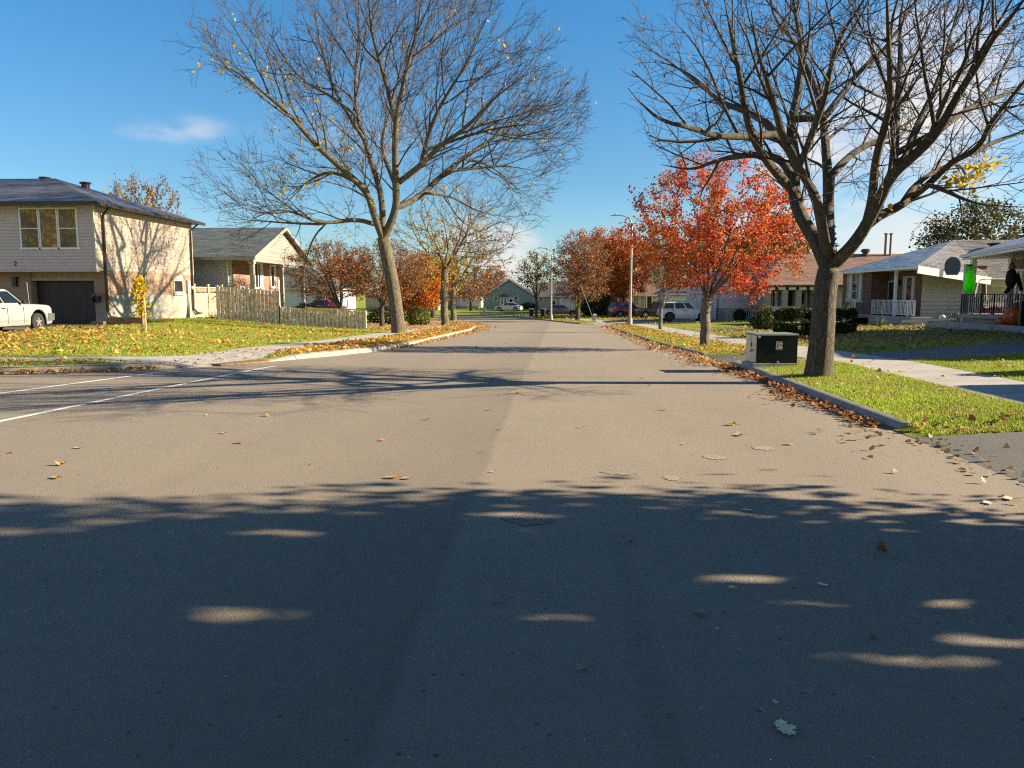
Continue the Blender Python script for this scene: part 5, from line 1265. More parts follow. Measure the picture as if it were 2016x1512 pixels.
mb.build('soil', plain('dark_soil', (.03, .025, .018), .95, .3, 8, .5), t)
strip(t, 'timber_edge', [(19.9, 44, .12), (19.6, 37.6, .46)], .16, .12, 'trim_cream')
# ---- house out of view on the near right; its shadow lies on the sidewalk
T, rf = house('corner_bungalow', 'bungalow on the near right whose shadow crosses the sidewalk', 14.3, 24, -5, 12.0, .55, 3.75, 5.6, 'siding_tan', 'roof_brown', 'y', 1, base=.4, ov=.4)
window(T, (14.3, 10.1, 2.2), *W_, 1.4, 1.2, (2, 1)); window(T, (14.3, 2.1, 2.2), *W_, 2.0, 1.4, (3, 1)); door(T, (14.3, 6.5, .95), *W_, .95, 2.1, 'garage_brown')
# ================================================================== fences and street furniture
def plank_fence(name, label, a, b, h, gap, pw, mat, posts, zoff=0.0, cap=False, lattice=False):
    T = thing(name, label, 'fence', ((a[0] + b[0]) / 2, (a[1] + b[1]) / 2, gr((a[0] + b[0]) / 2, (a[1] + b[1]) / 2)))
    L = math.hypot(b[0] - a[0], b[1] - a[1]); u = Vector((b[0] - a[0], b[1] - a[1], 0)) / L; n = Vector((u.y, -u.x, 0)); rn = random.Random(L)
    P = lambda t, z: Vector((a[0] + u.x * t, a[1] + u.y * t, gr(a[0] + u.x * t, a[1] + u.y * t) + z))
    mb = MB(); i = 0; t = .05
    while t < L - pw:
        s = (.04 if i % 2 == 0 else -.05) if gap else .02; dh = rn.uniform(-.015, .015); w1 = pw * rn.uniform(.92, 1.0)
        for_ = [P(t, .06), P(t + w1, .06), P(t + w1, h + dh), P(t, h + dh)]
        mb.prism([p + n * s for p in for_], n * .018); t += pw + gap if not gap else pw * .86; i += 1
    mb.build('planks', MAT[mat], T)
    mb = MB()
    for z in (.3, h - .25): mb.bar(P(0, z), P(L, z), .05, .09)
    if cap: mb.bar(P(0, h + .03), P(L, h + .03), .12, .035)
    mb.build('rails', MAT[mat], T)
    if lattice:
        mb = MB(); mb.bar(P(0, h + .34), P(L, h + .34), .06, .06); k = int(L / .09)
        for j in range(k):
            mb.bar(P(L * j / k, h + .04), P(min(L, L * j / k + .3), h + .32), .012, .02); mb.bar(P(L * j / k, h + .32), P(min(L, L * j / k + .3), h + .04), .012, .02)
        mb.build('lattice', MAT[mat], T)
    for j in range(posts + 1):
        mb = MB(); p = P(L * j / posts, 0); hh = h + (.5 if lattice else .06); mb.box(p.x - .055, p.x + .055, p.y - .055, p.y + .055, p.z - .2, p.z + hh)
        if lattice: mb.box(p.x - .08, p.x + .08, p.y - .08, p.y + .08, p.z + hh, p.z + hh + .04)
        mb.build('post', MAT['wood_new'] if j == posts and not lattice else MAT[mat], T)
    return T
plank_fence('lattice_fence', 'pale new wooden fence topped with lattice beside the pink house', (-22.15, 46.1), (-20.9, 47.2), 1.55, 0, .09, 'wood_new', 2, lattice=True)
plank_fence('board_fence', 'short pale board fence between lattice fence and tall grey planks', (-20.9, 47.2), (-19.9, 48.1), 1.62, 0, .11, 'wood_new', 1)
plank_fence('plank_fence', 'tall weathered grey plank fence along the lawn', (-20.05, 45.3), (-16.1, 44.8), 1.98, .022, .14, 'wood_grey', 2)
plank_fence('plank_fence', 'low weathered grey plank fence under the yellow tape', (-16.05, 44.8), (-10.85, 44.4), 1.08, .024, .14, 'wood_grey', 3)
mb = MB()
pp = [Vector((x, 44.78 - (x + 16.05) * .077, gr(x, 44.6) + 1.13 - .02 * math.sin((x + 14.5) * 1.7))) for x in np.linspace(-14.5, -10.85, 14)]
for a, b in zip(pp, pp[1:]): mb.bar(a, b, .012, .075)
tag(mb.build('warning_tape', MAT['tape_yellow']), 'yellow tape stretched along the top of the low fence', 'tape')
plank_fence('wooden_fence', 'pale wooden fence behind the parked cars in the far yard', (4.5, 118), (11.0, 117), 1.6, .07, .15, 'wood_new', 3)
def lamp(label, x, y, h, arm, seed):
    z = gr(x, y); T = thing('street_lamp', label, 'street lamp', (x, y, z), 0, 'street lamps on the right side')
    MB().lathe((x, y, z - .1), [(.19, 0), (.19, .55), (.13, .62)], 14).build('base', MAT['concrete'], T, smooth=40)
    pts = [(x, y, z + .4), (x + .02, y, z + h * .5), (x + .03, y, z + h - .75)]
    pts += [(x + .03 - arm * (1 - math.cos(t)) * .62, y, z + h - .75 + .72 * math.sin(t)) for t in np.linspace(.15, PI / 2, 8)]
    pts.append((x - arm * .8, y, z + h))
    MB().tube(pts, [.12, .085, .06] + [.045] * 8 + [.035], 10).build('pole', MAT['galv'], T, smooth=60)
    m = MB(); m.hexa([(x - arm - .12, y - .07, z + h - .06), (x - arm * .76, y - .12, z + h - .05), (x - arm * .76, y + .12, z + h - .05), (x - arm - .12, y + .07, z + h - .06), (x - arm - .1, y - .05, z + h), (x - arm * .76, y - .1, z + h + .06), (x - arm * .76, y + .1, z + h + .06), (x - arm - .1, y + .05, z + h)])
    m.lathe((x - arm * .82, y, z + h + .05), [(.05, 0), (.05, .09), (.03, .1)], 8); m.build('lamp_head', MAT['grey_metal'], T)
lamp('tall galvanised street lamp left of the red maple', 5.75, 60.6, 8.45, 1.5, 1)
lamp('distant street lamp in front of the green gable house', -.6, 87.8, 8.1, 1.5, 2)
# transformer box
bx, by = 4.53, 16.6; bz = gr(4.5, 16.4) + .02
T = thing('transformer_cabinet', 'dark green transformer cabinet on a concrete pad beside the big tree', 'cabinet', (bx - .02, by - .25, bz), R(4)); T.scale = (.86, .86, .9)
m = MB(); m.prism([(-.58, -.43, -.1), (.5, -.43, -.1), (.52, .52, -.1), (-.56, .52, -.1)], (0, 0, .16)); m.build('concrete_pad', MAT['concrete'], T, True)
green = plain('dark_green_enamel', (.004, .012, .010), .5, .2, 3, Specular_IOR_Level=.25); side = plain('faded_bounce_lit_side', (.80, .64, .43), .5, .15, 5)  # side: faded tan, its colour brightened for light bounced off the sunny road
m = MB(); m.box(-.49, .49, -.38, .42, .06, .70); m.build('body', green, T, True)
m = MB(); m.hexa([(-.51, -.41, .70), (.51, -.41, .70), (.51, .45, .70), (-.51, .45, .70), (-.5, -.4, .735), (.5, -.4, .735), (.5, .44, .735), (-.5, .44, .735)]); m.build('lid', plain('pale_green_lid', (.20, .24, .20), .4, .1), T, True)
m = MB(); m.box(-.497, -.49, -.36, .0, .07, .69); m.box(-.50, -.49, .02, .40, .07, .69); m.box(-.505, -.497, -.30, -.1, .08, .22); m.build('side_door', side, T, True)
m = MB(); m.tube([(-.52, -.02, .3), (-.53, -.1, .36), (-.52, -.2, .34)], .012, 6); m.box(-.515, -.5, -.05, .0, .42, .52); m.build('latch', MAT['black_metal'], T, True)
m = MB(); m.box(-.03, .12, -.386, -.38, .37, .56); st = m.build('warning_sticker', MAT['white_enamel'], T, True)
m = MB(); m.box(-.02, .11, -.388, -.386, .525, .55); m.build('sticker_heading', plain('orange_band', (.7, .15, .03), .5), T, True).parent = T
m = MB()
for x0, x1, z0_, z1 in ((-.015, .02, .485, .515), (.035, .105, .495, .502), (.035, .09, .48, .487), (-.015, .03, .43, .46), (.06, .105, .455, .478), (-.02, .04, .40, .412), (.055, .11, .40, .412), (-.02, .11, .375, .383)): m.box(x0, x1, -.388, -.386, z0_, z1)
m.build('sticker_symbols', MAT['black_metal'], T, True)
m = MB(); m.box(-.47, -.40, -.386, -.38, .64, .69); m.build('number_plate', MAT['white_enamel'], T, True)
m = MB(); m.box(.0, .05, -.41, -.38, .07, .11); m.build('padlock', MAT['grey_metal'], T, True)
def pedestal(label, x, y, tilt, h):
    z = gr(x, y); T = thing('utility_pedestal', label, 'pedestal', (x, y, z)); T.rotation_euler = (0, tilt, 0); cm = plain('pale_green_plastic', (.42, .50, .44), .5)
    m = MB(); m.box(-.17, .17, -.15, .15, -.1, h * .8); m.build('body', cm, T, True); m = MB(); m.box(-.2, .2, -.18, .18, h * .8, h * .92); m.hexa([(-.2, -.18, h * .92), (.2, -.18, h * .92), (.2, .18, h * .92), (-.2, .18, h * .92), (-.1, -.1, h), (.1, -.1, h), (.1, .1, h), (-.1, .1, h)]); m.build('cap', cm, T, True)
pedestal('pale tilted utility pedestal at the kerb under the brown tree', 3.6, 75.2, .22, .75)
pedestal('pale utility pedestal on the far lawn before the white car', -11.2, 119, 0, .85)
z = gr(3.6, 75.2)
tag(MB().tube([(3.5, 75.4, z + .5), (2.4, 78.5, z + 3.6)], .02, 5).build('guy_wire', MAT['galv']), 'slanting wire running up from the pedestal into the brown tree', 'wire')
def bin_(label, x, y, rz):
    T = thing('wheeled_bin', label, 'bin', (x, y, gr(x, y)), rz, 'dark bins at the far kerb')
    m = MB(); m.hexa([(-.24, -.26, .06), (.24, -.26, .06), (.24, .26, .06), (-.24, .26, .06), (-.31, -.34, .95), (.31, -.34, .95), (.31, .34, .95), (-.31, .34, .95)]); m.build('body', MAT['dark_plastic'], T, True)
    m = MB(); m.hexa([(-.33, -.37, .95), (.33, -.37, .95), (.33, .37, .95), (-.33, .37, .95), (-.3, -.33, 1.02), (.3, -.33, 1.02), (.3, .3, 1.06), (-.3, .3, 1.06)]); m.build('lid', plain('grey_lid', (.12, .12, .12), .5), T, True)
    for s in (-1, 1): m = MB(); m.lathe((s * .3, .28, .12), [(.11, -.03), (.11, .03)], 12, axis='x'); m.build('wheel', MAT['rubber'], T, True)
bin_('dark wheeled bin left of the thin dark trunk at the far kerb', -3.25, 100.5, .1); bin_('dark wheeled bin right of the thin dark trunk at the far kerb', -1.75, 100.2, -.15)
# ---- things on the decorated porch
MAT['neon'] = leaf_mat('neon_green_cloth', [(.16, .95, .012)], .45, .7)
T = thing('hanging_ghost', 'bright green hanging cloth ghost at the left porch post', 'decoration', (19.5, 36.6, 2.95))
m = MB(); pr = [(.03, .0), (.09, -.03), (.11, -.13), (.095, -.22), (.06, -.27), (.13, -.32), (.17, -.42), (.17, -.6), (.19, -.8), (.2, -.95), (.18, -1.1), (.12, -1.2)]
m.lathe((0, 0, 0), pr, 18); o = m.build('cloth', MAT['neon'], T, True, smooth=60)
for v in o.data.vertices: a = math.atan2(v.co.y, v.co.x); k = max(0, -v.co.z - .3); v.co.x *= 1 + .18 * k * math.sin(a * 6); v.co.y *= 1 + .18 * k * math.sin(a * 6 + 1); v.co.z -= .12 * k * math.sin(a * 4)
m = MB(); m.lathe((0, 0, .0), [(.1, -.06), (.112, -.03), (.09, .02), (.03, .03)], 14); m.build('hair', MAT['black_metal'], T, True)
m = MB()
for s in (-1, 1): m.ball((s * .04 - .03, -.112, -.12), .016, 6)
m.box(-.06, .02, -.125, -.112, -.2, -.185); m.build('face', MAT['black_metal'], T, True); MB().tube([(0, 0, .03), (0, 0, .3)], .008, 5).build('cord', MAT['black_metal'], T, True)
T = thing('hanging_figure', 'black ragged hanging figure at the second porch post', 'decoration', (20.55, 35.2, 2.95)); bk = plain('black_rag', (.012, .012, .015), .9)
m = MB(); m.lathe((0, 0, 0), [(.05, .02), (.1, -.03), (.12, -.16), (.08, -.27), (.17, -.33), (.2, -.5), (.22, -.8), (.15, -1.0), (.08, -1.08)], 14); m.prism([(.15, -.03, -.4), (.33, -.03, -.45), (.55, -.03, -1.15), (.42, -.03, -1.2), (.3, -.03, -.9)], (0, .06, 0)); m.prism([(-.1, -.03, -1.0), (.05, -.03, -1.05), (-.12, -.03, -1.32), (-.28, -.03, -1.28)], (0, .06, 0)); m.build('rags', bk, T, True)
m = MB(); m.ball((-.0, -.07, -.14), .11, 8, 0, (1, .8, 1.1)); m.build('mask', plain('pale_grey_mask', (.22, .22, .21), .6), T, True, smooth=60)
m = MB()
for s in (-1, 1): m.ball((s * .045, -.155, -.12), .028, 6)
m.box(-.05, .05, -.165, -.14, -.22, -.2); m.build('eyes', MAT['black_metal'], T, True); MB().tube([(0, 0, .02), (0, 0, .3)], .008, 5).build('cord', MAT['black_metal'], T, True)
def skull(label, x, y):
    z = -.08; T = thing('skull_light', label, 'skull light', (x, y, z), 0, 'white skull lights along the garden bed'); bone = plain('bone_white', (.72, .72, .70), .5)
    m = MB(); m.ball((0, 0, .52), .15, 9, 0, (.92, 1, .95)); m.box(-.08, .08, -.13, .03, .33, .43); m.build('skull', bone, T, True, smooth=70)
    m = MB()
    for s in (-1, 1): m.ball((s * .055 - .02, -.125, .51), .038, 6)
    m.ball((-.02, -.15, .45), .018, 5); m.build('eye_sockets', MAT['black_metal'], T, True); m = MB(); m.tube([(0, 0, -.1), (0, 0, .36)], .015, 6); m.build('stake', MAT['black_metal'], T, True)
skull('white skull light farthest left, by the timber edging', 20.25, 40.4); skull('white skull light midway along the garden bed', 20.15, 37.0); skull('white skull light directly above the small pumpkin', 20.4, 35.3)
def pumpkin(label, x, y, z, r_, face):
    T = thing('pumpkin', label, 'pumpkin', (x, y, z)); m = MB(); k = 40; vs = []; om = plain('pumpkin_orange', (.52, .10, .015), .45, .1)
    for i in range(13):
        t = PI * i / 12
        for j in range(k): a = 2 * PI * j / k; q = r_ * (1 + .06 * abs(math.sin(a * 5)) - .05) * math.sin(t) ** .8; vs.append((q * math.cos(a), q * math.sin(a), r_ * .92 + r_ * .92 * math.cos(t) * (1 if 0 < i < 12 else .93)))
    m.grid(vs, [(i * k + j, (i + 1) * k + j, (i + 1) * k + (j + 1) % k, i * k + (j + 1) % k) for i in range(12) for j in range(k)]); m.build('shell', om, T, True, smooth=60)
    m = MB(); m.tube([(0, 0, r_ * 1.7), (.02 * r_, 0, r_ * 1.95), (.12 * r_, 0, r_ * 2.1)], [r_ * .14, r_ * .09, r_ * .08], 7); m.build('stem', plain('dry_stem', (.12, .11, .04), .8), T, True)
    m = MB()
    for s in (-1, 1): m.ball((s * r_ * .32 - r_ * .3, -r_ * .86, r_ * 1.15), r_ * .13, 7, 0, (1, .5, 1))
    m.build('eyes', MAT[face], T, True)
pumpkin('big orange pumpkin beside the dark stair post', 20.2, 34.2, .27, .42, 'white_enamel'); pumpkin('small orange pumpkin left of the big pumpkin', 19.85, 34.5, .25, .2, 'tape_yellow')
T = thing('porch_swing', 'white tubular porch swing seat behind the black railing', 'swing', (21.0, 36.0, .7)); e = MAT['white_enamel']
m = MB()
for x in (20.3, 22.1): 
    m.tube([(x - .35, 37.5, .7), (x - .1, 37.4, 1.5), (x, 37.35, 2.15), (x + .12, 37.35, 2.3), (x + .3, 37.35, 2.32)] if x < 21 else [(x + .35, 37.5, .7), (x + .1, 37.4, 1.5), (x, 37.35, 2.15), (x - .12, 37.35, 2.3), (x - .3, 37.35, 2.32)], .03, 7)
m.tube([(20.5, 37.35, 2.32), (21.9, 37.35, 2.32)], .03, 7); m.build('frame', e, T, smooth=60)
m = MB()
for i in range(9): m.box(20.55, 21.85, 37.2 + i * .0 + .02 * (i > 4), 37.23 + .02 * (i > 4), 1.05 + i * .06, 1.09 + i * .06)
m.build('backrest', e, T); m = MB(); m.box(20.55, 21.85, 36.75, 37.2, .98, 1.03); m.build('seat', e, T)
m = MB()
for x in (20.6, 21.8): m.tube([(x, 37.0, 1.0), (x, 37.3, 2.3)], .012, 5)
m.build('chains', MAT['grey_metal'], T)
# ================================================================== vehicles
white = paint('white_car_paint', (.62, .62, .61)); wht2 = paint('dusty_white_paint', (.28, .285, .285), .4, .2); redp = paint('dark_red_paint', (.22, .012, .02)); blk = paint('black_car_paint', (.012, .013, .016)); gry = paint('violet_grey_paint', (.16, .15, .18)); dblu = paint('dark_blue_paint', (.016, .02, .03))
car('white crew pickup parked nose first at the brown garage', 'pickup truck', (-22.45, 29.05, gr(-22.4, 29)), R(90), wht2, 5.4, 1.95, 'pickup', wr=.37)
car('dark red minivan parked behind the low fence', 'minivan', (-25.3, 85, -.72), R(-28), redp, 4.6, 1.8, 'suv', wr=.33)
car('small white sedan parked before the green gable house', 'sedan', (-7.9, 127.5, gr(-7.9, 127.5)), R(165), white, 4.55, 1.76, 'sedan', wr=.32)
car('violet grey sedan parked sideways behind the thin tree trunks', 'sedan', (.55, 105.5, gr(.5, 105.5)), R(4), gry, 4.9, 1.8, 'sedan', wr=.33)
car('dark blue hatchback mostly hidden behind the red wagon', 'hatchback', (6.6, 101.5, gr(6.6, 101)), R(190), dblu, 4.3, 1.76, 'hatch')
car('dark red wagon left of the black van', 'wagon', (8.5, 92.5, gr(8.5, 92)), R(20), redp, 4.5, 1.82, 'suv', wr=.34)
car('black van parked behind the tall street lamp', 'van', (10.9, 83, gr(10.9, 83)), R(184), blk, 4.9, 1.9, 'suv', wr=.34)
car('white square backed wagon behind the small bare tree', 'wagon', (11.25, 68.6, gr(11.2, 68.6)), R(3), white, 4.6, 1.85, 'suv', rim='dark_plastic', wr=.38)
car('red car tucked beside the decorated porch', 'car', (26.4, 44.8, gr(26, 44.8)), R(8), redp, 4.4, 1.78, 'hatch')
# ================================================================== trees
L_RED = leaf_mat('red_maple_leaves', [(.50, .065, .028), (.58, .11, .035), (.44, .045, .028), (.60, .16, .045), (.54, .08, .035), (.62, .21, .06), (.50, .08, .03), (.38, .08, .03)], .5, patch=[(.58, .17, .03), (.52, .10, .03), (.60, .27, .04), (.34, .24, .04), (.50, .07, .03), (.46, .18, .03)], psc=.75)
L_ORANGE = leaf_mat('orange_leaves', [(.60, .19, .02), (.66, .27, .03), (.52, .12, .02), (.42, .2, .03), (.35, .09, .02)], .5)
L_RUST = leaf_mat('rust_leaves', [(.46, .13, .02), (.52, .17, .03), (.38, .08, .02), (.42, .18, .04), (.30, .08, .02)], .45)
L_YELLOW = leaf_mat('yellow_leaves', [(.72, .48, .02), (.66, .38, .02), (.60, .45, .04), (.45, .42, .05)], .5)
L_BROWN = leaf_mat('brown_leaves', [(.26, .14, .06), (.34, .18, .07), (.20, .11, .06), (.34, .10, .05)], .35)
L_PLUM = leaf_mat('plum_brown_leaves', [(.24, .11, .045), (.32, .14, .045), (.38, .18, .06), (.18, .09, .045), (.42, .15, .04)], .35)
L_OLIVE = leaf_mat('olive_leaves', [(.10, .10, .03), (.14, .12, .03), (.20, .13, .04), (.07, .08, .025), (.24, .16, .04)], .4)
L_GREEN = leaf_mat('dark_evergreen', [(.022, .045, .018), (.03, .06, .022), (.018, .035, .018), (.04, .065, .02)], .15)
L_HEDGE = leaf_mat('hedge_green', [(.035, .06, .018), (.05, .08, .02), (.08, .085, .025), (.03, .045, .015)], .2)
L_LIME = leaf_mat('yellow_green_hedge', [(.09, .13, .02), (.14, .16, .025), (.06, .10, .02), (.20, .17, .03)], .35)
L_SHADE = leaf_mat('mixed_green_leaves', [(.06, .10, .02), (.12, .12, .03), (.09, .12, .02)], .1)
VER = 'trees along the right verge'; LV = 'trees along the left verge'
def z_(x, y): return gr(x, y)
# the big bare locust on the left
l0 = LIMBS_LOCUST; l0[0][0][2] = gr(-8.24, 40) - .15
make_tree('honey_locust', 'huge bare spreading tree on the left verge with a leaning trunk', (-8.24, 40, gr(-8.24, 40)), (-9.2, 40, 10.8), (10.3, 8.8, 8.9), .37, .0085, 10, .32, .5, 2.6, l0, seed=5, fan_args=dict(k_len=4.6, slope=.0165, first=.14, lvls=((.64, 1.0, .5, .3), (.44, .42, .3, .2), (.34, .2, .2, .15))), bark=MAT['bark_locust'], leaf=L_YELLOW,
          n_leaf=800, leaf_size=.15, leaf_thin=.02, leaf_spread=.08, twig=(.45, .5, .0075), twig_mat=MAT['twig_dark'], thin=.012, group=LV, up=.022, inertia=.75, out=.45, shell=.3, flare=.3,
          cut=lambda p: p[2] > 3.4 + .045 * 0 and (p[2] > 5.2 or abs(p[0] + 9.5) > 2.2), leaf_where=lambda p: math.exp(-((p[0] + 13.2) ** 2 + (p[2] - 9.3) ** 2) / 5) + .05 + .5 * math.exp(-((p[0] + 11) ** 2 + (p[2] - 6.5) ** 2) / 6))
# the big bare maple on the right
l1 = LIMBS_MAPLE; l1[0][0][2] = gr(4.75, 14.17) - .1
make_tree('norway_maple', 'big dark bare maple beside the transformer cabinet', (4.75, 14.17, gr(4.75, 14.17)), (5.6, 13.9, 6.9), (4.75, 5.4, 4.4), .225, .0042, 10, .16, .27, 1.3, l1, seed=8, fan_args=dict(k_len=2.3, slope=.0205, first=.2, lvls=((.4, 1.0, .3, .16), (.28, .42, .18, .11), (.22, .2, .1, .08))), bark=MAT['bark_maple'], leaf=leaf_mat('dry_remnant_leaves', [(.34, .14, .05), (.42, .2, .08), (.28, .12, .06)], .4),
          n_leaf=900, leaf_size=.05, leaf_thin=.01, leaf_spread=.02, twig=(.3, .22, .0032), twig_mat=MAT['twig_black'], thin=.0065, group=VER, up=.022, inertia=.75, out=.4, shell=.25, flare=.22, cut=lambda p: p[2] > 2.75 + .0 and math.hypot(p[0] - 5, p[1] - 14.2) > .6)
T = bpy.data.objects['norway_maple']; rng = np.random.default_rng(4)
pos = []
for c, n, s in (((7.25, 14.3, 3.72), 26, .1), ((7.55, 14.35, 3.86), 22, .08), ((6.95, 14.3, 3.55), 14, .08), ((7.7, 14.3, 3.95), 9, .05), ((7.3, 14.2, 3.4), 7, .1), ((8.7, 14.4, 5.3), 16, .12), ((5.7, 14.0, 3.1), 6, .05)): pos.append(np.array(c) + rng.normal(0, s, (n, 3)))
V, F = leaf_arrays(np.concatenate(pos), .1, rng, .5, .95); np_mesh('yellow_leaves', V, F, L_YELLOW, T)
# red maple
make_tree('red_maple', 'bright red maple with a full crown on the right verge', (4.98, 26.0, z_(4.98, 26)), (5.35, 26, 3.65), (2.9, 2.8, 2.35), .165, .007, 1100, .2, .38, 1.6, None, 1.5, 11, MAT['bark_pale'], L_RED, 21000, .08, .016, .09, (1.2, .4, .005), .014, VER, up=.1, shell=.25, flare=.2, n_limb=7)
make_tree('bare_sapling', 'small bare tree in front of the white wagon', (6.35, 47.3, z_(6.35, 47.3)), (6.6, 47.3, 2.5), (1.35, 1.2, 1.6), .11, .008, 260, .2, .36, 2.5, None, 1.15, 12, MAT['bark_pale'], L_BROWN, 120, .09, .02, .05, (2.5, .5, .006), .016, VER, up=.12, n_limb=5)
# left row
make_tree('honey_locust', 'second left verge tree, yellow leaves clinging along its trunk', (-8.5, 58.6, z_(-8.5, 58.6)), (-7.9, 58.6, 5.6), (4.9, 4.4, 4.5), .29, .013, 1500, .32, .6, 4, None, 4.2, 13, MAT['bark_locust'], L_YELLOW, 1500, .16, .025, .12, (3.0, .7, .011), .024, LV, up=.05, shell=.25, n_limb=6, leaf_where=lambda p: .16 + 1.3 * math.exp(-((p[0] + 9.2) ** 2 + (p[2] - 4.6) ** 2) / 4))
make_tree('honey_locust', 'third left verge tree, half hidden behind the second trunk', (-10.5, 78.5, z_(-10.5, 78.5)), (-9.4, 78.5, 4.6), (4.4, 4.2, 4.0), .30, .014, 900, .36, .65, 4, None, 3.5, 14, MAT['bark_locust'], L_BROWN, 2400, .2, .03, .15, (2.0, .7, .014), .03, LV, up=.05, n_limb=6)
for i, (x, y, lb) in enumerate(((-14.0, 49.4, 'low crab apple with a thick cut trunk behind the low fence'), (-11.7, 51.2, 'crab apple with a pale slim trunk near the end of the fence'))):
    make_tree('crab_apple', lb, (x, y, z_(x, y)), (x + (-.6 if i == 0 else .3), y, 3.0), (3.0, 2.7, 2.0), .27 if i == 0 else .17, .009, 1300, .22, .38, 2, None, 1.1 if i == 0 else 1.3, 20 + i, MAT['bark_dark'], L_PLUM, 5600, .1, .025, .12, (3.4, .5, .009), .02, 'crab apples behind the low fence', up=.04, n_limb=7)
make_tree('orange_maple', 'glowing orange leaved tree behind the leaning trunk', (-12.2, 64, z_(-12.2, 64)), (-12.0, 64, 2.4), (2.9, 2.5, 2.3), .17, .012, 420, .3, .55, 3, None, 1.3, 30, MAT['bark_dark'], L_ORANGE, 11000, .17, .04, .24, (.8, .5, .01), .03, up=.08)
make_tree('dark_tree', 'dark trunked tree at the bend left of the second verge tree', (-15.0, 93.5, z_(-15, 93.5)), (-15.0, 93.5, 3.6), (3.6, 3.2, 2.9), .3, .016, 500, .36, .65, 4, None, 2.3, 31, MAT['bark_dark'], L_BROWN, 4200, .2, .04, .2, (2.6, .7, .015), .035, up=.05)
make_tree('golden_tree', 'golden brown upright tree behind the pink house roof', (-40, 73, .0), (-40, 73, 7.5), (4.2, 3.5, 5.3), .3, .016, 700, .4, .7, 4, None, 3.0, 32, MAT['bark_dark'], leaf_mat('golden_brown_leaves', [(.40, .22, .06), (.34, .17, .05), (.28, .15, .05)], .4), 5200, .2, .04, .2, (4.0, .9, .016), .04, up=.35)
for x, y, s, lb in ((-18.5, 133, 33, 'dark bare tree in front of the long white house, nearest the trunks'), (-14.6, 131, 34, 'dark bare tree just left of the green gable house')):
    make_tree('dark_tree', lb, (x, y, z_(x, y)), (x, y, 2.7), (3.3, 2.8, 2.2), .22, .018, 330, .4, .7, 4, None, 1.6, s, MAT['bark_dark'], L_PLUM, 1500, .22, .05, .2, (2.4, .8, .018), .04, 'dark bare trees on the far lawn', up=.1)
make_spruce('spruce', 'far spruce poking above the white house roof', (-18.2, 172, -1.2), 8.4, 1.9, L_GREEN, 40, 900, .6)
# right side, far
make_tree('olive_tree', 'olive leaved tree with a thin dark trunk at the far kerb', (-2.55, 99.3, z_(-2.55, 99.3)), (-2.7, 99.3, 4.3), (2.75, 2.5, 2.7), .19, .014, 420, .32, .6, 3.5, None, 2.2, 50, MAT['bark_dark'], L_OLIVE, 2600, .19, .04, .2, (1.2, .6, .013), .03, up=.08)
make_tree('brown_tree', 'grey brown round crowned tree between the far kerb and lamp', (2.3, 82.6, z_(2.3, 82.6)), (2.5, 82.6, 4.4), (3.35, 3.0, 3.9), .26, .013, 900, .32, .58, 3.5, None, 2.0, 51, MAT['bark_dark'], L_BROWN, 6500, .16, .035, .18, (3.2, .6, .013), .028, VER, up=.12)
make_tree('rust_tree', 'rust orange leaved tree behind the tall street lamp', (8.4, 97, z_(8.4, 97)), (8.3, 97, 5.2), (3.5, 3.0, 4.6), .25, .014, 500, .36, .65, 4, None, 1.8, 52, MAT['bark_dark'], L_RUST, 13000, .2, .05, .26, (.8, .6, .013), .03, up=.1)
make_tree('rust_tree', 'darker rust tree rising over the grey brown crown', (5.3, 106, z_(5.3, 106)), (5.2, 106, 6.0), (4.2, 3.2, 4.4), .25, .015, 420, .4, .7, 4, None, 2.0, 53, MAT['bark_dark'], L_RUST, 11000, .22, .05, .3, (1, .6, .014), .03, up=.1)
make_tree('grey_green_tree', 'grey green thin leaved tree between lamp and red maple', (14.5, 104, z_(14.5, 104)), (14.2, 104, 5.4), (3.0, 2.8, 3.6), .22, .014, 420, .36, .65, 4, None, 2.0, 54, MAT['bark_dark'], L_OLIVE, 2600, .18, .04, .2, (1.6, .6, .013), .03, up=.1)
make_bush('yew_shrub', 'large dark green yew mass under the brown tree', (5.3, 99.5, z_(5.3, 99.5)), (2.4, 1.6, 1.7), 2600, .28, L_GREEN, 60)
make_tree('dark_green_tree', 'dark green leafy tree behind the brick bungalow roof', (39.5, 76, -.5), (39.5, 76, 6.2), (4.9, 4.2, 4.0), .3, .016, 500, .4, .7, 4, None, 2.4, 61, MAT['bark_dark'], leaf_mat('dark_olive_leaves', [(.06, .075, .02), (.09, .085, .025), (.045, .06, .018), (.15, .11, .03)], .3), 8600, .24, .05, .35, (.8, .6, .013), .03, up=.05)
make_spruce('spruce', 'dark spruce at the far right edge behind the porch house', (41.6, 70, -.5), 11.5, 3.3, L_GREEN, 41, 5000, .5)
make_spruce('spruce', 'dark spruce top behind the red maple and big trunk', (30.2, 88, -.7), 10.2, 2.2, L_GREEN, 42, 2200, .45)
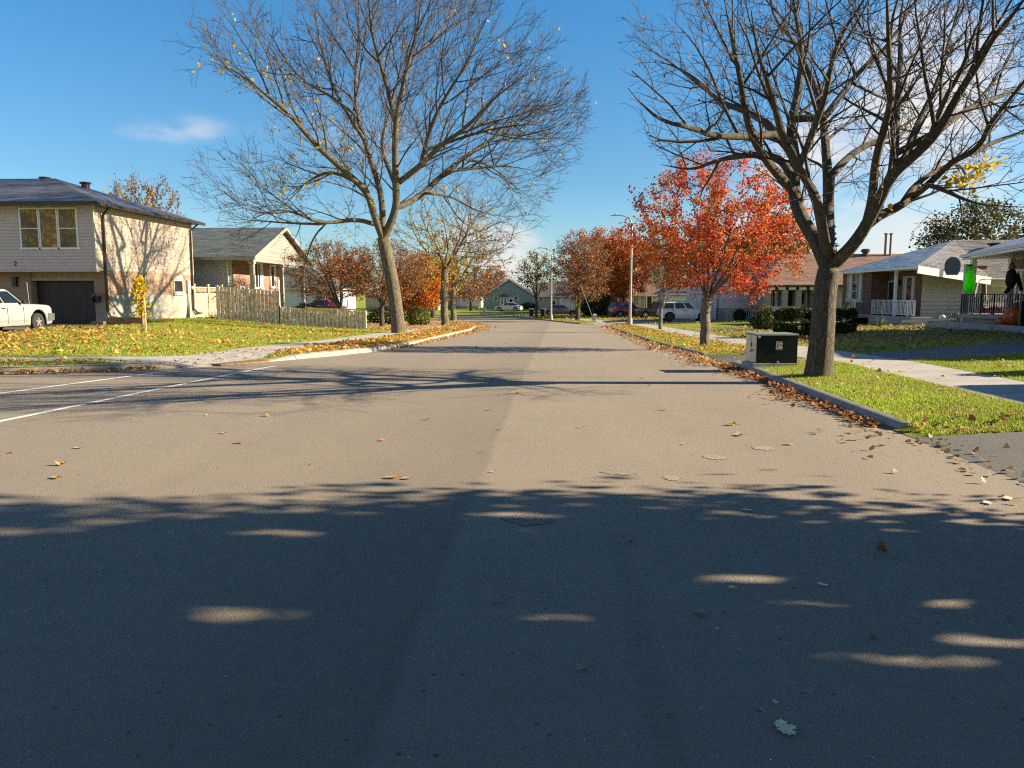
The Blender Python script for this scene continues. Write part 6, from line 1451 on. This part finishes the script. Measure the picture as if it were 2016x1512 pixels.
# sapling with stake
x, y = -16.3, 29.4; z = z_(x, y)
T = thing('yellow_sapling', 'slim sapling with bright yellow leaves tied to a stake', 'tree', (x, y, z)); rng = np.random.default_rng(7)
MB().tube([(x, y, z - .1), (x + .02, y, z + .9), (x - .02, y, z + 2.15)], [.022, .018, .006], 6).build('trunk', MAT['bark_dark'], T)
m = MB()
for k in range(15):
    zz = z + .75 + k * .09; a = k * 2.4; r_ = .42 - .012 * k; m.tube([(x, y, zz), (x + r_ * .5 * math.cos(a), y + r_ * .5 * math.sin(a), zz + .12), (x + r_ * math.cos(a), y + r_ * math.sin(a), zz + .18)], [.008, .006, .003], 4)
m.build('branches', MAT['bark_dark'], T)
t = rng.uniform(0, 1, 360); a = rng.uniform(0, 2 * PI, 360); rr = .42 * np.sqrt(rng.uniform(0, 1, 360)) * (1 - .55 * t ** 2) * (.75 + .25 * np.sin(t * 24))
V, F = leaf_arrays(np.stack([x + rr * np.cos(a), y + rr * np.sin(a), z + .62 + 1.6 * t], 1), .12, rng, .5); np_mesh('foliage', V, F, L_YELLOW, T)
tag(MB().tube([(x + .22, y - .1, z - .1), (x + .21, y - .1, z + 1.3)], .022, 6).build('wooden_stake', MAT['wood_new']), 'pale wooden stake beside the yellow sapling', 'stake')
# bushes
make_bush('clipped_hedge', 'clipped dark hedge behind the big trunk, left part', (10.65, 32.4, z_(10.6, 32.4)), (.95, .75, .56), 15000, .08, L_HEDGE, 70, 'hedge', 'clipped hedges before the brick bungalow', True)
make_bush('clipped_hedge', 'clipped dark hedge behind the big trunk, right part', (12.05, 33.2, z_(12, 33.2)), (.95, .75, .58), 15000, .08, L_HEDGE, 71, 'hedge', 'clipped hedges before the brick bungalow', True)
make_bush('ball_shrub', 'round clipped dark ball shrub by the lilac house', (16.3, 67.0, z_(16.3, 67)), (.52, .52, .55), 1500, .1, L_GREEN, 72)
make_bush('thin_shrub', 'brownish thin leaved shrub before the stone porch', (16.6, 60.0, z_(16.6, 60)), (.75, .7, .75), 700, .12, L_OLIVE, 73)
make_bush('leafy_shrub', 'loose green shrub left of the clipped hedge', (11.8, 41.5, z_(11.8, 41.5)), (.85, .7, .62), 2000, .11, L_HEDGE, 74)
make_bush('porch_shrub', 'dark green shrub between the cream porch columns', (-16.9, 52.5, z_(-16.9, 52.5) + .1), (1.0, .8, .68), 1900, .11, L_HEDGE, 75)
make_bush('round_hedge', 'yellow green round hedge right of the leaning trunk', (-10.4, 57.5, z_(-10.4, 57.5)), (.85, .8, .78), 2600, .11, L_LIME, 76)
make_bush('round_hedge', 'darker long hedge left of the leaning trunk', (-12.9, 58.0, z_(-12.9, 58)), (1.5, .8, .75), 3000, .11, L_HEDGE, 77)
make_bush('low_shrub', 'low dark shrub at the foot of the green house', (-5.2, 138.6, z_(-5.2, 138.6)), (1.3, .7, .7), 700, .22, L_GREEN, 78)
make_bush('bed_plants', 'dark leafy plants filling the raised garden bed', (20.6, 38.2, .2), (.7, 1.9, .3), 900, .11, L_HEDGE, 79, 'plants')
rng = np.random.default_rng(9); x, y = 18.3, 43.2; z = z_(x, y)
T = thing('yucca', 'spiky pale green yucca in front of the brick porch', 'plant', (x, y, z)); m = MB()
for k in range(26):
    a = k * 2.4; e = rng.uniform(.4, 1.3); l = rng.uniform(.5, .8); d = Vector((math.cos(a) * math.cos(e), math.sin(a) * math.cos(e), math.sin(e))); s = d.cross(Vector((0, 0, 1))).normalized() * .03
    b = Vector((x, y, z)) + d * .05; q = b + d * l * .55; m.face([b - s, b + s, q + s * .9, b + d * l + Vector((0, 0, -.08)), q - s * .9])
m.build('leaves', plain('yucca_green', (.16, .22, .12), .5), T)
make_bush('rounded_bush', 'rounded bush off to the near right on the sunny lawn', (11.4, 13.7, z_(11.4, 13.7)), (.9, .55, .95), 2600, .12, L_HEDGE, 80)
# ribbons on trunks
for p, hgt, lb in (((-13.45, 49.0, 1.25), 1.0, 'yellow tape hanging from the crab apple branches'), ((2.15, 82.3, 1.45), 1.1, 'yellow ribbon tied on the grey brown tree trunk')):
    m = MB(); q = Vector(p)
    for i in range(6): m.bar(q + Vector((.03 * math.sin(i * 1.3), 0, -hgt * i / 6)), q + Vector((.03 * math.sin(i * 1.3 + 1.3), 0, -hgt * (i + 1) / 6)), .12 if p[0] > 0 else .07, .012, up=(0, 1, 0))
    tag(m.build('yellow_ribbon', MAT['tape_yellow']), lb, 'ribbon')
# leafy trees standing to the right of the camera; the near road lies in their shade; three behind it are added to block skylight
for i, (x, y, r_, h0, lb) in enumerate(((8.6, 3.7, 2.5, 1.5, 'low leafy tree right of the near road, nearest the driveway'), (9.9, 2.5, 3.8, 2.2, 'dense leafy tree right of the near road, closest to the kerb'), (12.6, 1.6, 3.7, 3.6, 'taller dense leafy tree behind the one closest to the kerb'), (4.6, -3.2, 5.4, 4.4, 'unseen wide leafy tree added overhead to darken the near road'), (-9.0, -5.5, 5.2, 4.0, 'unseen leafy tree added at left behind the camera to block skylight'), (4.9, -9.5, 6.0, 5.0, 'unseen widest leafy tree added farthest behind the camera to block skylight'))):
    make_tree('shade_tree', lb, (x, y, z_(x, y)), (x, y, h0 + (3.3 if i else 1.7)), (r_, r_ * (1.05 if i else 1.1), 3.4 if i else 1.9), .25, .014, 500, .4, .7, 4, None, h0 - .3, 90 + i, MAT['bark_dark'], L_SHADE, (13000, 22000, 22000, 20000, 14000, 16000)[i], (.16, .16, .17, .27, .27, .3)[i], .05, .3, (.5, .5, .012), .03, up=.08, group='leafy trees beside the near road')
# gaps in those crowns, where the sun reaches the road
def let_sun_through(names, spots, rad):
    rn = random.Random(6)
    d = np.array(sd); rays = np.array([(x0 + (x1 - x0) * t, y, 0) for x0, x1, y in spots for t in np.linspace(0, 1, 6)]); rays[:, 1] += [rn.uniform(-.05, .05) for _ in rays]; rd = [rad * rn.uniform(.55, 1.35) for _ in rays]
    for o in [o for o in bpy.data.objects if o.name.split('.')[0] == 'foliage' and o.parent and o.parent.name.split('.')[0] in names]:
        me = o.data; n = len(me.vertices); V = np.zeros(n * 3, np.float32); me.vertices.foreach_get('co', V); V = V.reshape(-1, 6, 3); c = V.mean(1) + np.array(wpos(o.parent)); bad = np.zeros(len(c), bool)
        for r_, rad_ in zip(rays, rd):
            q = c - r_; k = q @ d; bad |= np.linalg.norm(q - k[:, None] * d, axis=1) < rad_
        V = V[~bad]; m = len(V); F = (np.arange(m) * 6)[:, None, None] + np.array([[0, 1, 2, 3], [0, 3, 4, 5]])[None]
        t = o.data.materials[0]; par_ = o.parent; bpy.data.objects.remove(o); np_mesh('foliage', V.reshape(-1, 3) + np.array(wpos(par_)), F.reshape(-1, 4), t, par_)
let_sun_through(('shade_tree',), [(-0.23, 0.28, 3.69), (1.11, 2.09, 3.92), (1.34, 1.76, 3.3), (1.87, 2.2, 3.54), (0.89, 1.24, 4.27), (-1.69, -1.38, 3.61), (-2.03, -1.55, 4.92), (-0.42, 0.03, 5.44)], .062)
for x, y, s, lb in ((-47, 2, 95, 'yellow leaved tree across the side street, nearest the pickup'), (-56, -6, 96, 'yellow leaved tree farther along the side street')):
    make_tree('yellow_tree', lb, (x, y, .5), (x, y, 7), (5, 5, 5.2), .3, .016, 420, .4, .7, 4, None, 2, s, MAT['bark_dark'], L_YELLOW, 7000, .34, .05, .4, (.5, .5, .012), .03, group='yellow trees on the side street')
# far-off belt of trees behind the houses
rng = np.random.default_rng(77); P_ = []
for k in range(70):
    x = rng.uniform(-170, 150); y = 205 + rng.uniform(0, 50) + abs(x) * .1; r_ = rng.uniform(2.5, 4.5); q = rng.normal(0, .5, (170, 3)); P_.append(np.array([x, y, .9]) + q * np.array([r_, r_, r_ * .55]))
V, F = leaf_arrays(np.concatenate(P_), .8, rng, 0); np_mesh('distant_trees', V, F, L_PLUM, None, kind='stuff')
for i, (x, y, h, lb) in enumerate(((26, 96, 12, 'tall leafy tree behind the pale blue bungalow'), (23.5, 121, 13, 'tall leafy tree behind the stucco bungalow'), (19, 138, 13, 'tall leafy tree farthest behind the rust trees'))):
    make_tree('tall_tree', lb, (x, y, z_(x, y)), (x, y, h * .58), (4.6, 5.5, h * .45), .3, .018, 300, .5, .9, 4, None, 2.5, 110 + i, MAT['bark_dark'], L_OLIVE, 5200, .42, .06, .4, (.4, .6, .015), .04, group='tall trees behind the right side houses')
for i, (x, y, r_, h, lf, lb) in enumerate(((8, 122, 4.2, 10.5, L_RUST, 'rust tree behind the dark green yew mass'), (9.5, 131, 4.2, 11, L_OLIVE, 'olive tree behind the far wooden fence'), (5.2, 114, 3.6, 9.5, L_BROWN, 'brown tree behind the violet grey sedan'), (-23, 148, 4, 8.5, L_BROWN, 'brown tree between the grey and white far houses'), (-12.5, 155, 3.6, 8, L_PLUM, 'plum brown tree left behind the green gable roof'), (7.5, 152, 4.5, 9.5, L_OLIVE, 'olive tree behind the tan garage wing'), (-33, 118, 4, 9, L_RUST, 'rust orange tree in front of the dim grey bungalow'))):
    make_tree('far_tree', lb, (x, y, z_(x, y)), (x, y, h * .55 - 1), (r_, r_, h * .45), .24, .018, 420, .42, .75, 4, None, 2.0, 130 + i, MAT['bark_dark'], lf, 6500, .26, .05, .3, (1.4, .6, .016), .04, group='trees round the far end of the street')
# fine placing of the right-hand houses and of what stands with them
def nudge(dx, keys):
    for o in bpy.data.objects:
        if o.parent is None and any(o.name.split('.')[0] == k for k in keys): o.location.x += dx
nudge(-.62, ('brick_bungalow', 'basketball_backboard', 'decorated_porch_house', 'garden_bed', 'hanging_ghost', 'hanging_figure', 'skull_light', 'pumpkin', 'porch_swing', 'stone_porch_house', 'lilac_bungalow', 'yucca', 'bed_plants', 'ball_shrub', 'thin_shrub', 'leafy_shrub'))
nudge(-.55, ('clipped_hedge',)); nudge(-.4, ('porch_bungalow', 'porch_shrub', 'white_bungalow')); nudge(-.3, ('plank_fence', 'warning_tape'))
# ================================================================== grass, litter, single leaves
gx0, gx1, gy0, gy1, gs = -30, 26, -6, 112, .5
nx, ny = int((gx1 - gx0) / gs) + 1, int((gy1 - gy0) / gs) + 1
LG = np.array([[gr(gx0 + i * gs, gy0 + j * gs) for j in range(ny)] for i in range(nx)])
def hgt(x, y):
    a = np.clip((x - gx0) / gs, 0, nx - 1.001); b = np.clip((y - gy0) / gs, 0, ny - 1.001); i, j = a.astype(int), b.astype(int); u, v = a - i, b - j
    return LG[i, j] * (1 - u) * (1 - v) + LG[i + 1, j] * u * (1 - v) + LG[i, j + 1] * (1 - u) * v + LG[i + 1, j + 1] * u * v
def npin(x, y, pl):
    c = np.zeros(len(x), bool); n = len(pl)
    for i in range(n):
        (ax, ay), (bx, by) = pl[i], pl[i - 1]
        if ay == by: continue
        c ^= ((ay > y) != (by > y)) & (x < (bx - ax) * (y - ay) / (by - ay) + ax)
    return c
def hard(x, y):
    c = np.zeros(len(x), bool)
    for k, pl in REG: c |= npin(x, y, pl)
    return c
gzv = lambda y: np.interp(y, GX, GY)
rng = np.random.default_rng(21)
def grass(n, x0, x1, y0, y1, wd, h, dens):
    x, y = rng.uniform(x0, x1, n), rng.uniform(y0, y1, n); k = rng.uniform(0, 1, n) < dens(x, y); x, y = x[k], y[k]; k = ~hard(x, y); x, y = x[k], y[k]
    k = np.array([True] * len(x)); z = hgt(x, y); n = len(x)
    for ex in (.16,):   # keep off the kerb
        k &= ~(hard(x - ex, y) & npin(x - ex, y, ROAD)) & ~npin(x + ex, y, ROAD)
    x, y, z = x[k], y[k], z[k]; n = len(x); a = rng.uniform(0, 2 * PI, n); H = h * rng.uniform(.5, 1.3, n); Wd = wd * rng.uniform(.7, 1.3, n); ln = rng.normal(0, .5, (n, 2)) * H[:, None]
    V = np.stack([np.stack([x - Wd * np.cos(a), y - Wd * np.sin(a), z - .01], 1), np.stack([x + Wd * np.cos(a), y + Wd * np.sin(a), z - .01], 1), np.stack([x + ln[:, 0], y + ln[:, 1], z + H], 1)], 1)
    return V.reshape(-1, 3)
VS = [grass(230000, 4.15, 13, 8.6, 24, .007, .03, lambda x, y: np.clip((13 / (y + x * .3)) ** 1.6, 0, 1)),
      grass(70000, 4.15, 20, 20, 46, .012, .045, lambda x, y: np.clip((24 / y) ** 1.5, 0, 1)),
      grass(150000, -23, -5.6, 15, 46, .012, .045, lambda x, y: np.clip((22 / y) ** 1.3, 0, 1))]
V = np.concatenate(VS); GRASS = leaf_mat('grass_blades', [(.30, .43, .035), (.37, .49, .04), (.42, .50, .06), (.23, .34, .03), (.50, .48, .13), (.33, .45, .04)], .45, .5, patch=[(.40, .38, .10), (.26, .27, .05), (.46, .40, .15), (.20, .24, .03), (.36, .36, .07)], psc=1.1)
np_mesh('grass', V, np.arange(len(V)).reshape(-1, 3), GRASS, None, kind='stuff')
LIT_GOLD = leaf_mat('golden_litter', [(.55, .30, .05), (.62, .38, .07), (.48, .22, .04), (.60, .30, .12), (.40, .17, .04), (.66, .46, .16)], .3, .6)
LIT_BROWN = leaf_mat('brown_litter', [(.30, .13, .05), (.38, .17, .06), (.22, .09, .04), (.46, .22, .07), (.16, .08, .045), (.42, .28, .14)], .25, .6)
LIT_PALE = leaf_mat('pale_litter', [(.42, .30, .18), (.34, .22, .12), (.48, .36, .22), (.28, .16, .08), (.36, .17, .07)], .25, .6)
LIT_ORANGE = leaf_mat('orange_litter', [(.52, .30, .12), (.58, .38, .17), (.46, .22, .08), (.50, .33, .19), (.40, .22, .10)], .3, .6)
def litter(x, y, size, onroad, pile=.0, mat=None):
    n = len(x); z = np.where(onroad, gzv(y) + .006, hgt(x, y) + .015) + rng.uniform(0, 1, n) * pile; sz = .68 * size * rng.uniform(.5, 1.35, n)
    a = rng.uniform(0, 2 * PI, n); ca, sa = np.cos(a), np.sin(a); cu = rng.uniform(.0, .45, n); tl = rng.normal(0, .22, n) + (pile > 0) * rng.normal(0, .5, n)
    out = []
    for l, s, hh in ((-.5, 0, .0), (-.2, -.42, 1.0), (.22, -.36, .9), (.5, 0, .25), (.22, .36, .9), (-.2, .42, 1.0)):
        X = x + (l * ca - s * sa) * sz; Y = y + (l * sa + s * ca) * sz; out.append(np.stack([X, Y, z + np.maximum(0, hh * cu * sz * .8 + (s * tl + .25 * np.abs(tl)) * sz)], 1))
    V = np.stack(out, 1).reshape(-1, 3); F = (np.arange(n) * 6)[:, None, None] + np.array([[0, 1, 2, 3], [0, 3, 4, 5]])[None]
    np_mesh('leaf_litter', V, F.reshape(-1, 4), mat, None, kind='stuff')
def area(n, x0, x1, y0, y1, dens=None, land_=True):
    x, y = rng.uniform(x0, x1, n), rng.uniform(y0, y1, n)
    if dens is not None: k = rng.uniform(0, 1, n) < dens(x, y); x, y = x[k], y[k]
    if land_ is not None: h_ = hard(x, y); x, y = (x[~h_], y[~h_]) if land_ else (x[h_], y[h_])
    return x, y
cl_ = lambda x, y, f: .5 + .5 * np.sin(x * f + np.sin(y * f * .7) * 2) * np.cos(y * f * .8 + x * .6)
# gutter on the right: thick brown drift
n = 1700; y = 9.4 + 8.4 * rng.uniform(0, 1, n); x = 3.94 - np.abs(rng.normal(0, .2, n)) * (.95 + .5 * np.sin(y * 1.7)); litter(x, y, .085, np.ones(n, bool), .035, LIT_BROWN)
n = 2200; y = 17.5 + 43 * rng.uniform(0, 1, n) ** 1.3; x = 3.98 - np.abs(rng.normal(0, .42, n)); litter(x, y, .12, np.ones(n, bool), .05, LIT_ORANGE)
x, y = area(1530, 2.9, 8, 5.2, 9.2, lambda x, y: .06 + .94 * np.exp(-((x - 3.9 - (9 - y) * .18) / .33) ** 2), False); litter(x, y, .085, y > -9, .01, LIT_PALE)
# right verge and lawns
x, y = area(1190, 4.2, 13, 8.9, 20, lambda x, y: .25 + .75 * cl_(x, y, 1.1) * (x > 6.5)); litter(x, y, .085, y < -9, .03, LIT_PALE)
x, y = area(102, 4.1, 8.6, 8.75, 9.3); litter(x, y, .11, y < -9, .03, LIT_BROWN)
x, y = area(8500, 4.2, 6.0, 19, 62, lambda x, y: np.clip(.2 + .5 * cl_(x, y, 1.3), 0, 1)); litter(x, y, .10, y < -9, .03, LIT_GOLD)
x, y = area(15300, 7.4, 21, 18, 48, lambda x, y: .35 + .6 * cl_(x, y, .7)); litter(x, y, .12, y < -9, .03, LIT_PALE)
x, y = area(850, 8.6, 14, 30, 33); litter(x, y, .12, y < -9, .03, LIT_GOLD)
x, y = area(15300, -6, 18, 60, 112, lambda x, y: .3 + .7 * cl_(x, y, .45)); litter(x, y, .17, y < -9, .05, LIT_ORANGE)
x, y = area(442, 4, 7.4, 9, 46, lambda x, y: np.clip(.3 + y / 60, 0, 1), False); litter(x, y, .09, y < -9, .012, LIT_BROWN)
x, y = area(1530, 5, 22, 16, 40, lambda x, y: .25 + 0 * x, False); k = x > 4.2; litter(x[k], y[k], .1, y[k] < -9, .01, LIT_PALE)
# left lawn
x, y = area(12500, -27, -13, 16.6, 30, lambda x, y: np.clip(.95 * np.exp(-np.maximum(0, x + 17.5) * .28) * np.exp(-np.maximum(0, y - 24) * .16) * (.45 + .55 * cl_(x, y, 1.0)), 0, 1)); litter(x, y, .13, y < -9, .06, LIT_GOLD)
x, y = area(9500, -23, -9.2, 16.6, 46, lambda x, y: .22 + .5 * cl_(x, y, .8)); litter(x, y, .12, y < -9, .03, LIT_GOLD)
x, y = area(2720, -26, -8, 13, 17, lambda x, y: .8 + 0 * x); litter(x, y, .12, y < -9, .03, LIT_GOLD)
x, y = area(15300, -7.7, -5.6, 19, 80, lambda x, y: .3 + .7 * cl_(x, y, 1.0)); litter(x, y, .12, y < -9, .03, LIT_GOLD)
x, y = area(15300, -14, -5.7, 44, 78, lambda x, y: .2 + .4 * cl_(x, y, .6) + .3 * (x < -9.2), None); k = ~npin(x, y, ROAD); litter(x[k], y[k], .125, y[k] < -9, .03, LIT_ORANGE)
n = 3000; y = 24 + 50 * rng.uniform(0, 1, n) ** .8; x = np.interp(y, [24, 50, 60, 71], [-5.5, -5.6, -6.3, -8]) + .05 + np.abs(rng.normal(0, .45, n)) * np.clip((y - 20) / 30, .25, 1.4); litter(x, y, .12, np.ones(n, bool), .03, LIT_ORANGE)
n = 1300; x = -8.6 - 16 * rng.uniform(0, 1, n); y = np.interp(x, [-30, -11.2, -9.3, -8.1], [12.4, 14.9, 15.6, 16.6]) - .05 - np.abs(rng.normal(0, .18, n)); litter(x, y, .11, np.ones(n, bool), .05, LIT_GOLD)
x, y = area(561, -9, -5, 15, 21, None, False); k = ~npin(x, y, ROAD); litter(x[k], y[k], .1, y[k] < -9, .01, LIT_ORANGE)
x, y = area(714, -12, 4, 7, 70, lambda x, y: .55 + 0 * x, False); k = npin(x, y, ROAD); litter(x[k], y[k], .095, y[k] > -9, .0, LIT_GOLD)
# ---- the leaves one can point at on the near road
def leaf_outline(kind):
    if kind == 'maple':
        a = [(0, 1.0), (.10, .82), (.25, .85), (.22, .62), (.32, .52), (.62, .68), (.61, .52), (.90, .42), (.72, .24), (.86, .05), (.58, .0), (.60, -.2), (.30, -.18), (.07, -.3)]
        return a + [(-x, y) for x, y in a[1:]][::-1]
    if kind == 'oval': return [(.42 * math.sin(t) * (1 + .12 * math.sin(5 * t)), math.cos(t) * .8) for t in np.linspace(0, 2 * PI, 16)[:-1]]
    return [(.55 * math.sin(t) * (1 + .16 * math.sin(3 * t + 1)), .7 * math.cos(t) * (1 + .1 * math.sin(4 * t))) for t in np.linspace(0, 2 * PI, 14)[:-1]]
def leaf(label, x, y, size, rz, kind, col, curl=.15, stand=0.0, stem=True, ground='road'):
    z = (gz(y) if ground == 'road' else gr(x, y) + .05) + .006
    T = thing('fallen_leaf', label, 'leaf', (x, y, z), rz, 'single leaves lying near the camera'); ol = leaf_outline(kind); V = [(0, 0, 0)]; n = len(ol); rn = random.Random(label)
    for s in (.5, 1.0):
        for a, b in ol: V.append((a * s * size, b * s * size, 0))
    V = [(a * math.cos(min(1.3, abs(a) / size * stand)), b, abs(a) * math.sin(min(1.3, abs(a) / size * stand)) + curl * size * ((a * a + b * b * .6) / size ** 2) + .1 * curl * size * rn.uniform(-1, 1) * (abs(a) + abs(b)) / size + .003) for a, b, _ in V]
    F = [(0, 1 + i, 1 + (i + 1) % n) for i in range(n)] + [(1 + i, 1 + n + i, 1 + n + (i + 1) % n, 1 + (i + 1) % n) for i in range(n)]
    MB().grid(V, F).build('blade', col, T, True)
    if stem: MB().tube([(0, -.15 * size, .006), (.04 * size, -.75 * size, .012), (.16 * size, -1.25 * size, .02)], [.0016 + size * .012, .0014 + size * .01, .001 + size * .008], 5).build('stem', plain('leaf_stem', (.26, .12, .06), .6), T, True)
C = {k: plain('leaf_' + k, v, .6, .22, 14) for k, v in dict(pale=(.95, .82, .50), cream=(.80, .77, .68), tan=(.46, .30, .20), brown=(.24, .11, .05), orange=(.60, .28, .06), yellow=(.80, .58, .02), dark=(.06, .045, .035), grey=(.30, .28, .25)).items()}
for a in (('large pale yellow maple leaf nearest the camera', .84, 2.72, .062, -1.35, 'maple', C['pale'], .08), ('tiny cream leaf scrap above the large pale maple leaf', .87, 2.91, .02, .5, 'scrap', C['cream'], .2),
          ('half folded pinkish tan leaf in the shade', .73, 3.75, .05, 1.2, 'oval', C['tan'], .1, .9), ('white downy tuft below the folded tan leaf', .78, 3.57, .014, 0, 'scrap', C['cream'], .6),
          ('small brown leaf with a bent stem between light flecks', 1.49, 3.52, .04, 2.9, 'oval', C['brown'], .2, .5), ('squarish cream leaf above the long light fleck', 1.48, 4.18, .04, .9, 'scrap', C['cream'], .12),
          ('small curled straw leaf left of the squarish cream leaf', .97, 4.09, .036, 1.5, 'oval', C['pale'], .4, .9), ('upright curled brown leaf in the right shade', 2.05, 4.76, .055, 1.3, 'maple', C['brown'], .7, 1.0),
          ('little standing brown leaf near the middle of the shade', .49, 4.85, .034, .2, 'oval', C['brown'], .7, 1.1), ('chewed tan leaf scrap on the dark road', .11, 3.14, .03, .4, 'scrap', C['tan'], .3),
          ('ragged grey leaf left of the round light fleck', -.3, 3.84, .032, 1.9, 'scrap', C['grey'], .3), ('tiny pale chip behind the ragged grey leaf', -.25, 4.11, .014, .3, 'scrap', C['cream'], .3),
          ('pale silvery leaf just inside the shade edge', 1.43, 5.66, .05, 1.4, 'oval', C['cream'], .15), ('small dark curled leaf left of the large pale leaf', .44, 2.79, .016, .9, 'scrap', C['brown'], .5),
          ('tiny grey leaf scrap alone at lower left', -1.3, 2.81, .017, 1.0, 'scrap', C['grey'], .2), ('orange leaf pair, left one, on the sunny road', -1.42, 6.5, .075, 1.5, 'oval', C['orange'], .35, .6),
          ('orange leaf pair, right one with its stem raised', -1.28, 6.48, .055, -1.2, 'oval', C['orange'], .4, .6), ('tiny yellow leaf on the pavement seam', -.57, 6.79, .03, 1.5, 'oval', C['yellow'], .3),
          ('orange leaf at far left just beyond the shade', -4.36, 6.33, .065, 1.2, 'oval', C['orange'], .3, .5), ('orange curled leaf behind the far left one', -4.65, 6.83, .06, .4, 'maple', C['orange'], .4, .4),
          ('tan leaf on the left near the crosswalk line', -4.98, 7.62, .06, 1.6, 'oval', C['tan'], .3), ('yellow tan leaf below the branch shadows', -3.83, 8.54, .055, 1.2, 'oval', C['orange'], .35, .4),
          ('bright yellow leaf on the sunny road at right', 2.18, 9.46, .075, .7, 'maple', C['yellow'], .3, .3), ('tan leaf just in front of the bright yellow one', 2.11, 8.76, .075, 1.7, 'maple', C['tan'], .3, .2),
          ('blackened curled leaf near the driveway edge', 3.44, 8.2, .05, 1.3, 'oval', C['dark'], .5, .6), ('small orange leaf in the middle of the sunny road', .3, 9.17, .05, 1.3, 'oval', C['orange'], .3),
          ('pale maple leaf at the right edge of the shade, nearer one', 3.34, 5.96, .055, 1.5, 'maple', C['cream'], .15), ('pale maple leaf at the right edge of the shade, farther one', 3.57, 6.09, .065, 1.1, 'maple', C['cream'], .15)):
    leaf(*a)
leaf('bright yellow leaf on the grass right of the big trunk', 5.3, 12.72, .08, .4, 'maple', C['yellow'], .2, .2, True, 'lawn'); leaf('bright yellow leaf at the grass edge of the sidewalk', 6.0, 13.7, .08, 1.4, 'maple', C['yellow'], .25, .2, True, 'lawn')
